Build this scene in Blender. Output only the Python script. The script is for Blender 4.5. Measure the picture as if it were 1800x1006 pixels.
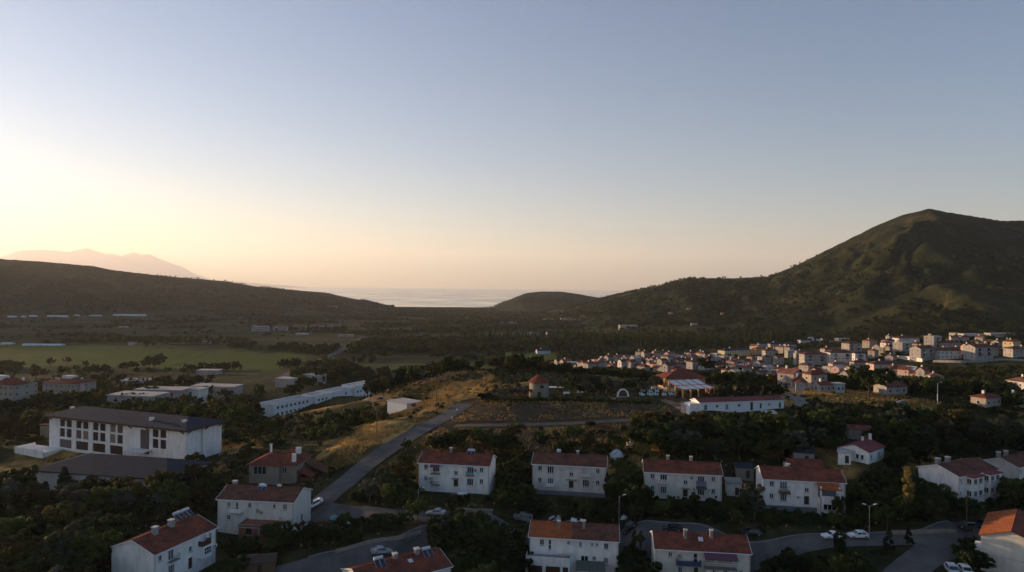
import bpy, bmesh, math, random
import numpy as np
from mathutils import Vector, Matrix

for o in list(bpy.data.objects):
    bpy.data.objects.remove(o, do_unlink=True)
scene = bpy.context.scene
COL = scene.collection
R = math.radians
rng = random.Random(7)

# ------------------------------------------------------------------ camera
CAMZ = 107.0
F = 1200.0
ROLL = R(0.55)
PITCH = math.atan(3 / 1200)
FWD = Vector((0, math.cos(PITCH), math.sin(PITCH)))
_r0 = Vector((1, 0, 0)); _u0 = Vector((0, -math.sin(PITCH), math.cos(PITCH)))
RIGHT = _r0 * math.cos(ROLL) + _u0 * math.sin(ROLL)
UP = _u0 * math.cos(ROLL) - _r0 * math.sin(ROLL)
cam_d = bpy.data.cameras.new('camera')
cam = bpy.data.objects.new('camera', cam_d); COL.objects.link(cam)
m = Matrix((RIGHT, UP, -FWD)).transposed().to_4x4()
m.translation = Vector((0, 0, CAMZ))
cam.matrix_world = m
cam_d.sensor_width = 36.0; cam_d.lens = 24.0
cam_d.clip_start = 1.0; cam_d.clip_end = 120000.0
scene.camera = cam

# ------------------------------------------------------------------ light
SUN_AZ, SUN_EL = -62.0, 5.6           # degrees from the view axis (negative = left), above horizon
world = bpy.data.worlds.new('World'); scene.world = world; world.use_nodes = True
wn = world.node_tree.nodes; wl = world.node_tree.links
bg = wn['Background']
sky = wn.new('ShaderNodeTexSky'); sky.sky_type = 'NISHITA'; sky.sun_disc = False
sky.sun_elevation = R(SUN_EL); sky.sun_rotation = R(SUN_AZ)
sky.altitude = 100; sky.air_density = 0.95; sky.dust_density = 0.35; sky.ozone_density = 2.9
wl.new(sky.outputs[0], bg.inputs[0]); bg.inputs[1].default_value = 0.085
sun_d = bpy.data.lights.new('sun', 'SUN'); sun_d.energy = 5.0; sun_d.angle = R(0.6)
sun_d.color = (1.0, 0.66, 0.37)
sun = bpy.data.objects.new('sun', sun_d); COL.objects.link(sun)
_sd = Vector((math.sin(R(SUN_AZ)) * math.cos(R(SUN_EL)), math.cos(R(SUN_AZ)) * math.cos(R(SUN_EL)), math.sin(R(SUN_EL))))
sun.rotation_euler = _sd.to_track_quat('Z', 'Y').to_euler()
sun.location = (0, 0, 400)
vs = scene.view_settings
vs.view_transform = 'Standard'; vs.look = 'None'; vs.gamma = 1.0; vs.use_curve_mapping = False
vs.exposure = 1.45
cy = scene.cycles
scene.render.engine = 'CYCLES'
cy.use_denoising = True; cy.denoiser = 'OPENIMAGEDENOISE'
cy.max_bounces = 5; cy.diffuse_bounces = 3; cy.glossy_bounces = 2; cy.transmission_bounces = 2
cy.transparent_max_bounces = 6; cy.volume_bounces = 1
cy.volume_step_rate = 4.0
cy.use_adaptive_sampling = True; cy.adaptive_threshold = 0.015
cy.caustics_reflective = False; cy.caustics_refractive = False

# ------------------------------------------------------------------ pixel <-> place
def ray(px, py):
    d = FWD + RIGHT * ((px - 900) / F) + UP * ((503 - py) / F)
    return d / d.y
def pt(px, py, d):
    return Vector((0, 0, CAMZ)) + ray(px, py) * d
def at_z(px, py, z):
    r = ray(px, py)
    return Vector((0, 0, CAMZ)) + r * ((z - CAMZ) / r.z)
def proj(p):
    v = Vector(p) - Vector((0, 0, CAMZ))
    w = v.dot(FWD)
    return 900 + F * v.dot(RIGHT) / w, 503 - F * v.dot(UP) / w

# ------------------------------------------------------------------ value noise
def _hash(ix, iy, seed):
    h = (ix.astype(np.int64) * 374761393 + iy.astype(np.int64) * 668265263 + seed * 1442695041) & 0x7fffffff
    h = ((h ^ (h >> 13)) * 1274126177) & 0x7fffffff
    h = h ^ (h >> 16)
    return (h & 0xffff) / 65535.0
def vnoise(x, y, seed=0):
    ix = np.floor(x); iy = np.floor(y)
    fx = x - ix; fy = y - iy
    fx = fx * fx * fx * (fx * (fx * 6 - 15) + 10); fy = fy * fy * fy * (fy * (fy * 6 - 15) + 10)
    a = _hash(ix, iy, seed); b = _hash(ix + 1, iy, seed); c = _hash(ix, iy + 1, seed); d = _hash(ix + 1, iy + 1, seed)
    return (a + (b - a) * fx) * (1 - fy) + (c + (d - c) * fx) * fy
def fbm(x, y, scale, octs=4, seed=0, gain=0.5):
    s = 0; amp = 1; tot = 0
    for k in range(octs):
        s = s + amp * (vnoise(x / scale + 17.3 * k, y / scale - 9.1 * k, seed + k) * 2 - 1); tot += amp
        amp *= gain; scale /= 2.03
    return s / tot
def sstep(a, b, x):
    t = np.clip((x - a) / (b - a), 0, 1)
    return t * t * (3 - 2 * t)
# ------------------------------------------------------------------ where the larger buildings stand
# A, B: pixels of the two ends of the front wall's top edge; L: its real length (gives the distance); H: wall height; W: depth
def frame_from(A, B, L):
    a = at_z(A[0], A[1], CAMZ - 1.0); b = at_z(B[0], B[1], CAMZ - 1.0)
    o = Vector((0, 0, CAMZ))
    h = L / (b - a).length
    a = o + (a - o) * h; b = o + (b - o) * h
    x = (b - a).normalized()
    n = Vector((-x.y, x.x, 0))
    if n.dot(Vector((a.x + b.x, a.y + b.y, 0))) < 0:      # x runs left to right as seen from the front
        a, b, x, n = b, a, -x, -n
    return a, b, x, n, h
BUILD = {
    'bl':     dict(A=(271, 975), B=(380, 927), L=15.5, W=10.6, H=7.4),
    'h2':     dict(A=(382.5, 877), B=(516.5, 883), L=18, W=9.6, H=7.6),
    'h4':     dict(A=(736, 813), B=(860, 819.5), L=18, W=8.6, H=7.2),
    'h5':     dict(A=(936, 815), B=(1065, 821.5), L=18, W=8.6, H=7.6),
    'h6':     dict(A=(1133, 829), B=(1269, 835.5), L=18, W=8.6, H=6.8),
    'h7':     dict(A=(1342, 841.5), B=(1486, 849), L=18, W=9.0, H=7.0),
    'h8':     dict(A=(931, 943), B=(1087, 952), L=18, W=8.8, H=8.0),
    'h9':     dict(A=(1152, 964), B=(1319, 973), L=18, W=8.8, H=7.6),
    'h10':    dict(A=(793, 995), B=(640, 1035), L=18, W=10.4, H=7.2),
    'h11':    dict(A=(1685, 838), B=(1755, 825), L=16, W=9.7, H=7.0),
    'h12':    dict(A=(1790, 822), B=(1851, 808), L=19.4, W=9.0, H=6.0),
    'h13':    dict(A=(1724, 940), B=(1800, 955), L=6.8, W=17.0, H=7.2),
    'h14':    dict(A=(1476, 786), B=(1527, 795), L=7.2, W=10.0, H=3.2),
    'school': dict(A=(327, 757), B=(87, 731), L=60, W=14.5, H=10.4),
    'gym':    dict(A=(62, 826), B=(292, 842), L=38, W=16.0, H=5.0),
    'villa':  dict(A=(438, 816), B=(517, 818.5), L=12.4, W=10.0, H=5.2),
    'white':  dict(A=(483, 712), B=(658, 676), L=89, W=11.0, H=7.6),
    'apt1':   dict(A=(75, 672), B=(133, 675), L=23, W=14.0, H=12.2),
    'apt2':   dict(A=(-48, 672), B=(22, 677), L=26, W=7.5, H=12.2),
    'box':    dict(A=(681, 705), B=(715, 711), L=11.2, W=8.0, H=5.4),
    'shed':   dict(A=(1230, 708), B=(1378, 703), L=30, W=5.6, H=2.8),
}
for _k, b in BUILD.items():
    b['a'], b['b'], b['x'], b['n'], b['h'] = frame_from(b['A'], b['B'], b['L'])
    b['base'] = CAMZ - b['h'] - b['H']
    b['c'] = (b['a'] + b['b']) / 2 + b['n'] * b['W'] / 2
# ------------------------------------------------------------------ terrain
CTRL = []          # az, ln r, z
def ctrl_p(p):
    CTRL.append((math.atan2(p[0], p[1]), math.log(math.hypot(p[0], p[1])), p[2]))
def ctrl(px, py, d):
    ctrl_p(pt(px, py, d))
for _k, b in BUILD.items():
    z = b['base'] + 0.25
    for s in (0, 1):
        for t in (0, 1):
            p = b['a'] + b['x'] * (b['L'] * s) + b['n'] * (b['W'] * t)
            ctrl_p((p.x, p.y, z))
for c in [
    # street in front, lower left street, right street
    (690, 905, 157), (765, 908, 154), (860, 917, 151), (1000, 926, 149), (1120, 936, 146), (1250, 945, 144), (1400, 955, 142), (1500, 946, 144),
    (1560, 945, 144), (1640, 955, 140), (1600, 990, 132), (1680, 1000, 130), (1690, 938, 146), (1790, 918, 152),
    (560, 985, 138), (660, 974, 140), (745, 952, 145),
    # hill road and grass bank
    (560, 885, 166), (600, 853, 175), (640, 815, 190), (700, 775, 204), (760, 742, 219), (800, 722, 230), (830, 704, 238),
    (600, 790, 200), (660, 745, 222), (560, 770, 222), (480, 770, 225), (430, 760, 245), (684, 728, 243), (706, 733, 238), (752, 700, 250), (740, 672, 285), (790, 660, 285), (850, 662, 280),
    # windmill plateau and the slope below
    (880, 692, 245), (947, 698, 240), (1050, 700, 238), (1150, 698, 240), (900, 707, 231), (1120, 712, 228),
    (800, 748, 214), (950, 746, 213), (1110, 740, 213), (900, 772, 202), (1050, 770, 200), (820, 790, 192), (1000, 792, 186), (1150, 770, 195), (1180, 800, 182),
    (1300, 770, 194), (1400, 770, 190), (1200, 745, 212), (1300, 735, 212), (1420, 735, 214),
    (1250, 700, 236), (1420, 690, 262), (1340, 690, 255), (1500, 700, 250), (1620, 705, 248), (1700, 712, 242), (1780, 720, 240), (1600, 740, 224), (1700, 760, 210), (1790, 770, 205), (1560, 752, 216), (1640, 720, 236),
    (1650, 800, 184), (1580, 850, 166), (1560, 900, 153),
    # behind the plateau: lower valley
    (760, 640, 620), (900, 640, 620), (1000, 650, 540), (1100, 645, 560), (1250, 650, 520), (1400, 668, 450), (1000, 625, 720), (1150, 622, 760),
    (1300, 622, 700), (1450, 640, 560), (1420, 612, 750), (1550, 655, 480), (1550, 622, 580), (1650, 640, 480), (1650, 618, 560), (1760, 640, 470), (1760, 605, 620), (1620, 606, 640), (1500, 608, 720),
    (1740, 690, 330), (1600, 685, 330), (1500, 688, 350), (1800, 670, 380),
    (700, 700, 330), (650, 660, 500), (560, 690, 420), (420, 700, 400), (300, 712, 350), (220, 700, 400),
    # left valley
    (0, 740, 290), (60, 760, 260), (60, 805, 222), (20, 850, 196), (150, 860, 186), (300, 860, 184), (360, 820, 206), (400, 790, 220), (60, 920, 160), (150, 960, 146), (330, 880, 170),
    (60, 1000, 136), (160, 1005, 134),
    (0, 640, 640), (200, 640, 640), (400, 640, 645), (540, 640, 640), (0, 615, 780), (250, 612, 790), (500, 618, 780), (600, 612, 800), (700, 615, 790),
    (0, 590, 1000), (400, 590, 1000), (700, 592, 1000), (900, 592, 1000), (1100, 592, 980),
]:
    ctrl(*c)
for az in (-3.0, -2.2, -1.5, -1.05, 1.05, 1.5, 2.2, 3.0):
    for r_, z_ in ((40, 50), (150, 50), (320, 42), (800, 34)):
        CTRL.append((az, math.log(r_), z_))
for az in (-0.5, -0.2, 0.1, 0.35, 0.55):
    CTRL.append((az, math.log(95), 45)); CTRL.append((az, math.log(40), 44))
_cp = np.array(CTRL)
def _phi(r2):
    return np.where(r2 > 1e-12, 0.5 * r2 * np.log(np.maximum(r2, 1e-12)), 0.0)
_n = len(_cp)
_D2 = (_cp[:, None, 0] - _cp[None, :, 0]) ** 2 + (_cp[:, None, 1] - _cp[None, :, 1]) ** 2
_K = _phi(_D2) + np.eye(_n) * 2e-4
_P = np.column_stack([np.ones(_n), _cp[:, 0], _cp[:, 1]])
_M = np.block([[_K, _P], [_P.T, np.zeros((3, 3))]])
_W = np.linalg.solve(_M, np.concatenate([_cp[:, 2], np.zeros(3)]))
def tps(az, lr):
    out = np.empty(az.shape); a = az.ravel(); l = lr.ravel(); o = out.ravel()
    for i in range(0, a.size, 20000):
        A_ = a[i:i + 20000]; B_ = l[i:i + 20000]
        d2 = (A_[:, None] - _cp[None, :, 0]) ** 2 + (B_[:, None] - _cp[None, :, 1]) ** 2
        o[i:i + 20000] = _phi(d2) @ _W[:_n] + _W[_n] + _W[_n + 1] * A_ + _W[_n + 2] * B_
    return out
_GA = np.linspace(-0.82, 0.82, 660); _GL = np.linspace(math.log(60), math.log(1500), 420)
_GT = tps(*np.meshgrid(_GA, _GL, indexing='ij'))
def tps_fast(az, lr):
    fa = (az - _GA[0]) / (_GA[1] - _GA[0]); fl = (lr - _GL[0]) / (_GL[1] - _GL[0])
    ins = (fa >= 0) & (fa < len(_GA) - 1) & (fl >= 0)
    ia = np.clip(fa.astype(int), 0, len(_GA) - 2); il = np.clip(fl.astype(int), 0, len(_GL) - 2)
    u = np.clip(fa - ia, 0, 1); v = np.clip(fl - il, 0, 1)
    out = (_GT[ia, il] * (1 - u) + _GT[ia + 1, il] * u) * (1 - v) + (_GT[ia, il + 1] * (1 - u) + _GT[ia + 1, il + 1] * u) * v
    if not ins.all(): out[~ins] = tps(az[~ins], lr[~ins])
    return out
def az_of(px):          # azimuth of a pixel column at the horizon
    r_ = ray(px, 506); return math.atan2(r_.x, r_.y)
def prof(rows):         # [(px, py_ridge, y depth of ridge, y depth of foot, z foot)] -> functions of azimuth
    a = [az_of(r_[0]) for r_ in rows]
    zr = [CAMZ + ray(r_[0], r_[1]).z * r_[2] for r_ in rows]
    cr = [1 / math.cos(v) for v in a]
    return (np.array(a), np.array(zr), np.array([r_[2] * c for r_, c in zip(rows, cr)]), np.array([r_[3] * c for r_, c in zip(rows, cr)]), np.array([r_[4] for r_ in rows]))
HILL_L = prof([(-4200, 320, 2300, 1300, 22), (-2600, 306, 2400, 1400, 22), (-1200, 316, 2500, 1500, 22), (-600, 380, 2550, 1650, 22), (-250, 426, 2580, 1720, 22), (0, 455, 2600, 1760, 21), (100, 462, 2620, 1790, 21), (165, 468, 2640, 1800, 21), (200, 475, 2660, 1800, 21), (260, 482, 2680, 1820, 20),  # rows left of the frame: unseen ridge, raised to shade the valley floor
               (330, 489, 2700, 1850, 20), (400, 495, 2750, 1900, 19), (450, 504, 2800, 1950, 18), (520, 510, 2900, 2050, 16), (575, 515, 3000, 2200, 14),
               (620, 525, 3100, 2400, 11), (660, 533, 3200, 2600, 8), (700, 542, 3300, 2900, 5), (740, 556, 3400, 3200, 0), (790, 575, 3400, 3200, -5), (900, 600, 3400, 3200, -10)])
MOUNT = prof([(760, 585, 2500, 2000, 5), (900, 560, 2500, 1900, 12), (980, 545, 2400, 1700, 18), (1040, 531, 2300, 1450, 26), (1080, 520, 2250, 1350, 32), (1130, 508, 2150, 1250, 38), (1170, 500, 2050, 1200, 40), (1210, 489, 2000, 1150, 42), (1260, 489, 1950, 1100, 44), (1300, 489, 1900, 1060, 44), (1350, 486, 1850, 1020, 45),
              (1400, 466, 1780, 980, 46), (1450, 441, 1720, 950, 47), (1500, 416, 1660, 900, 49), (1540, 396, 1620, 860, 50), (1580, 380, 1600, 840, 51), (1612, 371.5, 1590, 820, 52), (1634, 366, 1590, 810, 52),
              (1660, 372, 1590, 800, 52), (1700, 378, 1600, 780, 53), (1760, 388, 1640, 760, 54), (1800, 387, 1660, 760, 54), (1900, 400, 1700, 750, 54), (2200, 420, 1800, 720, 54), (3000, 440, 1900, 700, 54)])
KNOLL = prof([(820, 552, 3100, 2700, -2), (865, 541, 3150, 2700, 2), (885, 532, 3150, 2700, 4), (905, 523, 3150, 2700, 6), (925, 515, 3150, 2700, 8), (950, 512.5, 3150, 2700, 8), (985, 512.5, 3150, 2700, 8), (1010, 516, 3150, 2700, 8), (1045, 522, 3150, 2700, 8), (1100, 530, 3150, 2700, 6), (1300, 560, 3150, 2700, 0)])
PEAK = pt(1635, 368, 1590)
def hill(pr, az, r, x, y, seed, rough, p=1.25):
    a, zr, rr, fr, zf = pr
    ZR = np.interp(az, a, zr); RR = np.interp(az, a, rr); FR = np.interp(az, a, fr); ZF = np.interp(az, a, zf)
    s = (r - FR) / (RR - FR)
    sc = np.clip(s, 0, 1)
    S = np.where(s < 0, s * 0.6, np.where(s <= 1, 0.55 * sc ** p + 0.45 * (sc * sc * (3 - 2 * sc)), 1 - (s - 1) ** 2 * 0.8 - (s - 1) * 0.25))
    z = ZF + (ZR - ZF) * S
    g = 1 - np.abs(fbm(x, y, 420, 4, seed, 0.55)) * 2.6
    env = np.clip(sc * (1 - sc) * 4, 0, 1)
    z = z + (g * 0.8 - 0.5) * rough * env * (ZR - ZF) * 0.3 + fbm(x, y, 170, 3, seed + 5) * rough * env * 9.0 + fbm(x, y, 60, 3, seed + 9) * rough * 3.0 * np.clip(sc * 6, 0, 1) * np.clip((1.02 - sc) * 8, 0.12, 1)
    if seed == 31:          # spurs and gullies running down from the summit
        dx, dy = x - PEAK.x, y - PEAK.y; dist = np.hypot(dx, dy); phi = np.arctan2(dy, dx)
        w1 = fbm(x, y, 230, 4, 71) * 0.8
        rid = 1 - 2 * np.abs(np.sin((phi + w1) * 4.3 + 0.6)); rid2 = 1 - 2 * np.abs(np.sin((phi + w1 * 1.4) * 11.0 + 1.7))
        e2 = np.clip(dist / 220, 0, 1) * env
        z = z + e2 * (rid * 9.0 + rid2 * 6.0) + fbm(x, y, 95, 4, 79, 0.62) * 5.0 * e2 + fbm(x, y, 36, 3, 83) * 4.5 * e2
    else:
        z = z + env * (1 - 2 * np.abs(fbm(x, y, 210, 3, seed + 2, 0.6)) * 1.8) * 6.0 * rough
    return np.where((ZR < ZF + 2), -60.0, z)
_fr = np.array([0, 1000, 1500, 2000, 2600, 3200, 3500, 3650, 3800, 5000, 90000.])
_fz = np.array([29, 29, 22, 17, 11, 5, 2.5, 0.6, -4, -20, -40.])
def smax(a, b, k):
    h = np.clip(0.5 + 0.5 * (a - b) / k, 0, 1)
    return b + (a - b) * h + k * h * (1 - h)
def terr_base(x, y):
    r = np.hypot(x, y); az = np.arctan2(x, y); lr = np.log(np.maximum(r, 25.0))
    t = tps_fast(az, np.minimum(lr, math.log(1500) - 1e-6))
    far = np.interp(r, _fr, _fz)
    side = sstep(0.75, 1.1, np.abs(az))            # land goes on at both sides and behind
    far = far * (1 - side) + side * np.where(r < 9000, 26.0, -40)
    w = sstep(math.log(780), math.log(1250), lr)
    z = t * (1 - w) + far * w
    for pr, seed, rough in ((HILL_L, 3, 1.0), (MOUNT, 31, 1.0), (KNOLL, 57, 0.6)):
        z = smax(z, hill(pr, az, r, x, y, seed, rough), 4.0)
    return z
def terr(x, y):
    x = np.atleast_1d(np.asarray(x, float)); y = np.atleast_1d(np.asarray(y, float))
    return terr_base(x, y)
def gz(x, y):
    return float(terr(x, y)[0])
def ground(px, py, lo=90.0, hi=4200.0):
    """the first point of the land seen through a pixel"""
    r_ = ray(px, py)
    d = np.exp(np.linspace(math.log(lo), math.log(hi), 900))
    z = terr(r_.x * d, d)
    below = (CAMZ + r_.z * d) <= z
    if not below.any():
        i = len(d) - 1
        return Vector((r_.x * d[i], d[i], z[i]))
    i = int(np.argmax(below)); i = max(i, 1)
    f0 = CAMZ + r_.z * d[i - 1] - z[i - 1]; f1 = CAMZ + r_.z * d[i] - z[i]
    t = f0 / (f0 - f1) if f0 != f1 else 0
    dd = d[i - 1] + (d[i] - d[i - 1]) * t
    x = r_.x * dd
    return Vector((x, dd, gz(x, dd)))
def ground_many(pts, lo=90.0, hi=4200.0):
    """ground() for many pixels at once"""
    d = np.exp(np.linspace(math.log(lo), math.log(hi), 420)); out = []
    for i in range(0, len(pts), 200):
        ch = pts[i:i + 200]
        rr = [ray(*p) for p in ch]
        X = np.array([[r_.x] for r_ in rr]) * d[None, :]; Y = np.repeat(d[None, :], len(ch), 0)
        Zr = CAMZ + np.array([[r_.z] for r_ in rr]) * d[None, :]
        Zt = terr_base(X, Y)
        bel = Zr <= Zt
        for k in range(len(ch)):
            if not bel[k].any():
                out.append(None); continue
            j = max(int(np.argmax(bel[k])), 1)
            f0 = Zr[k, j - 1] - Zt[k, j - 1]; f1 = Zr[k, j] - Zt[k, j]
            t = f0 / (f0 - f1) if f0 != f1 else 0
            dd = d[j - 1] + (d[j] - d[j - 1]) * t
            out.append(Vector((rr[k].x * dd, dd, Zt[k, j - 1] + (Zt[k, j] - Zt[k, j - 1]) * t)))
    return out
# ------------------------------------------------------------------ materials
MATS = {}
class NT:
    def __init__(s, name):
        s.m = bpy.data.materials.new(name); s.m.use_nodes = True
        s.n = s.m.node_tree.nodes; s.l = s.m.node_tree.links
        s.b = s.n['Principled BSDF']; s.out = s.n['Material Output']
        s.b.inputs['Specular IOR Level'].default_value = 0.03
        MATS[name] = s.m
    def node(s, t, **kw):
        nd = s.n.new(t)
        for k, v in kw.items():
            if isinstance(v, (int, float, tuple, list)) and k in nd.inputs: nd.inputs[k].default_value = v
            else: setattr(nd, k, v)
        return nd
    def lk(s, a, b): s.l.new(a, b)
    def noise(s, scale, detail=4, rough=0.55, coord=None, dim='3D'):
        nd = s.node('ShaderNodeTexNoise'); nd.inputs['Scale'].default_value = scale
        nd.inputs['Detail'].default_value = detail; nd.inputs['Roughness'].default_value = rough
        if coord is not None: s.lk(coord, nd.inputs['Vector'])
        return nd.outputs['Fac']
    def ramp(s, fac, stops, interp='LINEAR'):
        nd = s.node('ShaderNodeValToRGB'); nd.color_ramp.interpolation = interp
        el = nd.color_ramp.elements
        while len(el) < len(stops): el.new(0.5)
        for e, (p, c) in zip(el, stops):
            e.position = p; e.color = (c if len(c) == 4 else (*c, 1)) if isinstance(c, (tuple, list)) else (c, c, c, 1)
        s.lk(fac, nd.inputs[0]); return nd.outputs[0]
    def mix(s, fac, a, b, mode='MIX'):
        nd = s.node('ShaderNodeMix'); nd.data_type = 'RGBA'; nd.blend_type = mode
        for sock, v in ((nd.inputs[0], fac), (nd.inputs[6], a), (nd.inputs[7], b)):
            if isinstance(v, bpy.types.NodeSocket): s.lk(v, sock)
            elif isinstance(v, (tuple, list)): sock.default_value = (*v, 1) if len(v) == 3 else v
            else: sock.default_value = v
        return nd.outputs[2]
    def math(s, op, a, b=0.0, clamp=False):
        nd = s.node('ShaderNodeMath'); nd.operation = op; nd.use_clamp = clamp
        for i, v in enumerate((a, b)):
            if isinstance(v, bpy.types.NodeSocket): s.lk(v, nd.inputs[i])
            else: nd.inputs[i].default_value = v
        return nd.outputs[0]
    def attr(s, name):
        nd = s.node('ShaderNodeAttribute'); nd.attribute_name = name; return nd.outputs['Fac']
    def pos(s):
        return s.node('ShaderNodeNewGeometry').outputs['Position']
    def bump(s, h, strength=0.4, dist=0.1):
        nd = s.node('ShaderNodeBump'); nd.inputs['Strength'].default_value = strength; nd.inputs['Distance'].default_value = dist
        s.lk(h, nd.inputs['Height']); s.lk(nd.outputs[0], s.b.inputs['Normal'])
    def color(s, c):
        if isinstance(c, bpy.types.NodeSocket): s.lk(c, s.b.inputs['Base Color'])
        else: s.b.inputs['Base Color'].default_value = (*c, 1)
    def rough(s, r): s.b.inputs['Roughness'].default_value = r; return s

# ground
g = NT('ground'); g.rough(0.95); P = g.pos()
n1 = g.noise(0.035, 5, 0.6, P); n2 = g.noise(0.35, 4, 0.6, P); n3 = g.noise(0.006, 4, 0.6, P); n4 = g.noise(1.6, 3, 0.6, P)
scrub = g.ramp(n1, [(0.36, (0.022, 0.026, 0.011)), (0.5, (0.05, 0.048, 0.022)), (0.64, (0.10, 0.082, 0.042))])
scrub = g.mix(g.ramp(n2, [(0.42, 0.0), (0.6, 0.6)]), scrub, (0.02, 0.024, 0.010))
hillc = g.ramp(n3, [(0.35, (0.024, 0.029, 0.012)), (0.5, (0.042, 0.044, 0.018)), (0.66, (0.082, 0.068, 0.031))])
hillc = g.mix(g.ramp(n1, [(0.42, 0.75), (0.58, 0.0)]), hillc, (0.016, 0.021, 0.010))
hillc = g.mix(g.ramp(g.noise(0.013, 5, 0.7, P), [(0.47, 0.0), (0.56, 0.7)]), hillc, (0.018, 0.025, 0.012))
hillc = g.mix(g.ramp(g.noise(0.11, 4, 0.7, P), [(0.5, 0.0), (0.62, 0.65)]), hillc, (0.014, 0.019, 0.009))
c = g.mix(g.attr('hill'), scrub, hillc)
# field parcels of the plain
vm = g.node('ShaderNodeMapping'); vm.inputs['Rotation'].default_value = (0, 0, 0.22); vm.inputs['Scale'].default_value = (0.0075, 0.016, 0.0)
g.lk(P, vm.inputs[0])
vo = g.node('ShaderNodeTexVoronoi'); vo.distance = 'CHEBYCHEV'; vo.inputs['Scale'].default_value = 1.0; vo.inputs['Randomness'].default_value = 0.8
g.lk(vm.outputs[0], vo.inputs['Vector'])
sepc = g.node('ShaderNodeSeparateColor'); g.lk(vo.outputs['Color'], sepc.inputs[0])
parc = g.ramp(sepc.outputs[0], [(0.0, (0.022, 0.030, 0.011)), (0.25, (0.045, 0.042, 0.021)), (0.45, (0.030, 0.042, 0.014)), (0.6, (0.065, 0.055, 0.030)), (0.75, (0.020, 0.026, 0.011)), (0.9, (0.048, 0.054, 0.022))], 'CONSTANT')
parc = g.mix(g.ramp(n2, [(0.4, 0.0), (0.7, 0.45)]), parc, (0.028, 0.032, 0.016))
c = g.mix(g.attr('plain'), c, parc)
fw = g.node('ShaderNodeTexWave'); fw.bands_direction = 'Y'; fw.inputs['Scale'].default_value = 0.035; fw.inputs['Distortion'].default_value = 2.0; g.lk(P, fw.inputs['Vector'])
green = g.mix(g.math('ADD', g.math('MULTIPLY', n2, 0.5), g.math('MULTIPLY', fw.outputs['Fac'], 0.5)), (0.044, 0.070, 0.013), (0.084, 0.110, 0.024))
c = g.mix(g.attr('field'), c, green)
dry = g.ramp(n2, [(0.3, (0.13, 0.080, 0.028)), (0.5, (0.42, 0.255, 0.085)), (0.75, (0.56, 0.37, 0.14))])
dry = g.mix(g.ramp(n4, [(0.5, 0.0), (0.62, 0.35)]), dry, (0.09, 0.075, 0.03))
c = g.mix(g.attr('dry'), c, dry)
soil = g.ramp(n2, [(0.35, (0.055, 0.040, 0.026)), (0.7, (0.13, 0.092, 0.058))])
soil = g.mix(g.ramp(n4, [(0.48, 0.0), (0.6, 0.5)]), soil, (0.05, 0.046, 0.024))
c = g.mix(g.attr('soil'), c, soil)
pav = g.mix(n2, (0.20, 0.185, 0.165), (0.27, 0.25, 0.225))
c = g.mix(g.attr('paved'), c, pav)
g.color(c); g.bump(g.math('ADD', g.math('ADD', n2, n4), g.math('MULTIPLY', g.math('ADD', n1, n2), g.math('MULTIPLY', g.attr('hill'), 7.0))), 0.9, 0.35)

w = NT('sea'); w.b.inputs['Base Color'].default_value = (0.012, 0.030, 0.045, 1); w.rough(0.16); w.b.inputs['Specular IOR Level'].default_value = 0.5
wp = w.pos(); wm = w.node('ShaderNodeMapping'); wm.inputs['Scale'].default_value = (0.002, 0.0012, 1); w.lk(wp, wm.inputs[0])
w.lk(w.ramp(w.noise(1.0, 3, 0.5, wm.outputs[0]), [(0.35, 0.10), (0.65, 0.22)]), w.b.inputs['Roughness'])
w.bump(w.noise(0.09, 4, 0.6, wp), 0.2, 1.0)

a_ = NT('asphalt'); P = a_.pos(); a_.rough(0.9)
a_.color(a_.mix(a_.ramp(a_.noise(0.25, 5, 0.6, P), [(0.35, 0.0), (0.65, 1.0)]), (0.085, 0.083, 0.083), (0.135, 0.130, 0.125))); a_.bump(a_.noise(6, 2, 0.5, P), 0.3, 0.03)
a_ = NT('dirt'); P = a_.pos(); a_.rough(0.95)
a_.color(a_.mix(a_.noise(0.5, 5, 0.6, P), (0.11, 0.085, 0.058), (0.24, 0.19, 0.135)))
h_ = NT('haze_air'); h_.n.remove(h_.b)
pv = h_.node('ShaderNodeVolumePrincipled'); pv.inputs['Color'].default_value = (0.90, 0.90, 0.92, 1); pv.inputs['Density'].default_value = 3.2e-5
pv.inputs['Anisotropy'].default_value = 0.3
h_.lk(pv.outputs[0], h_.out.inputs['Volume'])
i_ = NT('hazed_island_rock'); i_.rough(0.95); P = i_.pos(); i_.color(i_.mix(i_.noise(0.002, 5, 0.6, P), (0.16, 0.20, 0.23), (0.26, 0.30, 0.33)))  # pale bluish tone carries part of the distance haze in the colour
def plaster(name, c, stain=0.25):
    t = NT(name); t.rough(0.9); co = t.node('ShaderNodeTexCoord').outputs['Object']
    mp = t.node('ShaderNodeMapping'); mp.inputs['Scale'].default_value = (0.9, 0.9, 0.22); t.lk(co, mp.inputs[0])
    n = t.noise(1.0, 5, 0.62, mp.outputs[0]); n2_ = t.noise(0.35, 3, 0.6, co)
    col = t.mix(t.math('MULTIPLY', t.ramp(n, [(0.45, 0.0), (0.72, 1.0)]), stain), c, (c[0] * 0.55, c[1] * 0.53, c[2] * 0.50))
    col = t.mix(t.math('MULTIPLY', t.ramp(n2_, [(0.4, 0.0), (0.7, 1.0)]), stain * 0.6), col, (c[0] * 0.75, c[1] * 0.72, c[2] * 0.66))
    t.color(col); t.bump(t.noise(9, 3, 0.6, co), 0.15, 0.02)
plaster('white_plaster', (0.86, 0.835, 0.80), 0.55); plaster('cream_plaster', (0.72, 0.68, 0.60), 0.45); plaster('old_plaster', (0.66, 0.63, 0.59), 0.6)
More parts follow.
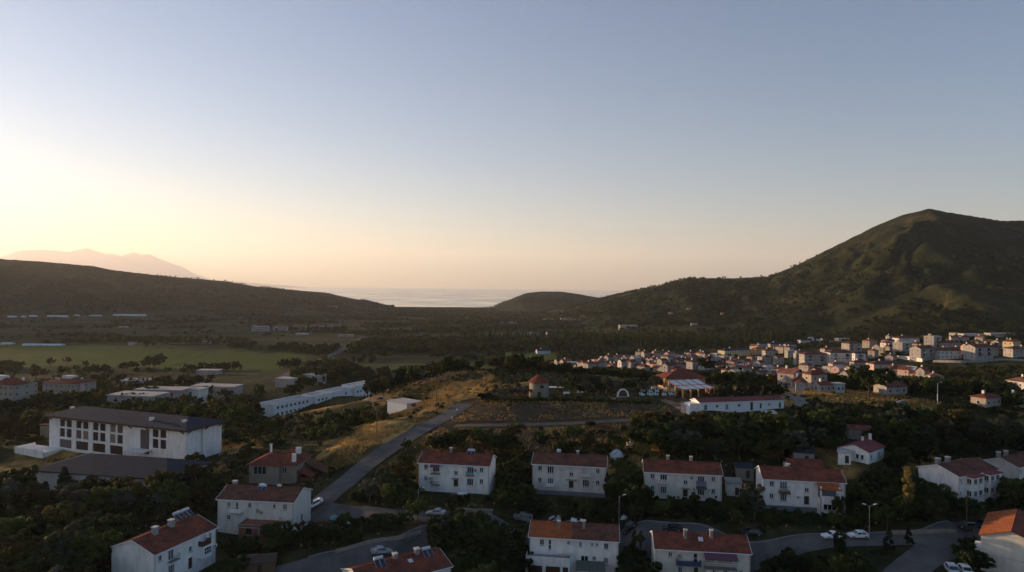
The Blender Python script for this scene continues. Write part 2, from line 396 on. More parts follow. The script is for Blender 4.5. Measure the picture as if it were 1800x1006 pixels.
plaster('pale_blue_plaster', (0.50, 0.58, 0.66), 0.2); plaster('pink_plaster', (0.60, 0.42, 0.36), 0.3); plaster('ochre_plaster', (0.56, 0.36, 0.19), 0.3); plaster('grey_render', (0.34, 0.34, 0.35), 0.5)
plaster('stone_wall', (0.30, 0.26, 0.21), 0.7); plaster('concrete', (0.30, 0.29, 0.28), 0.5); plaster('sunlit_plaster', (0.66, 0.52, 0.30), 0.3); plaster('plinth', (0.20, 0.20, 0.22), 0.4); plaster('brick_render', (0.27, 0.12, 0.085), 0.6)  # the yellow tone is warm sunlight put into the walls of sunlit houses
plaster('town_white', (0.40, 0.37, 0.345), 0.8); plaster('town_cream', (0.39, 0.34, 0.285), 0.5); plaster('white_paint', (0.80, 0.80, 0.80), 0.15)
def tiles(name, c1, c2, dirt):
    t = NT(name); t.rough(0.85); co = t.node('ShaderNodeTexCoord').outputs['Object']
    mp = t.node('ShaderNodeMapping'); mp.inputs['Scale'].default_value = (3.6, 2.9, 2.9); t.lk(co, mp.inputs[0])
    v = t.node('ShaderNodeTexVoronoi'); v.inputs['Scale'].default_value = 1.0; t.lk(mp.outputs[0], v.inputs['Vector'])
    sp = t.node('ShaderNodeSeparateColor'); t.lk(v.outputs['Color'], sp.inputs[0])
    col = t.mix(sp.outputs[0], c1, c2)
    big = t.noise(0.45, 5, 0.65, co)
    col = t.mix(t.ramp(big, [(0.38, 0.0), (0.66, dirt)]), col, (0.045, 0.036, 0.030))
    col = t.mix(t.ramp(t.noise(2.4, 3, 0.6, co), [(0.62, 0.0), (0.75, 0.55)]), col, (0.20, 0.165, 0.135))
    t.color(col)
    wv = t.node('ShaderNodeTexWave'); wv.bands_direction = 'X'; wv.inputs['Scale'].default_value = 1.15; wv.inputs['Distortion'].default_value = 0.6; t.lk(co, wv.inputs['Vector'])
    t.bump(t.math('ADD', wv.outputs['Fac'], big), 0.6, 0.07)
tiles('tile_red', (0.20, 0.055, 0.036), (0.275, 0.085, 0.054), 0.7); tiles('tile_orange', (0.33, 0.092, 0.036), (0.42, 0.135, 0.05), 0.45)
tiles('tile_brown', (0.15, 0.062, 0.046), (0.22, 0.09, 0.062), 0.75); tiles('tile_plum', (0.20, 0.062, 0.066), (0.26, 0.085, 0.085), 0.35); tiles('tile_pink', (0.25, 0.105, 0.08), (0.32, 0.15, 0.115), 0.6)
tiles('roof_grey', (0.036, 0.042, 0.058), (0.052, 0.060, 0.078), 0.25); tiles('roof_flat', (0.46, 0.43, 0.40), (0.54, 0.50, 0.46), 0.25)
def plain(name, c, r=0.6, metal=0.0, spec=0.3):
    t = NT(name); t.rough(r); co = t.node('ShaderNodeTexCoord').outputs['Object']
    t.color(t.mix(t.math('MULTIPLY', t.noise(2.0, 4, 0.6, co), 0.5), c, (c[0] * 0.6, c[1] * 0.6, c[2] * 0.6)))
    t.b.inputs['Metallic'].default_value = metal; t.b.inputs['Specular IOR Level'].default_value = spec
plain('window_frame', (0.72, 0.72, 0.73), 0.45); plain('brown_frame', (0.085, 0.045, 0.032), 0.5); plain('dark_wood', (0.06, 0.042, 0.03), 0.7); plain('wood', (0.16, 0.10, 0.06), 0.8)
plain('rail', (0.18, 0.18, 0.19), 0.5, 0.4); plain('steel', (0.42, 0.43, 0.44), 0.45, 0.7); plain('pole_grey', (0.30, 0.30, 0.29), 0.6); plain('lamp_head', (0.70, 0.71, 0.72), 0.4)
plain('tank', (0.66, 0.67, 0.70), 0.35); plain('panel_frame', (0.55, 0.56, 0.58), 0.4, 0.6); plain('awning', (0.12, 0.055, 0.085), 0.8); plain('awning_blue', (0.06, 0.075, 0.14), 0.8); plain('lilac_panel', (0.22, 0.20, 0.30), 0.7)
plain('canopy_white', (0.74, 0.72, 0.70), 0.55); plain('canopy_red', (0.26, 0.055, 0.045), 0.6); plain('canopy_green', (0.10, 0.13, 0.11), 0.7); plain('cloth_teal', (0.20, 0.42, 0.44), 0.9); plain('tarpaulin', (0.55, 0.60, 0.64), 0.6)
plain('tyre', (0.012, 0.012, 0.013), 0.85); plain('car_trim', (0.02, 0.02, 0.022), 0.5); plain('skin', (0.42, 0.25, 0.17), 0.7); plain('shirt', (0.72, 0.71, 0.70), 0.9); plain('trousers', (0.09, 0.08, 0.085), 0.9); plain('hair', (0.02, 0.015, 0.012), 0.8); plain('trousers_tan', (0.40, 0.27, 0.17), 0.9)
def paint(name, c):
    t = NT(name); t.rough(0.28); t.color(c); t.b.inputs['Coat Weight'].default_value = 0.6; t.b.inputs['Specular IOR Level'].default_value = 0.5
paint('car_silver', (0.40, 0.42, 0.45)); paint('car_white', (0.78, 0.79, 0.80)); paint('car_dark', (0.035, 0.037, 0.045)); paint('car_grey', (0.16, 0.165, 0.175)); paint('car_red', (0.24, 0.03, 0.03))
def glass(name, c, r=0.12):
    t = NT(name); t.rough(r); t.b.inputs['Specular IOR Level'].default_value = 0.5
    oi = t.node('ShaderNodeObjectInfo').outputs['Random']
    t.color(t.ramp(oi, [(0.0, (c[0] * 0.5, c[1] * 0.5, c[2] * 0.5)), (0.45, c), (0.68, (c[0] * 3, c[1] * 3, c[2] * 3)), (0.84, (c[0] * 7, c[1] * 6.5, c[2] * 6))], 'CONSTANT'))
glass('pane', (0.022, 0.024, 0.030)); glass('solar_cells', (0.02, 0.028, 0.055), 0.15); glass('car_glass', (0.015, 0.017, 0.02), 0.08); glass('school_pane', (0.05, 0.042, 0.042), 0.2); glass('curtain_pane', (0.12, 0.115, 0.12), 0.3)
def leaf(name, dark, light, trans=0.25):
    t = NT(name); t.rough(0.75); t.b.inputs['Specular IOR Level'].default_value = 0.15
    oi = t.node('ShaderNodeObjectInfo').outputs['Random']
    n = t.noise(0.55, 3, 0.6, t.pos())
    f = t.math('ADD', t.math('MULTIPLY', n, 0.75), t.math('MULTIPLY', t.math('SUBTRACT', oi, 0.5), 0.85), True)
    col = t.ramp(f, [(0.15, dark), (0.7, light)])
    t.color(col)
    tr = t.node('ShaderNodeBsdfTranslucent'); t.lk(col, tr.inputs[0])
    mx = t.node('ShaderNodeMixShader'); mx.inputs[0].default_value = trans
    t.lk(t.b.outputs[0], mx.inputs[1]); t.lk(tr.outputs[0], mx.inputs[2]); t.lk(mx.outputs[0], t.out.inputs[0])
leaf('leaf_dark', (0.017, 0.028, 0.009), (0.048, 0.066, 0.020)); leaf('leaf_mid', (0.036, 0.054, 0.013), (0.095, 0.115, 0.030)); leaf('leaf_olive', (0.060, 0.068, 0.045), (0.115, 0.12, 0.085))
leaf('leaf_pine', (0.014, 0.022, 0.012), (0.035, 0.045, 0.022), 0.1); leaf('leaf_yellow', (0.14, 0.11, 0.030), (0.30, 0.24, 0.07)); leaf('leaf_rust', (0.055, 0.046, 0.014), (0.125, 0.098, 0.028)); leaf('leaf_scrub', (0.028, 0.036, 0.014), (0.075, 0.080, 0.032))
plain('bark', (0.075, 0.058, 0.042), 0.95); plain('bark_pale', (0.20, 0.17, 0.13), 0.95)
t = NT('straw'); t.rough(0.9); t.color(t.ramp(t.noise(0.12, 4, 0.6, t.pos()), [(0.33, (0.12, 0.088, 0.030)), (0.46, (0.42, 0.26, 0.088)), (0.7, (0.60, 0.40, 0.15))]))
# ------------------------------------------------------------------ object helpers
def link(name, me, mat=None, parent=None, loc=None):
    o = bpy.data.objects.new(name, me); COL.objects.link(o)
    if mat is not None and me is not None and len(me.materials) == 0:
        me.materials.append(MATS[mat] if isinstance(mat, str) else mat)
    if parent is not None: o.parent = parent
    if loc is not None: o.location = loc
    return o
def mesh(name, verts, faces, smooth=False):
    me = bpy.data.meshes.new(name); me.from_pydata([tuple(v) for v in verts], [], faces)
    if smooth: me.polygons.foreach_set('use_smooth', [True] * len(me.polygons))
    me.update(); return me
def tag(o, label=None, cat=None, group=None, kind=None):
    if label: o['label'] = label
    if cat: o['category'] = cat
    if group: o['group'] = group
    if kind: o['kind'] = kind
    return o

# ------------------------------------------------------------------ land sheet
def in_poly(px, py, poly):
    c = np.zeros(px.shape, bool); n = len(poly)
    for i in range(n):
        x1, y1 = poly[i]; x2, y2 = poly[(i + 1) % n]
        if y1 == y2: continue
        c ^= ((y1 > py) != (y2 > py)) & (px < (x2 - x1) * (py - y1) / (y2 - y1) + x1)
    return c
DRY = [[(545, 815), (600, 775), (660, 738), (715, 700), (735, 678), (790, 655), (850, 652), (880, 662), (872, 682), (850, 700), (815, 712), (700, 768), (630, 812), (570, 835)],
       [(10, 815), (30, 795), (90, 785), (150, 790), (60, 830)], [(345, 860), (365, 835), (400, 815), (400, 850), (370, 870)], [(380, 780), (450, 768), (480, 785), (410, 800)],
       [(430, 755), (520, 745), (560, 750), (470, 772)], [(640, 690), (740, 672), (720, 700), (660, 715)]]
GRASS_R = [[(1330, 682), (1560, 690), (1660, 708), (1640, 725), (1500, 712), (1400, 700)], [(1640, 730), (1800, 738), (1800, 760), (1700, 752)]]
SOIL = [[(800, 708), (870, 700), (1010, 704), (1150, 710), (1190, 722), (1150, 745), (1110, 790), (780, 800), (740, 780), (770, 752)], [(1160, 690), (1240, 700), (1220, 750), (1180, 720)], [(600, 650), (850, 648), (780, 675), (600, 672)]]
FIELD = [[(-60, 607), (200, 609), (420, 617), (560, 624), (530, 640), (470, 652), (300, 647), (-60, 642)], [(600, 640), (850, 642), (900, 652), (640, 657)], [(880, 618), (980, 622), (985, 640), (890, 640)]]
PAVED = [[(1385, 680), (1412, 684), (1425, 712), (1392, 712)], [(1535, 738), (1600, 735), (1605, 760), (1540, 762)], [(660, 683), (690, 686), (685, 697), (640, 700)]]
def seg_dist(X, Y, line):
    best = np.full(X.shape, 1e9)
    for (x1, y1), (x2, y2) in zip(line[:-1], line[1:]):
        dx, dy = x2 - x1, y2 - y1; L2 = dx * dx + dy * dy + 1e-9
        t = np.clip(((X - x1) * dx + (Y - y1) * dy) / L2, 0, 1)
        best = np.minimum(best, np.hypot(X - x1 - t * dx, Y - y1 - t * dy))
    return best
ROADS = [  # name, width, material, pixels
    ('hill_road', 6.6, 'asphalt', [(545, 898), (566, 880), (600, 853), (640, 820), (700, 779), (760, 745), (800, 722), (818, 711)]),
    ('street', 5.8, 'asphalt', [(545, 898), (610, 902), (690, 906), (765, 911), (860, 919), (1000, 928), (1120, 938), (1250, 947), (1400, 957), (1500, 950), (1570, 948), (1640, 946), (1700, 936), (1760, 925), (1840, 908)]),
    ('lower_street', 4.8, 'asphalt', [(470, 1012), (560, 993), (660, 975), (730, 957), (770, 935), (790, 914)]),
    ('side_street', 6.6, 'asphalt', [(1560, 1040), (1600, 1000), (1640, 970), (1680, 945)]),
    ('highway', 9.0, 'asphalt', [(488, 672), (520, 652), (560, 634), (592, 620), (615, 608), (640, 592)]),
    ('farm_road', 5.0, 'dirt', [(570, 640), (700, 641), (850, 641), (980, 642)]),
    ('dirt_path', 2.4, 'dirt', [(800, 749), (870, 748), (960, 746), (1040, 743), (1110, 739)]),
    ('dirt_track', 2.6, 'dirt', [(1165, 703), (1195, 716), (1225, 735), (1250, 744)]),
]
def smooth_line(pts, n):
    """Catmull-Rom through points"""
    P_ = [pts[0] * 2 - pts[1]] + list(pts) + [pts[-1] * 2 - pts[-2]]
    out = []
    for i in range(1, len(P_) - 2):
        p0, p1, p2, p3 = P_[i - 1:i + 3]
        for k in range(n):
            t = k / n
            out.append(0.5 * ((2 * p1) + (p2 - p0) * t + (2 * p0 - 5 * p1 + 4 * p2 - p3) * t * t + (3 * p1 - p0 - 3 * p2 + p3) * t ** 3))
    out.append(pts[-1]); return out
ROADLINE = {}
for nm, wd, mt, pp in ROADS:
    pts3 = [ground(*p) for p in pp]
    ROADLINE[nm] = (smooth_line(pts3, 10), wd, mt)

def build_land():
    azs = np.concatenate([np.radians(np.arange(-180, -60, 4.0)), np.radians(np.arange(-60, -41, 0.5)), np.radians(np.arange(-41, 41, 0.19)), np.radians(np.arange(41, 60, 0.5)), np.radians(np.arange(60, 180, 4.0))])
    rs = np.concatenate([[30, 45, 62, 80], np.exp(np.arange(math.log(95), math.log(300), 0.0062)), np.exp(np.arange(math.log(300), math.log(4300), 0.0095)), [4600, 5200, 7000, 10000, 20000, 40000, 55000]])
    na, nr = len(azs), len(rs)
    A_, R_ = np.meshgrid(azs, rs, indexing='ij')
    X = np.sin(A_) * R_; Y = np.cos(A_) * R_
    Z = terr_base(X, Y)
    # masks
    px = 900 + F * X / np.maximum(Y, 1); py = 506 - F * (Z - CAMZ) / np.maximum(Y, 1) + (px - 900) * math.tan(ROLL)
    front = Y > 20
    jx = px + fbm(X, Y, 14, 3, 5) * 14 ; jy = py + fbm(X, Y, 14, 3, 8) * 7
    def mask(polys, lim=1e9):
        k = np.zeros(X.shape, bool)
        for p in polys: k |= in_poly(jx, jy, p)
        return (k & front & (R_ < lim)).astype(float)
    dry = mask(DRY, 320); soil = mask(SOIL, 700); field = mask(FIELD, 1100); paved = mask(PAVED, 420)
    grs = mask(GRASS_R, 320)
    dry = np.clip(dry * (0.75 + 1.1 * (fbm(X, Y, 9, 4, 21) + 0.2)), 0, 1) * (0.15 + 0.85 * sstep(-0.22, 0.12, fbm(X, Y, 19, 3, 25))) + grs * 0.25
    patch = np.clip((fbm(X, Y, 26, 4, 77) - 0.25) * 4, 0, 0.7) * ((R_ < 330) & (R_ > 178)) * front
    dry = np.clip(np.maximum(dry, patch), 0, 1)
    field = np.clip(field + grs * 0.35, 0, 1)
    hillm = sstep(900, 1300, R_) * sstep(30, 44, Z) + sstep(2500, 2900, R_) * sstep(12, 18, Z)
    hillm = np.maximum(hillm, sstep(700, 900, R_) * sstep(0.3, 0.45, A_))
    plain = sstep(460, 620, R_) * (1 - np.clip(hillm, 0, 1))
    # micro relief away from roads and houses
    near = np.full(X.shape, 1e9)
    sel = (R_ < 1100) & front
    for nm, (ln, wd, mt) in ROADLINE.items():
        near[sel] = np.minimum(near[sel], seg_dist(X[sel], Y[sel], [(p.x, p.y) for p in ln[::3]] + [(ln[-1].x, ln[-1].y)]) - wd / 2)
    for b in BUILD.values():
        dd = np.hypot(X[sel] - b['c'].x, Y[sel] - b['c'].y) - max(b['L'], b['W']) * 0.6
        near[sel] = np.minimum(near[sel], dd)
    damp = sstep(0.5, 8, near)
    amp = np.where(R_ < 700, 0.55, 0.9)
    Z = Z + damp * fbm(X, Y, 9, 3, 41) * amp * (Z > 3) + damp * (dry > 0.3) * fbm(X, Y, 13, 3, 12) * 1.3
    Z = Z - (near < 0.6) * 0.05
    verts = np.column_stack([X.ravel(), Y.ravel(), Z.ravel()])
    i = np.arange(na * nr).reshape(na, nr)
    ip = np.roll(i, -1, axis=0)
    q = np.column_stack([i[:, :-1].ravel(), i[:, 1:].ravel(), ip[:, 1:].ravel(), ip[:, :-1].ravel()])
    me = bpy.data.meshes.new('terrain')
    me.vertices.add(len(verts)); me.vertices.foreach_set('co', verts.ravel())
    me.loops.add(len(q) * 4); me.loops.foreach_set('vertex_index', q.ravel())
    me.polygons.add(len(q)); me.polygons.foreach_set('loop_start', np.arange(len(q)) * 4)
    me.update(calc_edges=True); me.validate()
    me.polygons.foreach_set('use_smooth', [True] * len(me.polygons))
    if me.polygons[0].normal.z < 0: me.flip_normals()
    for nm, arr in (('dry', dry), ('soil', soil), ('field', field), ('paved', paved), ('hill', np.clip(hillm, 0, 1)), ('plain', plain)):
        at = me.attributes.new(nm, 'FLOAT', 'POINT'); at.data.foreach_set('value', np.ascontiguousarray(arr.ravel(), dtype=np.float32))
    o = link('terrain', me, 'ground'); tag(o, kind='structure')
    # ground under the camera's feet
    n = na; c0 = [tuple(verts[k * nr]) for k in range(n)]
    return o
build_land()
def build_roads():
    for k, (nm, (ln, wd, mt)) in enumerate(ROADLINE.items()):
        vs_, fs = [], []
        pts = np.array([(p.x, p.y) for p in ln]); tg = np.gradient(pts, axis=0); tg /= np.linalg.norm(tg, axis=1)[:, None]
        nn = np.column_stack([-tg[:, 1], tg[:, 0]])
        cols = 5
        allx = []
        for j in range(cols):
            t = (j / (cols - 1) - 0.5) * wd
            allx.append(pts + nn * t)
        zc = terr(pts[:, 0], pts[:, 1])
        for i_ in range(len(pts)):
            for j in range(cols):
                p = allx[j][i_]
                vs_.append((p[0], p[1], 0))
        arr = np.array(vs_); z = terr(arr[:, 0], arr[:, 1]); arr[:, 2] = z + 0.06 + 0.006 * k
        for i_ in range(len(pts) - 1):
            for j in range(cols - 1):
                a0 = i_ * cols + j; fs.append((a0, a0 + 1, a0 + cols + 1, a0 + cols))
        me = mesh(nm, arr.tolist(), fs, True)
        if me.polygons[0].normal.z < 0: me.flip_normals()
        tag(link(nm, me, mt), kind='structure')
build_roads()
# sea, a sheet to the horizon
def build_sea():
    vs_, fs = [], []
    rr = [2300, 4200, 6000, 10000, 20000, 40000, 60000]; na = 96
    for r_ in rr:
        for k in range(na):
            a = 2 * math.pi * k / na; vs_.append((math.sin(a) * r_, math.cos(a) * r_, 0))
    for i_ in range(len(rr) - 1):
        for k in range(na):
            a0 = i_ * na + k; a1 = i_ * na + (k + 1) % na
            fs.append((a0, a0 + na, a1 + na, a1))
    me = mesh('sea', vs_, fs)
    if me.polygons[0].normal.z < 0: me.flip_normals()
    tag(link('sea', me, 'sea'), kind='structure')
build_sea()
# far island with its jagged mountain
def build_island():
    D = 45000.0
    prof_ = [(-420, 500), (-300, 492), (-200, 480), (-100, 466), (-30, 458), (0, 452), (35, 440), (85, 439), (100, 441), (120, 443), (138, 438), (153, 436), (165, 440), (182, 446), (200, 447), (212, 451), (225, 446), (236, 443), (248, 448), (262, 447), (280, 455), (300, 463), (320, 469), (345, 483), (375, 492), (420, 496), (480, 501), (560, 506)]
    xs = np.linspace(-420, 560, 260)
    ys = np.interp(xs, [p[0] for p in prof_], [p[1] for p in prof_]) + fbm(xs, xs * 0, 14, 3, 4) * 0.9
    rows = np.linspace(-1, 1, 25); vs_, fs = [], []
    for i_, (x, y) in enumerate(zip(xs, ys)):
        p = pt(x, y, D); r_ = ray(x, 506)
        for j, t in enumerate(rows):
            d = D + t * 6500
            rid = float(fbm(np.array([x * 8.0]), np.array([t * 900.0]), 300, 4, 13)[0])
            h = max(p.z, 4) * max(0, 1 - abs(t) ** 1.15) * (1 + 0.28 * rid * (1 - abs(1 - 2 * abs(t)))*(abs(t) > 0.01)) - 5
            vs_.append((r_.x * d, d, h))
    nj = len(rows)
    for i_ in range(len(xs) - 1):
        for j in range(nj - 1):
            a0 = i_ * nj + j; fs.append((a0, a0 + 1, a0 + nj + 1, a0 + nj))
    me = mesh('far_island', vs_, fs, True)
    if me.polygons[0].normal.z < 0: me.flip_normals()
    tag(link('far_island', me, 'hazed_island_rock'), kind='structure')
build_island()
# the air: an even haze
def build_haze():
    x0, x1, y0, y1, z0, z1 = -61000, 61000, -61000, 61000, -60, 2980
    v = [(x, y, z) for z in (z0, z1) for y in (y0, y1) for x in (x0, x1)]
    f = [(0, 2, 3, 1), (4, 5, 7, 6), (0, 1, 5, 4), (2, 6, 7, 3), (0, 4, 6, 2), (1, 3, 7, 5)]
    o = link('haze', mesh('haze', v, f), 'haze_air'); tag(o, 'thin even evening haze over the whole valley', 'haze', kind='stuff')
HAZE = True
if HAZE: build_haze()
# ------------------------------------------------------------------ mesh builder
class MB:
    def __init__(s): s.v = []; s.f = []
    def quad(s, a, b, c, d):
        n = len(s.v); s.v += [tuple(a), tuple(b), tuple(c), tuple(d)]; s.f.append((n, n + 1, n + 2, n + 3)); return s
    def poly(s, pts):
        n = len(s.v); s.v += [tuple(p) for p in pts]; s.f.append(tuple(range(n, n + len(pts)))); return s
    def box(s, x0, x1, y0, y1, z0, z1):
        n = len(s.v)
        s.v += [(x, y, z) for z in (z0, z1) for y in (y0, y1) for x in (x0, x1)]
        s.f += [tuple(n + k for k in f) for f in ((0, 2, 3, 1), (4, 5, 7, 6), (0, 1, 5, 4), (2, 6, 7, 3), (0, 4, 6, 2), (1, 3, 7, 5))]; return s
    def hexa(s, p):      # 8 points: bottom 4 (ccw), top 4
        n = len(s.v); s.v += [tuple(q) for q in p]
        s.f += [tuple(n + k for k in f) for f in ((3, 2, 1, 0), (4, 5, 6, 7), (0, 1, 5, 4), (1, 2, 6, 5), (2, 3, 7, 6), (3, 0, 4, 7))]; return s
    def tube(s, p, q, r0, r1=None, n=8, caps=True):
        p = Vector(p); q = Vector(q); r1 = r0 if r1 is None else r1
        d = (q - p).normalized(); u = d.orthogonal().normalized(); w_ = d.cross(u)
        b = len(s.v)
        for c, r_ in ((p, r0), (q, r1)):
            for k in range(n):
                a = 2 * math.pi * k / n; s.v.append(tuple(c + u * math.cos(a) * r_ + w_ * math.sin(a) * r_))
        for k in range(n): s.f.append((b + k, b + (k + 1) % n, b + n + (k + 1) % n, b + n + k))
        if caps: s.f.append(tuple(b + k for k in range(n - 1, -1, -1))); s.f.append(tuple(b + n + k for k in range(n)))
        return s
    def slab(s, poly, t):      # a plate: polygon top, thickness t downwards
        n = len(poly); b = len(s.v)
        s.v += [tuple(p) for p in poly] + [(p[0], p[1], p[2] - t) for p in poly]
        s.f.append(tuple(b + k for k in range(n))); s.f.append(tuple(b + n + k for k in range(n - 1, -1, -1)))
        for k in range(n): s.f.append((b + k, b + n + k, b + n + (k + 1) % n, b + (k + 1) % n))
        return s
    def me(s, name, smooth=False): return mesh(name, s.v, s.f, smooth)
    def add(s, name, mat, parent=None, smooth=False): return link(name, s.me(name, smooth), mat, parent)
def empty(name, loc, rz=0.0):
    o = bpy.data.objects.new(name, None); COL.objects.link(o); o.location = loc; o.rotation_euler = (0, 0, rz); o.empty_display_size = 1.0; return o
_CACHE = {}
def cached(key, fn):
    if key not in _CACHE: _CACHE[key] = fn()
    return _CACHE[key]
# a wall plane with real openings: origin o, along u, up z, inwards n
def wall_panel(mb, o, u, n, L, H, holes, reveal=0.16, z0=0.0):
    o = Vector(o); u = Vector(u); n = Vector(n); Z = Vector((0, 0, 1))
    xs = sorted({0.0, L, *[h[0] for h in holes], *[h[1] for h in holes]}); zs = sorted({z0, H, *[h[2] for h in holes], *[h[3] for h in holes]})
    P_ = lambda x, z, d=0.0: o + u * x + Z * z + n * d
    for i in range(len(xs) - 1):
        for j in range(len(zs) - 1):
            cx, cz = (xs[i] + xs[i + 1]) / 2, (zs[j] + zs[j + 1]) / 2
            if any(h[0] < cx < h[1] and h[2] < cz < h[3] for h in holes): continue
            mb.quad(P_(xs[i], zs[j]), P_(xs[i + 1], zs[j]), P_(xs[i + 1], zs[j + 1]), P_(xs[i], zs[j + 1]))
    for x0, x1, a, b in holes:
        mb.quad(P_(x0, a), P_(x0, a, reveal), P_(x0, b, reveal), P_(x0, b)); mb.quad(P_(x1, a, reveal), P_(x1, a), P_(x1, b), P_(x1, b, reveal))
        mb.quad(P_(x0, a), P_(x1, a), P_(x1, a, reveal), P_(x0, a, reveal)); mb.quad(P_(x0, b, reveal), P_(x1, b, reveal), P_(x1, b), P_(x0, b))
def window_meshes(w, h, cols, rows, bar=0.09):
    def f():
        m = MB(); m.box(0, w, 0, 0.06, 0, bar); m.box(0, w, 0, 0.06, h - bar, h); m.box(0, bar, 0, 0.06, bar, h - bar); m.box(w - bar, w, 0, 0.06, bar, h - bar)
        for k in range(1, cols): x = w * k / cols; m.box(x - bar * 0.6, x + bar * 0.6, 0.002, 0.058, bar, h - bar)
        for k in range(1, rows): z = h * k / rows; m.box(bar, w - bar, 0.004, 0.056, z - bar * 0.45, z + bar * 0.45)
        p = MB(); p.box(bar * 0.5, w - bar * 0.5, 0.025, 0.04, bar * 0.5, h - bar * 0.5)
        return m.me('window'), p.me('pane')
    return cached(('win', round(w, 2), round(h, 2), cols, rows, bar), f)
def add_window(root, o, rz, w, h, cols=2, rows=1, frame='window_frame', pane='pane', depth=0.10, sill=True, name='window', bar=0.09):
    fm, pm = window_meshes(w, h, cols, rows, bar)
    def own(me_, mat, tagn):
        return cached((me_.name, mat, tagn), lambda: me_ if len(me_.materials) == 0 else me_.copy())
    fme = own(fm, frame, 'f'); pme = own(pm, pane, 'p')
    f = link(name, fme, frame, root)
    f.location = Vector(o) + Vector((-math.sin(rz), math.cos(rz), 0)) * depth; f.rotation_euler = (0, 0, rz)
    g_ = link('pane', pme, pane, f)
    if sill:
        sm = cached(('sill', round(w, 2)), lambda: MB().box(-0.08, w + 0.08, -0.16 - 0.10, 0.0, -0.09, -0.02).me('sill'))
        link('sill', sm, 'concrete', f)
    return f
def gable_roof(root, L, W, H, rise, mat, over=0.35, ends=0.25, thick=0.12, x0=0.0, fascia='white_paint', split=None):
    sl = rise / (W / 2)
    zf = H - over * sl + 0.14
    zr = H + rise + 0.14
    def half(a, b, nm, mt):
        m = MB()
        m.slab([(a, -over, zf), (b, -over, zf), (b, W / 2, zr), (a, W / 2, zr)], thick)
        m.slab([(a, W / 2, zr), (b, W / 2, zr), (b, W + over, zf), (a, W + over, zf)], thick)
        return m.add(nm, mt, root)
    if split: 
        r_ = half(x0 - ends, split[0], 'roof', split[1]); half(split[0] + 0.004, x0 + L + ends, 'roof', mat)
    else: r_ = half(x0 - ends, x0 + L + ends, 'roof', mat)
    m = MB(); 
    n_ = int(L / 0.45)
    for k in range(n_): m.tube((x0 - ends + k * (L + 2 * ends) / n_, W / 2, zr - 0.02), (x0 - ends + (k + 1.08) * (L + 2 * ends) / n_, W / 2, zr - 0.02), 0.12, 0.10, 6)
    m.add('ridge_tiles', mat, r_)
    m = MB(); m.box(x0 - ends + 0.01, x0 + L + ends - 0.01, -over - 0.10, -over + 0.0, zf - thick - 0.08, zf - 0.03)
    m.add('gutter', fascia, root)
    for xe in (x0 - ends - 0.06, x0 + L + ends):
        m = MB()
        for s in (0, 1):
            ya, yb = (-over, W / 2) if s == 0 else (W + over, W / 2)
            m.hexa([(xe, ya, zf - 0.16), (xe + 0.06, ya, zf - 0.16), (xe + 0.06, yb, zr - 0.16), (xe, yb, zr - 0.16), (xe, ya, zf + 0.03), (xe + 0.06, ya, zf + 0.03), (xe + 0.06, yb, zr + 0.03), (xe, yb, zr + 0.03)])
        m.add('verge_board', fascia, root)
    return r_
def hip_roof(root, x0, x1, y0, y1, z, rise, mat, over=0.4, thick=0.14, name='roof'):
    a, b, c, d = x0 - over, x1 + over, y0 - over, y1 + over
    lx, ly = b - a, d - c; zb = z - 0.02
    m = MB()
    if lx >= ly:
        r0, r1 = (a + ly / 2, (c + d) / 2, z + rise), (b - ly / 2, (c + d) / 2, z + rise)
        sides = [[(a, c, zb), (b, c, zb), r1, r0], [(b, c, zb), (b, d, zb), r1], [(b, d, zb), (a, d, zb), r0, r1], [(a, d, zb), (a, c, zb), r0]]
    else:
        r0, r1 = ((a + b) / 2, c + lx / 2, z + rise), ((a + b) / 2, d - lx / 2, z + rise)
        sides = [[(a, c, zb), (b, c, zb), r0], [(b, c, zb), (b, d, zb), r1, r0], [(b, d, zb), (a, d, zb), r1], [(a, d, zb), (a, c, zb), r0, r1]]
    for s in sides: m.poly(s)
    m.box(a, b, c, d, zb - thick, zb - 0.004)
    return m.add(name, mat, root)
def chimney(root, x, y, z, h=1.4, w=0.6, mat='concrete'):
    h *= 0.85
    m = MB(); m.box(x - w / 2, x + w / 2, y - w / 2, y + w / 2, z - 0.6, z + h)
    c = m.add('chimney', mat, root)
    m = MB(); m.box(x - w / 2 - 0.1, x + w / 2 + 0.1, y - w / 2 - 0.1, y + w / 2 + 0.1, z + h + 0.18, z + h + 0.30)
    for sx in (-1, 1):
        for sy in (-1, 1): m.box(x + sx * w * 0.36 - 0.07, x + sx * w * 0.36 + 0.07, y + sy * w * 0.36 - 0.07, y + sy * w * 0.36 + 0.07, z + h + 0.001, z + h + 0.179)
    m.add('chimney_cap', 'old_plaster', c)
    return c
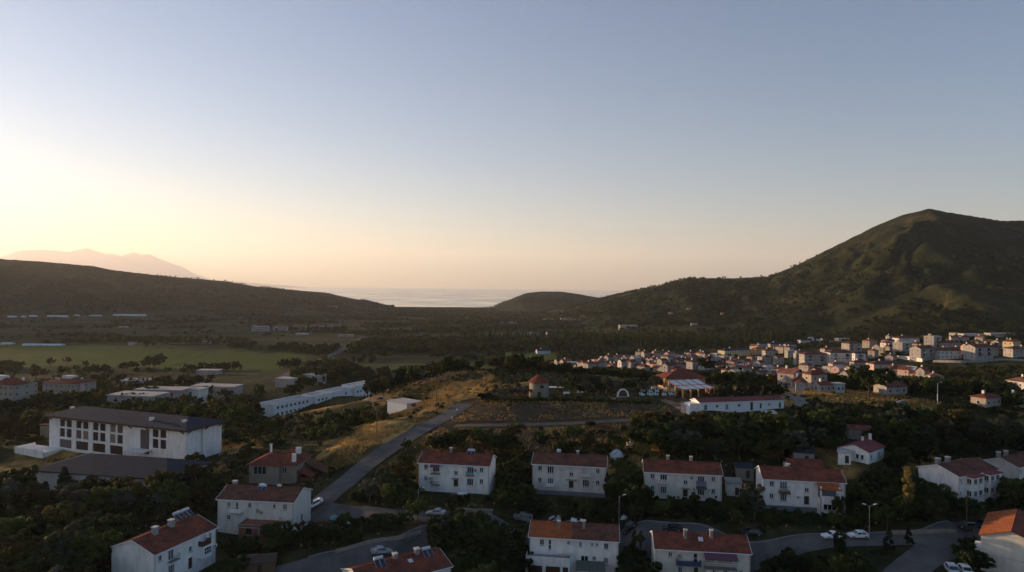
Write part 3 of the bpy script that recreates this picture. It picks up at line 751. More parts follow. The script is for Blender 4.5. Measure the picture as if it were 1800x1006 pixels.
def solar_heater(root, x, y, z, pitch=0.5, facing=-1):
    """panels lean towards local -y (facing -1); the tank lies behind their top edge"""
    m = MB(); s = facing
    for k in range(2):
        xa = x + k * 1.05; 
        m.hexa([(xa, y, z), (xa + 0.98, y, z), (xa + 0.98, y - s * 1.75, z + 1.05), (xa, y - s * 1.75, z + 1.05), (xa, y - s * 0.05, z + 0.08), (xa + 0.98, y - s * 0.05, z + 0.08), (xa + 0.98, y - s * 1.8, z + 1.13), (xa, y - s * 1.8, z + 1.13)])
    p = m.add('solar_panel', 'panel_frame', root)
    m = MB()
    for k in range(2):
        xa = x + k * 1.05 + 0.06
        m.hexa([(xa, y - s * 0.09, z + 0.10), (xa + 0.86, y - s * 0.09, z + 0.10), (xa + 0.86, y - s * 1.72, z + 1.08), (xa, y - s * 1.72, z + 1.08), (xa, y - s * 0.10, z + 0.12), (xa + 0.86, y - s * 0.10, z + 0.12), (xa + 0.86, y - s * 1.73, z + 1.10), (xa, y - s * 1.73, z + 1.10)])
    m.add('cells', 'solar_cells', p)
    m = MB(); m.tube((x + 0.1, y - s * 2.0, z + 1.35), (x + 1.9, y - s * 2.0, z + 1.35), 0.30, 0.30, 12)
    m.tube((x + 0.35, y - s * 2.0, z - 0.2), (x + 0.35, y - s * 2.0, z + 1.1), 0.03, 0.03, 5); m.tube((x + 1.65, y - s * 2.0, z - 0.2), (x + 1.65, y - s * 2.0, z + 1.1), 0.03, 0.03, 5)
    m.add('water_tank', 'tank', root)
def dish(root, x, y, z, r=0.42):
    m = MB(); n = 12; b = 0
    ring0 = [(x, y - 0.02, z)]
    m.v.append((x, y + 0.10, z))
    for k in range(n):
        a = 2 * math.pi * k / n; m.v.append((x + math.cos(a) * r, y - 0.06, z + math.sin(a) * r))
    for k in range(n): m.f.append((0, 1 + k, 1 + (k + 1) % n))
    m.tube((x, y + 0.1, z), (x, y - 0.35, z - 0.02), 0.015, 0.015, 4); m.tube((x, y + 0.1, z), (x, y + 0.4, z - 0.1), 0.025, 0.025, 5)
    m.add('satellite_dish', 'concrete', root)
def balcony(root, x0, x1, z, proj_=1.2, style='rail', mat='rail', slab='concrete'):
    m = MB(); m.box(x0, x1, -proj_, 0.0, z - 0.16, z)
    b = m.add('balcony', slab, root); m = MB()
    if style == 'rail':
        m.box(x0, x1, -proj_ + 0.01, -proj_ + 0.05, z + 0.92, z + 0.97); m.box(x0 + 0.01, x0 + 0.05, -proj_ + 0.06, -0.01, z + 0.92, z + 0.97); m.box(x1 - 0.05, x1 - 0.01, -proj_ + 0.06, -0.01, z + 0.92, z + 0.97)
        n = int((x1 - x0) / 0.16)
        for k in range(n + 1): xx = x0 + 0.02 + (x1 - x0 - 0.06) * k / n; m.box(xx, xx + 0.025, -proj_ + 0.015, -proj_ + 0.04, z + 0.002, z + 0.918)
    else:
        m.box(x0, x1, -proj_, -proj_ + 0.1, z + 0.003, z + 0.92); m.box(x0, x0 + 0.1, -proj_ + 0.102, -0.003, z + 0.003, z + 0.92); m.box(x1 - 0.1, x1, -proj_ + 0.102, -0.003, z + 0.003, z + 0.92)
    m.add('railing' if style == 'rail' else 'parapet', mat, b)
    return b
def door(root, x0, x1, z0, z1, mat='dark_wood', y=0.1):
    w, h = x1 - x0, z1 - z0
    m = MB(); m.box(0, w, 0, 0.05, 0, h); m.box(0.12, w - 0.12, -0.012, -0.001, 0.15, h * 0.45); m.box(0.12, w - 0.12, -0.012, -0.001, h * 0.52, h - 0.15)
    d = m.add('door', mat, root); d.location = (x0, y, z0)
    m = MB(); m.tube((w - 0.16, -0.06, h * 0.47), (w - 0.05, -0.06, h * 0.47), 0.014, 0.014, 5); m.add('handle', 'steel', d)
    return d
def block_house(key, name, label, group=None, wall='white_plaster', roof='tile_red', rise=1.75, front=(), left=(), right=(), plinth=0.0, split=None, over=0.35, cat='house', fascia='white_paint'):
    """gabled two-storey block; windows: (x0, x1, z0, z1, cols, rows[, kind])"""
    b = BUILD[key]; L, W, H = b['L'], b['W'], b['H']
    root = empty(name, (b['a'].x, b['a'].y, b['base']), math.atan2(b['x'].y, b['x'].x))
    tag(root, label, cat, group)
    m = MB(); hl = lambda ws: [(w_[0], w_[1], w_[2], w_[3]) for w_ in ws]
    wall_panel(m, (0, 0, 0), (1, 0, 0), (0, 1, 0), L, H, hl(front), z0=-3.0)
    wall_panel(m, (L, 0, 0), (0, 1, 0), (-1, 0, 0), W, H, hl(right), z0=-3.0)
    wall_panel(m, (L, W, 0), (-1, 0, 0), (0, -1, 0), L, H, [], z0=-3.0)
    wall_panel(m, (0, W, 0), (0, -1, 0), (1, 0, 0), W, H, hl(left), z0=-3.0)
    m.poly([(L, 0, H), (L, W, H), (L, W / 2, H + rise)]); m.poly([(0, W, H), (0, 0, H), (0, W / 2, H + rise)])
    m.box(0.3, L - 0.3, 0.3, W - 0.3, -2.5, H - 0.05)      # inside, so that one does not look through
    m.add('wall', wall, root)
    if plinth:
        m = MB(); m.box(-0.03, L + 0.03, -0.03, 0.0, -3, plinth); m.box(L, L + 0.03, 0.002, W, -3, plinth); m.box(-0.03, 0.0, 0.002, W, -3, plinth); m.add('plinth', 'plinth', root)
    for ws, o, rz in ((front, lambda x, z: (x, 0, z), 0.0), (right, lambda x, z: (L, x, z), math.pi / 2), (left, lambda x, z: (0, W - x, z), -math.pi / 2)):
        for w_ in ws:
            kind = w_[6] if len(w_) > 6 else ''
            if kind == 'door':
                if rz == 0.0: door(root, w_[0], w_[1], w_[2], w_[3])
                continue
            if kind == 'open': continue
            add_window(root, o(w_[0], w_[2]), rz, w_[1] - w_[0], w_[3] - w_[2], w_[4], w_[5], frame='brown_frame' if kind == 'brown' else 'window_frame', pane='curtain_pane' if kind == 'pale' else 'pane')
    gable_roof(root, L, W, H, rise, roof, over=over, split=split, fascia=fascia)
    for x_ in (0.12, L - 0.22):
        m = MB(); m.tube((x_, -0.08, -1.5), (x_, -0.08, H - 0.15), 0.05, 0.05, 6); m.add('downpipe', 'grey_render', root)
    rr = random.Random(int(L * 10 + b['a'].x * 7))
    for k in range(rr.choice((1, 2, 2))):
        x_ = rr.choice((2.8, 6.6, 7.4, 11.3, 14.7)); z_ = rr.choice((H - 1.2, H - 3.9, H - 4.1))
        if any(w_[0] - 0.9 < x_ < w_[1] + 0.1 and w_[2] - 0.7 < z_ < w_[3] + 0.1 for w_ in front): continue
        m = MB(); m.box(x_, x_ + 0.8, -0.36, -0.06, z_, z_ + 0.56); a_c = m.add('air_conditioner', 'lamp_head', root)
        m = MB(); m.tube((x_ + 0.3, -0.375, z_ + 0.28), (x_ + 0.3, -0.361, z_ + 0.28), 0.2, 0.2, 12); m.add('fan_grille', 'rail', a_c)
    return root, b
def std_front(H, z1=None, pale=()):
    """the six-bay front that the duplex blocks share"""
    u = H - 1.65; lo = u - 2.85
    ws = [(1.4, 2.4, u, u + 1.15, 2, 1), (3.7, 5.3, u - 0.55, u + 1.15, 3, 1), (9.15, 10.1, u - 1.0, u, 2, 1), (12.4, 14.0, u - 0.55, u + 1.15, 3, 1), (15.6, 16.5, u, u + 1.15, 2, 1),
          (1.4, 2.3, lo, lo + 1.15, 2, 1), (3.8, 5.2, lo - 0.55, lo + 1.15, 3, 1), (9.05, 10.15, lo - 1.0, lo + 0.95, 1, 1, 'door'), (12.4, 14.0, lo - 0.55, lo + 1.15, 3, 1), (15.6, 16.5, lo, lo + 1.15, 2, 1)]
    return [w_ + ('pale',) if i in pale and len(w_) == 6 else w_ for i, w_ in enumerate(ws)], u, lo
DUP = 'two-storey duplex blocks along the street'

# h4
H = BUILD['h4']['H']; ws, u, lo = std_front(H, pale=(3, 6))
r4, b4 = block_house('h4', 'duplex_house', 'white two-storey house with red tile roof, above the parked silver car and stone retaining wall', DUP, front=ws, roof='tile_red')
balcony(r4, 3.3, 5.6, u - 0.75, 1.2, 'rail'); balcony(r4, 12.2, 14.4, u - 0.75, 1.2, 'rail'); balcony(r4, 3.5, 5.6, lo - 0.75, 1.0, 'rail', 'rail')
chimney(r4, 7.2, 4.3, H + 1.6); solar_heater(r4, 11.4, 3.0, H + 1.15); dish(r4, 14.5, -0.4, u + 0.5, 0.45); dish(r4, 3.4, -0.4, lo - 0.2)
m = MB(); m.box(8.7, 10.5, -1.1, -0.002, lo + 1.05, lo + 1.17); m.add('door_canopy', 'concrete', r4)
m = MB(); m.box(10.9, 12.9, -3.6, -2.2, -2.2, 1.0); m.box(10.8, 13.0, -3.7, -2.1, 1.003, 1.1); m.add('porch_block', 'white_plaster', r4)
m = MB()
for k in range(8): m.box(8.7, 10.1, -1.4 - 0.42 * k, -1.0 - 0.42 * k, -3.0, 0.35 - 0.2 * k)
m.add('steps', 'concrete', r4)
m = MB(); m.slab([(3.2, -1.5, u + 0.95), (5.7, -1.5, u + 0.95), (5.7, -0.4, u + 1.42), (3.2, -0.4, u + 1.42)], 0.04); m.add('awning', 'awning', r4)
m = MB()
for k, (c0, c1) in enumerate(((12.4, 12.9), (13.0, 13.3), (13.45, 14.1))): m.box(c0, c1, -1.235, -1.222, u - 0.55 + 0.1 * k, u + 0.16)
m.add('laundry', 'cloth_teal', r4)
# h5
H = BUILD['h5']['H']; ws, u, lo = std_front(H, pale=(0, 1)); ws[3] = (12.3, 14.1, u - 0.6, u + 1.25, 2, 1, 'open')
r5, b5 = block_house('h5', 'duplex_house', 'weathered cream two-storey house with patchy faded red roof and white roof tank', DUP, wall='old_plaster', roof='tile_brown', front=ws, plinth=1.2)
balcony(r5, 3.4, 5.5, lo - 0.75, 1.2, 'solid', 'white_plaster'); balcony(r5, 12.1, 14.3, u - 0.75, 1.1, 'solid', 'old_plaster'); chimney(r5, 10.9, 4.3, H + 1.5, 1.0)
m = MB(); m.tube((5.6, 4.6, H + 2.35), (6.6, 4.6, H + 2.35), 0.45, 0.45, 12); m.box(5.7, 6.5, 4.3, 4.9, H + 1.7, H + 1.95); m.add('water_tank', 'tank', r5)
m = MB(); m.box(8.4, 10.9, -1.0, -0.002, lo + 1.0, lo + 1.12); m.add('door_canopy', 'concrete', r5)
# h6
H = BUILD['h6']['H']; ws, u, lo = std_front(H, pale=(0, 4))
r6, b6 = block_house('h6', 'duplex_house', 'cream two-storey house with clean red roof, two chimneys and a lilac balcony', DUP, wall='cream_plaster', roof='tile_red', front=ws)
balcony(r6, 3.2, 5.4, u - 0.75, 1.1, 'solid', 'white_plaster'); balcony(r6, 12.1, 14.3, u - 0.75, 1.1, 'solid', 'lilac_panel'); chimney(r6, 5.9, 4.8, H + 1.6, 1.3); chimney(r6, 11.4, 4.8, H + 1.6, 1.3); dish(r6, 11.0, -0.3, u + 0.7)
m = MB(); m.box(8.6, 10.6, -1.0, -0.002, lo + 1.0, lo + 1.12); m.add('door_canopy', 'concrete', r6)
m = MB(); m.slab([(12.0, -1.4, lo + 1.25), (14.4, -1.4, lo + 1.25), (14.4, -0.01, lo + 1.6), (12.0, -0.01, lo + 1.6)], 0.04); m.add('awning', 'canopy_green', r6)
m = MB()
for k, (c0, c1) in enumerate(((3.4, 3.9), (4.1, 4.4), (4.5, 5.2))): m.box(c0, c1, -1.135, -1.122, u - 0.4, u + 0.1)
m.add('laundry', 'pink_plaster', r6)
# h7
H = BUILD['h7']['H']; ws, u, lo = std_front(H, pale=(0,)); ws = [w_ for i, w_ in enumerate(ws) if i not in (3, 8)]
r7, b7 = block_house('h7', 'duplex_house', 'white two-storey house with a roofed loggia on its end, beside the silvery olive', DUP, roof='tile_red', front=ws, plinth=0.9)
m = MB()          # loggia wing
for x_ in (11.9, 15.9): m.box(x_, x_ + 0.3, -2.6, -2.3, -3, H - 0.5)
wall_panel(m, (11.9, -2.6, 0), (1, 0, 0), (0, 1, 0), 4.3, 3.3, [(0.7, 3.4, 1.2, 2.6)], z0=-3); wall_panel(m, (16.2, -2.6, 0), (0, 1, 0), (-1, 0, 0), 2.6, 3.3, [], z0=-3); wall_panel(m, (11.9, 0, 0), (0, -1, 0), (1, 0, 0), 2.6, 3.3, [(0.9, 1.7, 0.3, 2.4)], z0=-3)
m.box(11.9, 16.2, -2.6, -0.003, 3.302, 3.5); m.box(11.9, 16.2, -2.6, -2.45, 3.503, 4.4); m.box(12.0, 16.1, -0.5, -0.004, -2, 3.2)
m.add('loggia', 'white_plaster', r7)
add_window(r7, (12.6, -2.6, 1.2), 0.0, 2.7, 1.4, 3, 1)
m = MB(); m.box(12.1, 16.0, -0.14, -0.02, 3.52, H - 0.5); m.add('loggia_shade_panel', 'pane', r7)  # dark sheet added to stand for the shade inside the open loggia
m = MB()
for k in range(13): m.box(12.2 + k * 0.3, 12.24 + k * 0.3, -2.52, -2.48, 4.402, 5.0)
m.box(12.2, 15.9, -2.53, -2.47, 5.002, 5.05); m.add('loggia_railing', 'rail', r7)
m = MB(); zt = H - 0.35 * 0.39 + 0.12
m.slab([(11.6, -3.0, H - 1.05), (16.5, -3.0, H - 1.05), (16.5, -0.352, zt), (11.6, -0.352, zt)], 0.12); m.add('loggia_roof', 'tile_orange', r7)
m = MB(); m.slab([(3.4, -1.2, lo + 1.45), (5.9, -1.2, lo + 1.45), (5.9, -0.004, lo + 1.85), (3.4, -0.004, lo + 1.85)], 0.06); m.add('window_awning', 'wood', r7)
balcony(r7, 3.4, 5.8, u - 0.75, 0.9, 'rail'); chimney(r7, 6.6, 4.8, H + 1.6, 0.9)
# h8
H = BUILD['h8']['H']; u = H - 1.75
ws = [(2.1, 3.0, u + 0.1, u + 1.25, 2, 1), (3.9, 4.45, u - 0.7, u + 1.25, 1, 2), (10.1, 10.7, u + 0.2, u + 1.2, 2, 1), (12.5, 13.0, u + 0.65, u + 1.1, 1, 1), (13.5, 14.0, u + 0.65, u + 1.1, 1, 1), (15.1, 16.0, u, u + 1.2, 2, 1), (10.5, 12.0, u - 3.1, u - 1.6, 2, 1), (15.1, 16.0, u - 2.9, u - 1.7, 2, 1)]
r8, b8 = block_house('h8', 'duplex_house', 'two-storey house whose roof is half bright orange and half old brown, with white terrace annex', DUP, roof='tile_brown', front=ws, split=(8.6, 'tile_orange'), over=0.3)
m = MB(); wall_panel(m, (-0.4, -3.2, 0), (1, 0, 0), (0, 1, 0), 8.8, u - 1.0, [(0.5, 3.3, 1.6, 3.4), (4.0, 6.9, 1.6, 3.4), (7.4, 8.5, 1.6, 3.4)], z0=-3, reveal=0.3)
wall_panel(m, (8.4, -3.2, 0), (0, 1, 0), (-1, 0, 0), 3.2, u - 1.0, [], z0=-3); wall_panel(m, (-0.4, 0, 0), (0, -1, 0), (1, 0, 0), 3.2, u - 1.0, [], z0=-3)
m.box(-0.2, 8.2, -2.9, -0.003, -2, u - 1.9); m.add('annex', 'white_plaster', r8)
m = MB(); m.box(-0.2, 8.2, -2.95, -0.005, u - 1.898, u - 1.75); m.add('terrace_floor', 'concrete', r8)
for x0_, x1_ in ((0.1, 2.9), (3.6, 6.5), (7.0, 8.1)):
    m = MB(); m.box(x0_ - 0.02, x1_ + 0.02, -2.98, -2.94, 1.55, 3.45)
    for k in range(7): m.box(x0_, x1_, -3.0, -2.982, 1.62 + 0.26 * k, 1.80 + 0.26 * k)
    m.add('shutter', 'brown_frame', r8)
m = MB(); m.box(-0.5, 8.5, -3.32, -3.21, -3.0, 1.25); m.add('plinth', 'plinth', r8)
m = MB(); m.slab([(9.6, -3.4, 3.05), (15.4, -3.4, 3.05), (15.4, -0.01, 3.75), (9.6, -0.01, 3.75)], 0.06); rr_ = m.add('lean_to_roof', 'canopy_green', r8)
m = MB()
for x_ in (9.7, 12.4, 15.2): m.box(x_, x_ + 0.1, -3.3, -3.2, -3, 2.98)
m.add('lean_to_posts', 'rail', r8)
chimney(r8, 5.8, 2.6, H + 0.95, 1.7); chimney(r8, 11.0, 3.0, H + 1.1, 1.8); dish(r8, 8.0, -0.4, u + 1.0, 0.35); dish(r8, 13.2, -0.5, 4.5, 0.4)
m = MB(); m.box(6.0, 7.6, -2.0, -1.2, u - 1.05, u - 0.98)
for x_ in (6.1, 7.4): m.box(x_, x_ + 0.07, -1.65, -1.55, u - 1.748, u - 1.052)
m.add('terrace_table', 'pink_plaster', r8)
# h9
H = BUILD['h9']['H']; u = H - 1.7
ws = [(2.5, 3.3, u + 0.1, u + 1.1, 2, 1, 'pale'), (7.3, 8.1, u - 0.8, u + 1.1, 1, 2), (9.6, 11.2, u - 0.3, u + 0.8, 3, 1), (12.0, 14.6, u - 0.3, u + 0.8, 4, 1), (7.4, 8.2, u - 3.4, u - 1.4, 1, 1, 'door'), (4.4, 5.2, u - 2.8, u - 1.7, 2, 1), (10.0, 11.4, u - 3.0, u - 1.6, 2, 1), (12.6, 14.0, u - 3.0, u - 1.6, 2, 1), (16.0, 16.6, u - 2.9, u - 1.8, 1, 1)]
r9, b9 = block_house('h9', 'duplex_house', 'cream house with purple balcony awning, patched red roof and two tall chimneys', DUP, wall='cream_plaster', roof='tile_red', front=ws)
balcony(r9, 4.0, 8.6, u - 0.95, 1.3, 'solid', 'awning_blue'); balcony(r9, 9.3, 15.3, u - 1.15, 1.7, 'rail')
m = MB(); m.slab([(9.2, -2.0, H - 0.95), (15.4, -2.0, H - 0.95), (15.4, -0.42, H - 0.12), (9.2, -0.42, H - 0.12)], 0.05); m.add('awning', 'awning', r9)
m = MB()
for x_ in (9.5, 11.5, 13.4): m.box(x_, x_ + 1.2, -1.62, -1.58, u - 3.2, u - 1.25)
m.add('curtains', 'cream_plaster', r9)
chimney(r9, 6.1, 2.9, H + 1.1, 1.9); chimney(r9, 11.2, 3.3, H + 1.25, 1.8); dish(r9, 4.6, -0.5, u + 0.5, 0.5)
m = MB(); m.hexa([(8.6, 2.2, H + 1.0), (9.5, 2.2, H + 1.0), (9.5, 3.2, H + 1.42), (8.6, 3.2, H + 1.42), (8.6, 2.15, H + 1.14), (9.5, 2.15, H + 1.14), (9.5, 3.15, H + 1.56), (8.6, 3.15, H + 1.56)]); m.add('skylight', 'tank', r9)
# h2 with brick annex
H = BUILD['h2']['H']; u = H - 1.75
ws = [(2.2, 3.1, u, u + 1.15, 2, 1), (4.3, 4.9, u - 0.9, u + 1.15, 1, 2), (7.2, 8.0, u + 0.1, u + 1.15, 2, 1), (9.6, 10.6, u - 0.7, u + 1.1, 2, 1, 'pale'), (13.1, 13.7, u + 0.2, u + 1.0, 1, 1), (15.4, 16.4, u - 0.1, u + 1.15, 2, 1), (2.2, 3.1, u - 2.9, u - 1.75, 2, 1)]
r2, b2 = block_house('h2', 'duplex_house', 'two-storey house with rooftop solar panels and an unfinished brick annex in front', DUP, roof='tile_brown', wall='cream_plaster', front=ws, right=[(4.0, 5.0, 2.0, 3.5, 1, 1, 'brown')])
balcony(r2, 3.5, 6.1, u - 0.95, 1.1, 'solid', 'white_plaster'); solar_heater(r2, 7.6, 2.4, H + 0.75); chimney(r2, 0.6, 6.6, H + 1.0, 1.2, 0.9, 'grey_render')
m = MB(); m.tube((12.0, 4.6, H + 2.2), (12.9, 4.6, H + 2.2), 0.32, 0.32, 10); m.tube((7.6, 5.2, H + 2.1), (8.6, 5.2, H + 2.1), 0.3, 0.3, 10); m.add('water_tank', 'tank', r2)
m = MB(); wall_panel(m, (7.4, -4.4, 0), (1, 0, 0), (0, 1, 0), 9.9, 3.6, [(1.6, 2.9, 1.5, 2.9), (5.8, 7.2, 1.3, 2.8)], z0=-3, reveal=0.25); wall_panel(m, (7.4, 0, 0), (0, -1, 0), (1, 0, 0), 4.4, 3.6, [], z0=-3)
m.box(7.6, 17.1, -4.1, -0.003, -2, 3.35); m.add('annex', 'brick_render', r2)
m = MB(); wall_panel(m, (17.3, -4.4, 0), (0, 1, 0), (-1, 0, 0), 4.4, 3.6, [(0.9, 1.5, 1.0, 2.4), (2.4, 3.1, 0.4, 2.4)], z0=-3, reveal=0.2); m.add('annex_side_wall', 'white_plaster', r2)
m = MB(); m.box(7.2, 17.5, -4.6, -4.42, 2.95, 3.2); m.box(7.25, 17.45, -4.55, -4.4, 3.603, 3.72); m.box(7.25, 7.4, -4.398, -0.004, 3.603, 3.72); m.box(17.3, 17.45, -4.398, -0.004, 3.603, 3.72); m.box(11.9, 12.2, -4.46, -4.402, -3, 2.94); m.add('concrete_beam', 'concrete', r2)
for x_, z_, w_, h_ in ((9.0, 1.5, 1.3, 1.4), (13.2, 1.3, 1.4, 1.5)): add_window(r2, (x_, -4.4, z_), 0.0, w_, h_, 2, 1, frame='brown_frame')
dish(r2, 10.2, -1.2, u - 0.2, 0.5); dish(r2, 11.1, -1.4, u - 0.5, 0.42)
# bottom-left house seen from its gable
H = BUILD['bl']['H']; u = H - 1.75
ws = [(1.0, 1.8, u, u + 1.1, 2, 1), (3.3, 4.6, u - 0.7, u + 1.2, 2, 1, 'pale'), (8.3, 9.1, u - 0.9, u + 0.2, 2, 1), (11.0, 12.8, u - 0.3, u + 1.2, 2, 1, 'open'), (13.6, 14.3, u, u + 1.1, 2, 1), (3.4, 4.8, u - 3.3, u - 1.7, 3, 1, 'pale'), (8.2, 9.2, u - 4.2, u - 2.0, 1, 1, 'door'), (13.6, 14.3, u - 2.7, u - 1.6, 2, 1)]
rb, bb = block_house('bl', 'gabled_house', 'white house showing a blank gable wall, red roof with two square chimneys, lowest of all', DUP, front=ws, roof='tile_red', rise=1.9)
balcony(rb, 3.0, 5.3, u - 0.75, 1.0, 'rail'); balcony(rb, 10.7, 13.0, u - 0.45, 1.1, 'solid', 'brown_frame')
m = MB(); m.box(10.7, 13.0, -1.3, -0.004, u - 2.9, u - 0.62); m.add('glazed_bay', 'white_paint', rb)
add_window(rb, (10.95, -1.3, u - 2.2), 0.0, 1.8, 1.4, 3, 2, depth=-0.07, sill=False)
chimney(rb, 4.4, 4.6, H + 1.55, 1.6, 0.9, 'grey_render'); chimney(rb, 8.6, 4.9, H + 1.65, 1.5, 0.95, 'grey_render'); solar_heater(rb, 11.4, 5.4, H + 1.7); solar_heater(rb, 13.4, 5.2, H + 1.75)
# bottom roof h10
H = BUILD['h10']['H']; u = H - 1.75
r10, b10 = block_house('h10', 'gabled_house', 'red-roofed house cut by the frame, skylight on its roof, beside the parked silver saloon', DUP, roof='tile_red', front=[(14.6, 15.6, u, u + 1.15, 2, 1), (2.0, 3.0, u, u + 1.15, 2, 1), (8.0, 9.0, u, u + 1.15, 2, 1)], rise=1.7)
chimney(r10, 8.6, 5.4, H + 1.5, 1.2, 0.8); chimney(r10, 13.2, 5.2, H + 1.55, 1.2, 0.9); solar_heater(r10, 14.2, 3.2, H + 1.05); solar_heater(r10, 4.2, 3.6, H + 1.2)
m = MB(); m.hexa([(10.6, 3.2, H + 1.0), (11.5, 3.2, H + 1.0), (11.5, 4.1, H + 1.3), (10.6, 4.1, H + 1.3), (10.6, 3.2, H + 1.25), (11.5, 3.2, H + 1.25), (11.5, 4.1, H + 1.55), (10.6, 4.1, H + 1.55)]); m.add('skylight', 'tank', r10)
# h11 with bays
H = BUILD['h11']['H']; u = H - 1.75
r11, b11 = block_house('h11', 'gabled_house', 'white house with two glazed bays and a plain gable, behind the yellow poplar', DUP, roof='tile_brown', wall='white_plaster', front=[(0.8, 1.4, u, u + 1.1, 1, 1), (0.8, 1.4, u - 2.9, u - 1.8, 1, 1)], rise=1.6)
for x0_, x1_ in ((2.6, 7.2), (9.4, 14.2)):
    m = MB(); n_ = -1.7
    wall_panel(m, (x0_, n_, 0), (1, 0, 0), (0, 1, 0), x1_ - x0_, H - 0.3, [(0.5, 2.0, u - 0.1, u + 1.15), (2.5, 4.1, u - 0.1, u + 1.15), (0.5, 2.0, u - 3.0, u - 1.7), (2.5, 4.1, u - 3.0, u - 1.7)], z0=-3)
    wall_panel(m, (x0_, 0, 0), (0, -1, 0), (1, 0, 0), 1.7, H - 0.3, [(0.3, 1.4, u - 0.1, u + 1.15), (0.3, 1.4, u - 3.0, u - 1.7)], z0=-3); wall_panel(m, (x1_, n_, 0), (0, 1, 0), (-1, 0, 0), 1.7, H - 0.3, [], z0=-3)
    m.box(x0_ + 0.25, x1_ - 0.25, n_ + 0.25, -0.003, -2, H - 0.4); bay = m.add('bay', 'white_plaster', r11)
    m = MB(); m.slab([(x0_ - 0.25, n_ - 0.3, H - 0.12), (x1_ + 0.25, n_ - 0.3, H - 0.12), (x1_ + 0.25, -0.36, H + 0.06), (x0_ - 0.25, -0.36, H + 0.06)], 0.14); m.add('bay_roof', 'tile_plum', bay)
    for z_ in (u - 0.1, u - 3.0):
        for xx, ww in ((0.5, 1.5), (2.5, 1.6)): add_window(r11, (x0_ + xx, n_, z_), 0.0, ww, 1.25 if z_ > u - 1 else 1.3, 3, 1)
        add_window(r11, (x0_, -0.3, z_), -math.pi / 2, 1.1, 1.25 if z_ > u - 1 else 1.3, 2, 1)
chimney(r11, 2.4, 6.4, H + 1.2, 1.4, 0.9); chimney(r11, 6.0, 6.2, H + 1.3, 1.3, 0.9)
H = BUILD['h12']['H']; u = H - 1.75
r12, b12 = block_house('h12', 'gabled_house', 'cream gabled house half out of frame, just behind the white house with bays', DUP, roof='tile_brown', wall='cream_plaster', front=[(1.0, 1.8, u, u + 1.1, 2, 1), (4.0, 5.2, u, u + 1.1, 2, 1), (9.0, 10.0, u, u + 1.1, 2, 1)], rise=1.6)
chimney(r12, 3.4, 6.6, H + 1.2, 1.3, 0.9); chimney(r12, 7.0, 6.4, H + 1.2, 1.3, 0.9)
# h13: gable to the camera, long axis away
b = BUILD['h13']; H = b['H']; Wd = 9.6; Ln = 17.0
r13 = empty('gabled_house', (b['a'].x, b['a'].y, b['base']), math.atan2(b['x'].y, b['x'].x)); tag(r13, 'cream house with blank cracked gable and vivid orange roof at the picture corner', 'house', DUP)
m = MB(); m.box(0, Wd, 0, Ln, -3, H); m.poly([(0, -0.0, H), (Wd, 0.0, H), (Wd / 2, 0.0, H + 1.8)]); m.poly([(Wd, Ln, H), (0, Ln, H), (Wd / 2, Ln, H + 1.8)]); m.add('wall', 'cream_plaster', r13)
for s, mt in ((0, 'tile_orange'), (1, 'tile_red')):
    m = MB(); xe = -0.4 if s == 0 else Wd + 0.4; ze = H - 0.4 * 0.375 + 0.14
    q = [(xe, -0.35, ze), (Wd / 2 - (0.004 if s == 0 else -0.004), -0.35, H + 1.94), (Wd / 2 - (0.004 if s == 0 else -0.004), Ln + 0.35, H + 1.94), (xe, Ln + 0.35, ze)]
    m.slab(q if s == 1 else q[::-1], 0.14); m.add('roof', mt, r13)
m = MB(); m.box(0.0, Wd, -0.025, -0.002, 3.55, 3.62); m.box(2.0, 7.5, -0.02, -0.002, 0.55, 0.6); m.add('string_course', 'grey_render', r13)
m = MB(); m.box(-1.0, -0.01, 0.4, 1.6, 3.9, 5.4); m.add('balcony_box', 'white_plaster', r13)
m = MB(); m.box(-0.06, Wd + 0.06, -0.06, -0.003, -3, -0.4); m.add('plinth', 'plinth', r13)
# h14 small white house
H = BUILD['h14']['H']
b = BUILD['h14']; Wd = 7.2; Ln = 10.0
r14 = empty('cottage', (b['a'].x, b['a'].y, b['base']), math.atan2(b['x'].y, b['x'].x)); tag(r14, 'small white single-storey cottage with plum roof among the dark trees', 'house')
m = MB(); wall_panel(m, (0, 0, 0), (1, 0, 0), (0, 1, 0), Wd, H, [(4.0, 4.8, 1.0, 2.2), (5.2, 6.0, 1.0, 2.2)], z0=-3); wall_panel(m, (Wd, 0, 0), (0, 1, 0), (-1, 0, 0), Ln, H, [(1.2, 2.4, 1.0, 2.2), (6.2, 7.4, 1.0, 2.2)], z0=-3); m.box(0.25, Wd - 0.25, 0.25, Ln - 0.25, -2, H); wall_panel(m, (0, Ln, 0), (0, -1, 0), (1, 0, 0), Ln, H, [], z0=-3)
m.poly([(0, 0, H), (Wd, 0, H), (Wd / 2, 0, H + 1.3)]); m.poly([(Wd, Ln, H), (0, Ln, H), (Wd / 2, Ln, H + 1.3)]); m.add('wall', 'white_plaster', r14)
m = MB(); m.slab([(-0.4, Ln + 0.3, H), (-0.4, -0.3, H), (Wd / 2, -0.3, H + 1.44), (Wd / 2, Ln + 0.3, H + 1.44)], 0.12); m.slab([(Wd / 2, -0.3, H + 1.44), (Wd + 0.4, -0.3, H), (Wd + 0.4, Ln + 0.3, H), (Wd / 2, Ln + 0.3, H + 1.44)][::1], 0.12); m.add('roof', 'tile_plum', r14)
add_window(r14, (4.0, 0, 1.0), 0.0, 0.8, 1.2, 1, 1); add_window(r14, (5.2, 0, 1.0), 0.0, 0.8, 1.2, 1, 1); add_window(r14, (Wd, 1.2, 1.0), math.pi / 2, 1.2, 1.2); add_window(r14, (Wd, 6.2, 1.0), math.pi / 2, 1.2, 1.2)
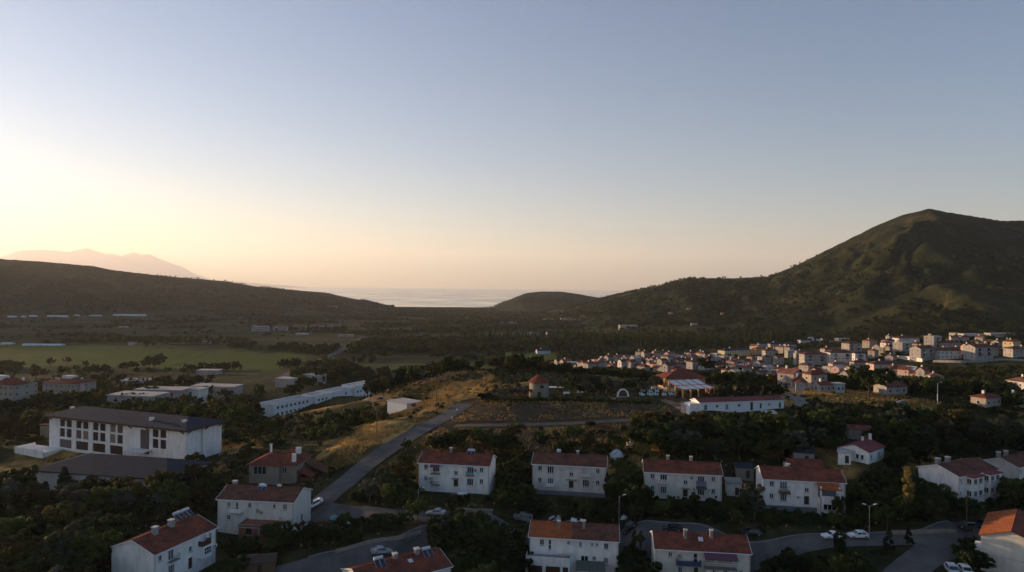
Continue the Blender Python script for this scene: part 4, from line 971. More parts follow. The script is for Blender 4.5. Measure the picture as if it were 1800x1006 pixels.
chimney(r14, Wd / 2 - 0.6, 7.0, H + 1.2, 0.9, 0.5, 'white_plaster'); chimney(r14, Wd / 2 + 0.3, 9.6, H + 1.2, 1.6, 0.6, 'white_plaster')
# villa with hipped roofs
b = BUILD['villa']; H = b['H']; rv = empty('villa', (b['a'].x, b['a'].y, b['base']), math.atan2(b['x'].y, b['x'].x)); tag(rv, 'stone villa with hipped red roof and white chimneys beside the hill road', 'house')
m = MB(); wall_panel(m, (0, 0, 0), (1, 0, 0), (0, 1, 0), 8.2, H, [(1.0, 4.6, 2.4, 4.6)], z0=-3, reveal=0.5); wall_panel(m, (8.2, 1.2, 0), (1, 0, 0), (0, 1, 0), 4.2, H, [(0.4, 1.6, 2.6, 4.4)], z0=-3); m.quad((8.2, 0, -3), (8.2, 1.2, -3), (8.2, 1.2, H), (8.2, 0, H))
wall_panel(m, (12.4, 1.2, 0), (0, 1, 0), (-1, 0, 0), 10.8, H, [(5.0, 6.0, 2.4, 3.8)], z0=-3); wall_panel(m, (0, 10, 0), (0, -1, 0), (1, 0, 0), 10, H, [], z0=-3); m.box(0.6, 7.9, 0.6, 9.5, -2, H - 0.02); m.box(8.0, 12.1, 1.6, 11.6, -2, H - 0.02); m.add('wall', 'stone_wall', rv)
hip_roof(rv, 0, 8.2, 0, 10, H, 2.1, 'tile_red', 0.6); hip_roof(rv, 4.4, 12.4, 1.2, 12, H + 0.012, 2.7, 'tile_red', 0.6, 0.15)
add_window(rv, (1.0, 0, 2.4), 0, 3.6, 2.2, 3, 1, depth=0.4); add_window(rv, (8.6, 1.2, 2.6), 0, 1.2, 1.8, 2, 1); add_window(rv, (12.4, 6.2, 2.4), math.pi / 2, 1.0, 1.4)
chimney(rv, 2.2, 8.6, H + 1.0, 2.6, 0.5, 'white_plaster'); chimney(rv, 11.6, 1.9, H + 0.3, 2.4, 0.9, 'white_plaster'); chimney(rv, 10.6, 7.4, H + 2.0, 0.9, 1.2, 'white_plaster')
m = MB(); m.slab([(12.45, 2.2, 3.2), (12.45, 6.6, 3.2), (16.2, 6.6, 1.5), (16.2, 2.2, 1.5)][::-1], 0.12); m.box(12.41, 16.0, 2.4, 6.4, -3, 1.4); m.add('lean_to', 'tile_red', rv)
m = MB(); m.slab([(12.45, 7.2, 4.2), (12.45, 12.4, 4.2), (18.2, 12.4, 1.6), (18.2, 7.2, 1.6)][::-1], 0.12); m.box(12.41, 18.0, 7.4, 12.2, -3, 1.5); m.add('lean_to', 'tile_brown', rv)
# ------------------------------------------------------------------ school with overhanging grey roof
b = BUILD['school']; L, W, H = b['L'], b['W'], b['H']
rs_ = empty('school_building', (b['a'].x, b['a'].y, b['base']), math.atan2(b['x'].y, b['x'].x)); tag(rs_, 'long three-storey white school with wide grey roof and rows of brown windows', 'school')
WIN = []
for x0_ in (5.0, 12.7, 20.4, 28.1, 46.4):
    for dx in (0.0, 3.2):
        WIN.append((x0_ + dx, x0_ + dx + 2.4, 7.3, 9.7, 3, 4)); WIN.append((x0_ + dx, x0_ + dx + 2.4, 3.9, 6.7, 3, 5))
for x0_ in (5.0, 12.7, 20.4, 28.1): WIN.append((x0_, x0_ + 5.6, 0.3, 3.1, 6, 3))
WIN.append((41.2, 45.0, 1.6, 9.2, 4, 8))
m = MB(); wall_panel(m, (0, 0, 0), (1, 0, 0), (0, 1, 0), L, H, [w_[:4] for w_ in WIN], z0=-3, reveal=0.35)
wall_panel(m, (L, 0, 0), (0, 1, 0), (-1, 0, 0), W, H, [(5.2, 6.8, -2.9, H - 0.02)], z0=-3, reveal=0.8)
wall_panel(m, (L, W, 0), (-1, 0, 0), (0, -1, 0), L, H, [], z0=-3); wall_panel(m, (0, W, 0), (0, -1, 0), (1, 0, 0), W, H, [], z0=-3)
m.box(0.5, L - 0.81, 0.5, W - 0.5, -2.5, H - 0.05); m.add('wall', 'white_plaster', rs_)
for w_ in WIN: add_window(rs_, (w_[0], 0, w_[2]), 0.0, w_[1] - w_[0], w_[3] - w_[2], w_[4], w_[5], frame='brown_frame', pane='school_pane', depth=0.22, sill=False, bar=0.10)
m = MB(); ov = 1.5; zt = H + 0.35; rz_ = H + 2.6
P1, P2 = (6.5, W / 2, rz_), (L - 6.5, W / 2, rz_); c = [(-ov, -ov, zt), (L + ov, -ov, zt), (L + ov, W + ov, zt), (-ov, W + ov, zt)]
m.poly([c[0], c[1], P2, P1]); m.poly([c[1], c[2], P2]); m.poly([c[2], c[3], P1, P2]); m.poly([c[3], c[0], P1]); rr_ = m.add('roof', 'roof_grey', rs_)
m = MB(); m.box(-ov, L + ov, -ov, W + ov, zt - 0.55, zt - 0.004); m.add('eaves', 'brown_frame', rs_)
for k in range(9):
    x_ = 1.0 + k * (L - 2.0) / 8
    m = MB(); m.hexa([(x_, -0.02, H - 1.3), (x_ + 0.22, -0.02, H - 1.3), (x_ + 0.22, -0.005, H - 0.9), (x_, -0.005, H - 0.9), (x_, -ov + 0.2, H - 0.32), (x_ + 0.22, -ov + 0.2, H - 0.32), (x_ + 0.22, -ov + 0.5, H - 0.22), (x_, -ov + 0.5, H - 0.22)]); m.add('bracket', 'brown_frame', rs_)
for y_ in (0.8, 7.6, 13.2):
    m = MB(); m.hexa([(L + 0.02, y_, H - 1.3), (L + 0.005, y_, H - 0.9), (L + 0.005, y_ + 0.22, H - 0.9), (L + 0.02, y_ + 0.22, H - 1.3), (L + ov - 0.2, y_, H - 0.32), (L + ov - 0.5, y_, H - 0.22), (L + ov - 0.5, y_ + 0.22, H - 0.22), (L + ov - 0.2, y_ + 0.22, H - 0.32)]); m.add('bracket', 'brown_frame', rs_)
for x_, y_ in ((2.5, 6.2), (9.0, 8.0), (43.0, 2.6), (55.5, 3.6)):
    c_ = chimney(rs_, x_, y_, H + 1.2, 0.9, 1.1, 'white_plaster')
# low white terrace beside it
m = MB(); m.box(-6.5, 7.0, -7.0, -0.004, -3, 0.1); m.box(-6.6, 7.1, -7.1, -6.9, 0.103, 0.9); m.box(-6.6, -6.4, -6.898, -0.2, 0.103, 0.9); m.add('terrace', 'white_plaster', rs_)
m = MB(); m.slab([(38.0, -3.4, 2.9), (46.2, -3.4, 2.9), (46.2, -0.02, 3.3), (38.0, -0.02, 3.3)], 0.12)
for x_ in (38.3, 45.7): m.box(x_, x_ + 0.2, -3.2, -3.0, -3, 2.76)
m.add('entrance_canopy', 'canopy_white', rs_)
# gym hall
b = BUILD['gym']; L, W, H = b['L'], b['W'], b['H']
rg = empty('gym_hall', (b['a'].x, b['a'].y, b['base']), math.atan2(b['x'].y, b['x'].x)); tag(rg, 'low hall with broad plain grey roof in front of the school, half hidden by trees', 'hall')
m = MB(); m.box(0, L, 0, W, -3, H); m.add('wall', 'white_plaster', rg)
m = MB(); zr = H + 2.9; zt = H + 0.1
q0, q1 = (9, W / 2, zr), (L - 6, W / 2, zr); c = [(-1, -1, zt), (L + 1, -1, zt), (L + 1, W + 1, zt), (-1, W + 1, zt)]
m.poly([c[0], c[1], q1, q0]); m.poly([c[1], c[2], q1]); m.poly([c[2], c[3], q0, q1]); m.poly([c[3], c[0], q0]); m.box(-1, L + 1, -1, W + 1, zt - 0.3, zt - 0.004); m.add('roof', 'roof_grey', rg)
m = MB(); m.box(-3.4, -0.004, 2, 8, -3, H - 1.4); m.slab([(-4.0, 1.5, H - 1.2), (-0.02, 1.5, H - 0.9), (-0.02, 8.5, H - 0.9), (-4.0, 8.5, H - 1.2)], 0.2); m.add('porch', 'canopy_white', rg)
# long white flat-roofed building
b = BUILD['white']; L, W, H = b['L'], b['W'], b['H']
rw = empty('dormitory', (b['a'].x, b['a'].y, b['base']), math.atan2(b['x'].y, b['x'].x)); tag(rw, 'long white two-storey flat-roofed building stepping back beyond the scrub slope', 'building')
SEG = [(0.0, 30.0, 0.0, H), (30.2, 44.0, -2.2, H + 0.5), (44.2, 66.0, -0.2, H + 0.3), (66.2, L, -2.4, H + 1.6)]
m = MB(); mr = MB(); wl_ = []
for x0_, x1_, y_, h_ in SEG:
    holes = []
    n_ = int((x1_ - x0_ - 2) / 3.3)
    skip = x0_ == 44.2
    for k in range(n_):
        if skip and k < 4: continue
        xx = 1.6 + k * 3.3
        for z_ in (1.4, 4.9): holes.append((xx, xx + 1.7, z_, z_ + 1.6)); wl_.append((x0_ + xx, y_, z_))
    wall_panel(m, (x0_, y_, 0), (1, 0, 0), (0, 1, 0), x1_ - x0_, h_, holes, z0=-3)
    wall_panel(m, (x1_, y_, 0), (0, 1, 0), (-1, 0, 0), W, h_, [], z0=-3); wall_panel(m, (x1_, y_ + W, 0), (-1, 0, 0), (0, -1, 0), x1_ - x0_, h_, [], z0=-3); wall_panel(m, (x0_, y_ + W, 0), (0, -1, 0), (1, 0, 0), W, h_, [(W - 3.0, W - 2.2, 0.3, h_ - 0.8)] if x0_ == 0 else [], z0=-3)
    m.box(x0_ + 0.4, x1_ - 0.4, y_ + 0.4, y_ + W - 0.4, -2, h_ - 0.3)
    for a0, a1, c0, c1 in ((x0_, x1_, y_, y_ + 0.25), (x0_, x1_, y_ + W - 0.25, y_ + W), (x0_, x0_ + 0.25, y_ + 0.252, y_ + W - 0.252), (x1_ - 0.25, x1_, y_ + 0.252, y_ + W - 0.252)): m.box(a0, a1, c0, c1, h_ + 0.002, h_ + 0.5)
    mr.box(x0_ + 0.26, x1_ - 0.26, y_ + 0.26, y_ + W - 0.26, h_ - 0.2, h_ + 0.1)
m.add('wall', 'white_plaster', rw); mr.add('roof', 'roof_flat', rw)
for x_, y_, z_ in wl_: add_window(rw, (x_, y_, z_), 0.0, 1.7, 1.6, 2, 1, sill=False)
# pale blue box building
b = BUILD['box']; L, W, H = b['L'], b['W'], b['H']
rx = empty('box_building', (b['a'].x, b['a'].y, b['base']), math.atan2(b['x'].y, b['x'].x)); tag(rx, 'plain pale blue box building with flat roof below the golden bank', 'building')
m = MB(); m.box(0, L, 0, W, -3, H); m.add('wall', 'pale_blue_plaster', rx)
m = MB(); m.box(-0.3, L + 0.3, -0.3, W + 0.3, H + 0.003, H + 0.28); m.add('roof', 'roof_flat', rx)
m = MB(); m.box(3.0, 5.2, -0.03, -0.003, -0.5, 2.6); m.add('door', 'steel', rx)
# two apartment blocks
for key, lab in (('apt1', 'pink-white four-storey apartment block with red hip roof and brown stair panel'), ('apt2', 'four-storey apartment block with red roof at the picture edge, over a white hut')):
    b = BUILD[key]; L, W, H = b['L'], b['W'], b['H']
    ra = empty('apartment_block', (b['a'].x, b['a'].y, b['base']), math.atan2(b['x'].y, b['x'].x)); tag(ra, lab, 'building', 'apartment blocks beyond the school')
    holes = []; side = []
    for s_ in range(4):
        z_ = 1.0 + s_ * 2.95
        for x_ in (2.0, 5.4, 8.8, 12.2, 17.4, 20.4) if L < 25 else (2.0, 5.4, 8.8, 18.0, 21.0, 24.0): holes.append((x_, x_ + 1.0, z_, z_ + 1.3))
        for y_ in (1.6, 6.4, 11.0): side.append((y_, y_ + 1.2, z_, z_ + 1.3))
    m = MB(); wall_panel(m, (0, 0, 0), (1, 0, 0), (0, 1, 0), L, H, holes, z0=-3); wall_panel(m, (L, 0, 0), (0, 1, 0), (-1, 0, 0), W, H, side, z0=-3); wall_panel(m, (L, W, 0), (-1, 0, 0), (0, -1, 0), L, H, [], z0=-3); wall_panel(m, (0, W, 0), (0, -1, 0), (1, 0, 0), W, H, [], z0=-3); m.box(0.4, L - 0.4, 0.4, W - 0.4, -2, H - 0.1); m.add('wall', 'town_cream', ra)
    for x0_, x1_, z0_, z1_ in holes: add_window(ra, (x0_, 0, z0_), 0.0, 1.0, 1.3, 1, 1, sill=False)
    for x0_, x1_, z0_, z1_ in side: add_window(ra, (L, x0_, z0_), math.pi / 2, 1.2, 1.3, 2, 1, sill=False)
    m = MB(); m.box(L - 0.002, L + 0.25, 2.9, 6.2, -3, H - 0.2) if key == 'apt1' else m.box(10.6, 17.2, -0.25, -0.003, -3, H - 0.2); m.add('stair_panel', 'pink_plaster', ra)
    hip_roof(ra, 0, L, 0, W, H + 0.16, 2.4, 'tile_red', 0.7)
    m = MB(); m.box(L * 0.5 - 3.4, L * 0.5 + 3.4, W / 2 - 2, W / 2 + 2, H + 1.2, H + 3.4); m.add('roof_house', 'cream_plaster', ra)
    for x_, y_ in ((4, 5), (7.5, 3.6), (L - 4, 8)): chimney(ra, x_, y_, H + 1.0, 1.3, 0.8, 'white_plaster')
# ------------------------------------------------------------------ flat white roofs behind the school and other simple halls
def flat_hall(px, py, d, L, W, H, yaw, name, label, cat='building', wall='town_white', roof='roof_flat', group=None, wins=0, z=None):
    p = pt(px, py, d); zb = gz(p.x, p.y) if z is None else z
    r_ = empty(name, (p.x, p.y, zb), R(yaw)); tag(r_, label, cat, group)
    holes = [(1.2 + k * (L - 2.4) / wins, 1.2 + k * (L - 2.4) / wins + 1.6, 1.0, H - 0.9) for k in range(wins)]
    m = MB(); wall_panel(m, (0, 0, 0), (1, 0, 0), (0, 1, 0), L, H, holes, z0=-4); wall_panel(m, (L, 0, 0), (0, 1, 0), (-1, 0, 0), W, H, [], z0=-4); wall_panel(m, (L, W, 0), (-1, 0, 0), (0, -1, 0), L, H, [], z0=-4); wall_panel(m, (0, W, 0), (0, -1, 0), (1, 0, 0), W, H, [], z0=-4); m.box(0.3, L - 0.3, 0.3, W - 0.3, -3, H - 0.1); m.add('wall', wall, r_)
    m = MB(); m.box(-0.35, L + 0.35, -0.35, W + 0.35, H + 0.003, H + 0.35); m.add('roof', roof, r_)
    for h_ in holes: add_window(r_, (h_[0], 0, h_[2]), 0.0, 1.6, h_[3] - h_[2], 2, 1, sill=False)
    return r_
G = 'flat-roofed white halls behind the school'
flat_hall(187, 722, 330, 24, 13, 5.5, -8, 'flat_hall', 'flat white roof just above the grey school roof, nearest of the white halls', group=G)
flat_hall(236, 712, 370, 26, 12, 6.0, -4, 'flat_hall', 'white flat-roofed hall with two dark wide openings behind the school', group=G, wins=5)
flat_hall(300, 716, 375, 16, 10, 6.0, -4, 'flat_hall', 'cream flat-roofed wing joined beside the hall with dark openings', group=G, wins=3, wall='cream_plaster')
flat_hall(336, 704, 400, 26, 11, 5.5, -6, 'flat_hall', 'long thin flat white roof above the leafy trees right of the halls', group=G)
flat_hall(212, 698, 440, 24, 10, 6.0, -2, 'flat_hall', 'farthest low white hall behind the others, below the green field', group=G)
flat_hall(345, 682, 520, 16, 9, 4.0, 0, 'flat_hall', 'pale low roof between dark trees near the edge of the green field', group=G)
flat_hall(484, 702, 440, 11, 8, 5.5, -20, 'white_hut', 'small white house hidden behind the round tree by the long white building', 'house')
flat_hall(532, 690, 470, 14, 8, 5.0, -30, 'white_hut', 'low white roof tucked between trees behind the long white building', 'house')
flat_hall(-6, 726, 345, 8, 7, 4.5, -10, 'white_hut', 'little white hut with dark door at the foot of the edge apartment block', 'house', wins=2)
flat_hall(70, 782, 245, 7, 6, 4.5, -12, 'brown_hut', 'small brown-roofed hut beside the left end of the school', 'house', wall='stone_wall', roof='tile_brown')
# ------------------------------------------------------------------ long white shed with red roof
b = BUILD['shed']; L, W, H = b['L'], b['W'], b['H']
rsd = empty('long_shed', (b['a'].x, b['a'].y, b['base']), math.atan2(b['x'].y, b['x'].x)); tag(rsd, 'long low white prefab with dark red roof below the dark hedge', 'shed')
WIN = [(1.6, 2.6, 0.25, 2.0, 2, 1), (5.6, 6.5, 1.0, 1.9, 2, 1), (9.0, 10.0, 0.25, 2.0, 2, 1), (13.4, 14.4, 1.0, 1.9, 2, 1), (21.2, 22.0, 0.2, 2.0, 1, 1), (24.2, 25.1, 1.0, 1.9, 2, 1), (28.2, 29.0, 0.2, 2.0, 1, 1)]
m = MB(); wall_panel(m, (0, 0, 0), (1, 0, 0), (0, 1, 0), L, H, [w_[:4] for w_ in WIN] + [(17.8, 18.8, -0.2, 2.4)], z0=-3); wall_panel(m, (L, 0, 0), (0, 1, 0), (-1, 0, 0), W, H, [], z0=-3); wall_panel(m, (0, W, 0), (0, -1, 0), (1, 0, 0), W, H, [(3.2, 4.0, 0.9, 1.9)], z0=-3); wall_panel(m, (L, W, 0), (-1, 0, 0), (0, -1, 0), L, H, [], z0=-3); m.box(0.4, L - 0.4, 0.4, W - 0.4, -2, H - 0.1)
m.poly([(L, 0, H), (L, W, H), (L, W / 2, H + 0.85)]); m.poly([(0, W, H), (0, 0, H), (0, W / 2, H + 0.85)]); m.add('wall', 'white_paint', rsd)
for w_ in WIN: add_window(rsd, (w_[0], 0, w_[2]), 0.0, w_[1] - w_[0], w_[3] - w_[2], w_[4], w_[5], sill=False)
door(rsd, 17.8, 18.8, -0.2, 2.4, 'brown_frame'); gable_roof(rsd, L, W, H, 0.85, 'tile_plum', over=0.3)
m = MB(); m.box(-3.0, -0.004, 0.8, 4.2, -3, 2.2); m.slab([(-3.2, 0.6, 2.3), (-0.02, 0.6, 2.5), (-0.02, 4.4, 2.5), (-3.2, 4.4, 2.3)], 0.1); m.add('lean_to', 'white_paint', rsd)
# ------------------------------------------------------------------ windmill tower
pw = pt(947, 699, 240); zw = gz(pw.x, pw.y)
rm = empty('windmill_tower', (pw.x, pw.y, zw)); tag(rm, 'round stone windmill tower with red conical cap on the hilltop', 'windmill')
def lathe(prof_, n=40):
    v, f = [], []
    for r_, z_ in prof_:
        for k in range(n): a = 2 * math.pi * k / n; v.append((math.cos(a) * r_, math.sin(a) * r_, z_))
    for i_ in range(len(prof_) - 1):
        for k in range(n): f.append((i_ * n + k, i_ * n + (k + 1) % n, (i_ + 1) * n + (k + 1) % n, (i_ + 1) * n + k))
    return v, f
v, f = lathe([(3.55, -2), (3.5, 0), (3.35, 3), (3.25, 5.2), (3.25, 5.25), (0.1, 5.25)]); me = mesh('tower_wall', v, f, True); link('tower_wall', me, 'stone_wall', rm)
v, f = lathe([(3.25, 5.15), (3.75, 5.2), (3.75, 5.35), (2.3, 6.6), (1.0, 7.5), (0.05, 8.0)], 24); link('cap', mesh('cap', v, f), 'tile_red', rm)
m = MB(); m.box(0.5, 1.5, -3.38, -3.2, 3.6, 4.4); m.add('window', 'pane', rm)
m = MB(); m.box(-0.6, 0.6, -3.55, -3.3, 0.0, 2.2); m.add('door', 'dark_wood', rm)
def lath_things():
    # pergola of dark timber left of the tower
    p = pt(905, 693, 240); z = gz(p.x, p.y)
    r_ = empty('pergola', (p.x, p.y, z), R(-3)); tag(r_, 'dark timber pergola with open rafters beside the windmill tower', 'pergola')
    for k in range(6):
        for y_ in (-2.0, 2.0):
            m = MB(); m.box(-5.5 + k * 2.2, -5.3 + k * 2.2, y_, y_ + 0.2, -1.5, 2.4); m.add('post', 'dark_wood', r_)
    for y_ in (-2.1, 2.0): m = MB(); m.box(-6, 6, y_, y_ + 0.18, 2.402, 2.62); m.add('beam', 'dark_wood', r_)
    for k in range(19): m = MB(); m.box(-5.8 + k * 0.63, -5.68 + k * 0.63, -2.7, 2.7, 2.622, 2.8); m.add('rafter', 'dark_wood', r_)
    p = pt(905, 699, 236); z = gz(p.x, p.y); r_ = empty('timber_fence', (p.x, p.y, z)); tag(r_, 'low dark timber fence along the hilltop in front of the pergola', 'fence')
    for k in range(11): m = MB(); m.box(-7 + k * 1.6, -6.88 + k * 1.6, 0, 0.12, -1, 1.1); m.add('post', 'dark_wood', r_)
    for z_ in (0.45, 0.95): m = MB(); m.box(-7.2, 9.2, -0.06, -0.003, z_, z_ + 0.12); m.add('fence_rail', 'dark_wood', r_)
    # small canopy right of the tower
    p = pt(978, 697, 243); z = gz(p.x, p.y); r_ = empty('garden_canopy', (p.x, p.y, z)); tag(r_, 'thin flat garden canopy on posts close behind the tower', 'canopy')
    m = MB(); m.box(-2.6, 2.6, -1.6, 1.6, 2.7, 2.85); m.add('canopy_roof', 'canopy_white', r_)
    for x_ in (-2.4, 2.3):
        for y_ in (-1.4, 1.3): m = MB(); m.box(x_, x_ + 0.1, y_, y_ + 0.1, -1, 2.698); m.add('post', 'dark_wood', r_)
    # white flower arch
    p = pt(1095, 697, 240); z = gz(p.x, p.y); r_ = empty('flower_arch', (p.x, p.y, z)); tag(r_, 'white semicircular flower arch on the terrace lawn', 'arch')
    m = MB(); prev = None
    for k in range(17):
        a = math.pi * k / 16; q = (math.cos(a) * 1.9, 0, math.sin(a) * 2.6)
        if prev: m.tube(prev, q, 0.24 + 0.06 * (k % 3), 0.26, 7)
        prev = q
    m.add('arch_garland', 'white_paint', r_)
    m = MB(); m.box(-2.2, 2.2, -0.5, 0.5, -1, 0.12); m.add('arch_base', 'concrete', r_)
lath_things()
# ------------------------------------------------------------------ restaurant: red-roofed house and white corrugated canopy
p = pt(1172, 690, 252); z = gz(p.x, p.y)
rr0 = empty('restaurant', (p.x, p.y, z), R(8)); tag(rr0, 'ochre restaurant house with broad red roof, lit on its end wall', 'restaurant')
m = MB(); wall_panel(m, (0, 0, 0), (1, 0, 0), (0, 1, 0), 15, 4.6, [(1.5, 2.7, 1.2, 2.8), (4.0, 5.2, 1.2, 2.8)], z0=-3); wall_panel(m, (0, 9, 0), (0, -1, 0), (1, 0, 0), 9, 4.6, [(2, 3, 1.2, 2.8), (5.5, 6.5, 1.2, 2.8)], z0=-3); wall_panel(m, (15, 0, 0), (0, 1, 0), (-1, 0, 0), 9, 4.6, [], z0=-3); wall_panel(m, (15, 9, 0), (-1, 0, 0), (0, -1, 0), 15, 4.6, [], z0=-3); m.box(0.3, 14.7, 0.3, 8.7, -2, 4.5); m.add('wall', 'ochre_plaster', rr0)
add_window(rr0, (1.5, 0, 1.2), 0, 1.2, 1.6); add_window(rr0, (4.0, 0, 1.2), 0, 1.2, 1.6); add_window(rr0, (0, 7, 1.2), -math.pi / 2, 1.0, 1.6); add_window(rr0, (0, 3.5, 1.2), -math.pi / 2, 1.0, 1.6)
hip_roof(rr0, 0, 15, 0, 9, 4.75, 2.2, 'tile_red', 0.9)
m = MB(); m.slab([(-2.6, 5.0, 3.6), (-0.02, 5.0, 4.0), (-0.02, 9.5, 4.0), (-2.6, 9.5, 3.6)], 0.12); m.box(-2.5, -2.3, 5.2, 5.4, -2, 3.45); m.add('porch', 'ochre_plaster', rr0)
p = pt(1200, 702, 236); z = gz(p.x, p.y)
rc = empty('terrace_canopy', (p.x, p.y, z), R(20)); tag(rc, 'white corrugated restaurant canopy with dark ribs on ochre pillars', 'canopy')
for k in range(5):
    for y_ in (0.0, 4.4, 8.6): m = MB(); m.box(k * 3.2 - 0.2, k * 3.2 + 0.2, y_ - 0.2, y_ + 0.2, -3, 2.95 if y_ == 0 else (3.45 if y_ < 5 else 4.5)); m.add('pillar', 'ochre_plaster', rc)
for j, (ya, za, yb, zb) in enumerate(((-0.6, 3.0, 4.0, 3.5), (4.2, 3.75, 9.2, 4.75))):
    for k in range(4):
        m = MB(); m.slab([(k * 3.25 - 0.4 + 0.18, ya, za + 0.12), (k * 3.25 + 2.85 - 0.18, ya, za + 0.12), (k * 3.25 + 2.85 - 0.18, yb, zb + 0.12), (k * 3.25 - 0.4 + 0.18, yb, zb + 0.12)], 0.06); m.add('sheet', 'canopy_white', rc)
    for k in range(5):
        x_ = -0.4 + k * 3.25 - 0.17; m = MB(); m.hexa([(x_, ya, za), (x_ + 0.34, ya, za), (x_ + 0.34, yb, zb), (x_, yb, zb), (x_, ya, za + 0.2), (x_ + 0.34, ya, za + 0.2), (x_ + 0.34, yb, zb + 0.2), (x_, yb, zb + 0.2)]); m.add('rib', 'canopy_red', rc)
m = MB(); m.box(12.9, 13.1, -0.4, 9.0, -3, 3.2); m.add('end_wall', 'canopy_red', rc)
# terrace tables with chairs, pale teal cloths
random.seed(5)
def table_set():
    r_ = empty('terrace_table', (0, 0, 0))
    m = MB(); m.box(-0.75, 0.75, -0.45, 0.45, 0.70, 0.76); m.hexa([(-0.85, -0.55, 0.25), (0.85, -0.55, 0.25), (0.85, 0.55, 0.25), (-0.85, 0.55, 0.25), (-0.77, -0.47, 0.762), (0.77, -0.47, 0.762), (0.77, 0.47, 0.762), (-0.77, 0.47, 0.762)]); m.add('tablecloth', 'cloth_teal', r_)
    m = MB()
    for x_ in (-0.65, 0.6):
        for y_ in (-0.38, 0.33): m.box(x_, x_ + 0.05, y_, y_ + 0.05, -0.4, 0.698)
    m.add('table_legs', 'steel', r_); return r_
def chair_one():
    r_ = empty('terrace_chair', (0, 0, 0))
    m = MB(); m.box(-0.23, 0.23, -0.23, 0.23, 0.42, 0.47); m.add('seat', 'white_paint', r_)
    m = MB(); m.box(-0.23, 0.23, 0.19, 0.23, 0.472, 0.98); m.add('backrest', 'white_paint', r_)
    m = MB()
    for x_ in (-0.22, 0.18):
        for y_ in (-0.22, 0.18): m.box(x_, x_ + 0.04, y_, y_ + 0.04, -0.4, 0.418)
    m.add('chair_legs', 'white_paint', r_); return r_
def copy_tree(o, parent=None):
    c = o.copy(); COL.objects.link(c); c.parent = parent
    for ch in list(o.children): copy_tree(ch, c)
    return c
TT = table_set(); CC = chair_one(); nT = nC = 0
rowdef = [(1128, 696, 5), (1130, 690, 5), (1134, 685, 4)]
ORD = ['first', 'second', 'third', 'fourth', 'fifth', 'sixth', 'seventh', 'eighth', 'ninth', 'tenth', 'eleventh', 'twelfth', 'thirteenth', 'fourteenth', 'fifteenth', 'sixteenth', 'seventeenth', 'eighteenth', 'nineteenth', 'twentieth', 'twenty-first', 'twenty-second', 'twenty-third', 'twenty-fourth', 'twenty-fifth']
for ri, (px_, py_, n_) in enumerate(rowdef):
    for k in range(n_):
        g_ = ground(px_ + k * 13 + random.uniform(-2, 2), py_ + random.uniform(-0.6, 0.6))
        o = TT if nT == 0 else copy_tree(TT); nT += 1
        rz_ = random.uniform(-0.3, 0.3); o.location = g_ + Vector((0, 0, 0.05)); o.rotation_euler = (0, 0, rz_)
        tag(o, 'teal-clothed table, %s along the %s row of the restaurant terrace' % (ORD[k], ('front', 'middle', 'back')[ri]), 'table', 'restaurant terrace tables')
        for q in range(4):
            c_ = CC if nC == 0 else copy_tree(CC); nC += 1
            a = rz_ + (0 if q < 2 else math.pi); off = Vector((-0.4 if q % 2 else 0.4, 0.85, 0)); off.rotate(Matrix.Rotation(a, 3, 'Z'))
            q3 = g_ + off; c_.location = (q3.x, q3.y, gz(q3.x, q3.y) + 0.05); c_.rotation_euler = (0, 0, a)
            tag(c_, 'white chair, %s of four at the %s table of the %s terrace row' % (('far right', 'far left', 'near left', 'near right')[q], ORD[k], ('front', 'middle', 'back')[ri]), 'chair', 'restaurant terrace chairs')
for k, (px_, py_, lab) in enumerate(((996, 694, 'white garden bench nearest the windmill tower'), (1020, 692, 'white garden bench farther from the tower, by the pale trees'))):
    g_ = ground(px_, py_); r_ = empty('garden_bench', g_, R(4)); tag(r_, lab, 'bench', 'white benches on the hilltop')
    m = MB(); m.box(-1.1, 1.1, -0.25, 0.25, 0.42, 0.5); m.add('seat', 'white_paint', r_); m = MB(); m.box(-1.1, 1.1, 0.2, 0.26, 0.503, 1.0); m.add('backrest', 'white_paint', r_)
    for x_ in (-1.0, 0.9): m = MB(); m.box(x_, x_ + 0.1, -0.22, 0.22, -0.4, 0.418); m.add('leg', 'white_paint', r_)
# ------------------------------------------------------------------ the town on the right and far buildings
def win2():
    m = MB(); m.box(0, 1.0, -0.03, 0.05, 0, 1.25); me = m.me('window')
    m2 = MB(); m2.box(0.1, 0.9, -0.04, -0.031, 0.1, 1.15); v0 = len(me.vertices)
    mm = MB(); mm.v = [tuple(v.co) for v in me.vertices] + m2.v; mm.f = [tuple(p.vertices) for p in me.polygons] + [tuple(i + v0 for i in f) for f in m2.f]
    r_ = mm.me('window'); r_.materials.append(MATS['window_frame']); r_.materials.append(MATS['pane'])
    for i_, p in enumerate(r_.polygons): p.material_index = 1 if i_ >= 6 else 0
    return r_
WIN2 = win2()
ADJ = {'white_plaster': 'white', 'cream_plaster': 'cream', 'sunlit_plaster': 'yellow', 'pink_plaster': 'pink', 'old_plaster': 'grey-white', 'ochre_plaster': 'ochre'}
RADJ = {'tile_red': 'red', 'tile_orange': 'orange', 'tile_brown': 'brown', 'tile_pink': 'pinkish', 'roof_flat': 'pale', 'tile_plum': 'plum', 'roof_grey': 'grey'}
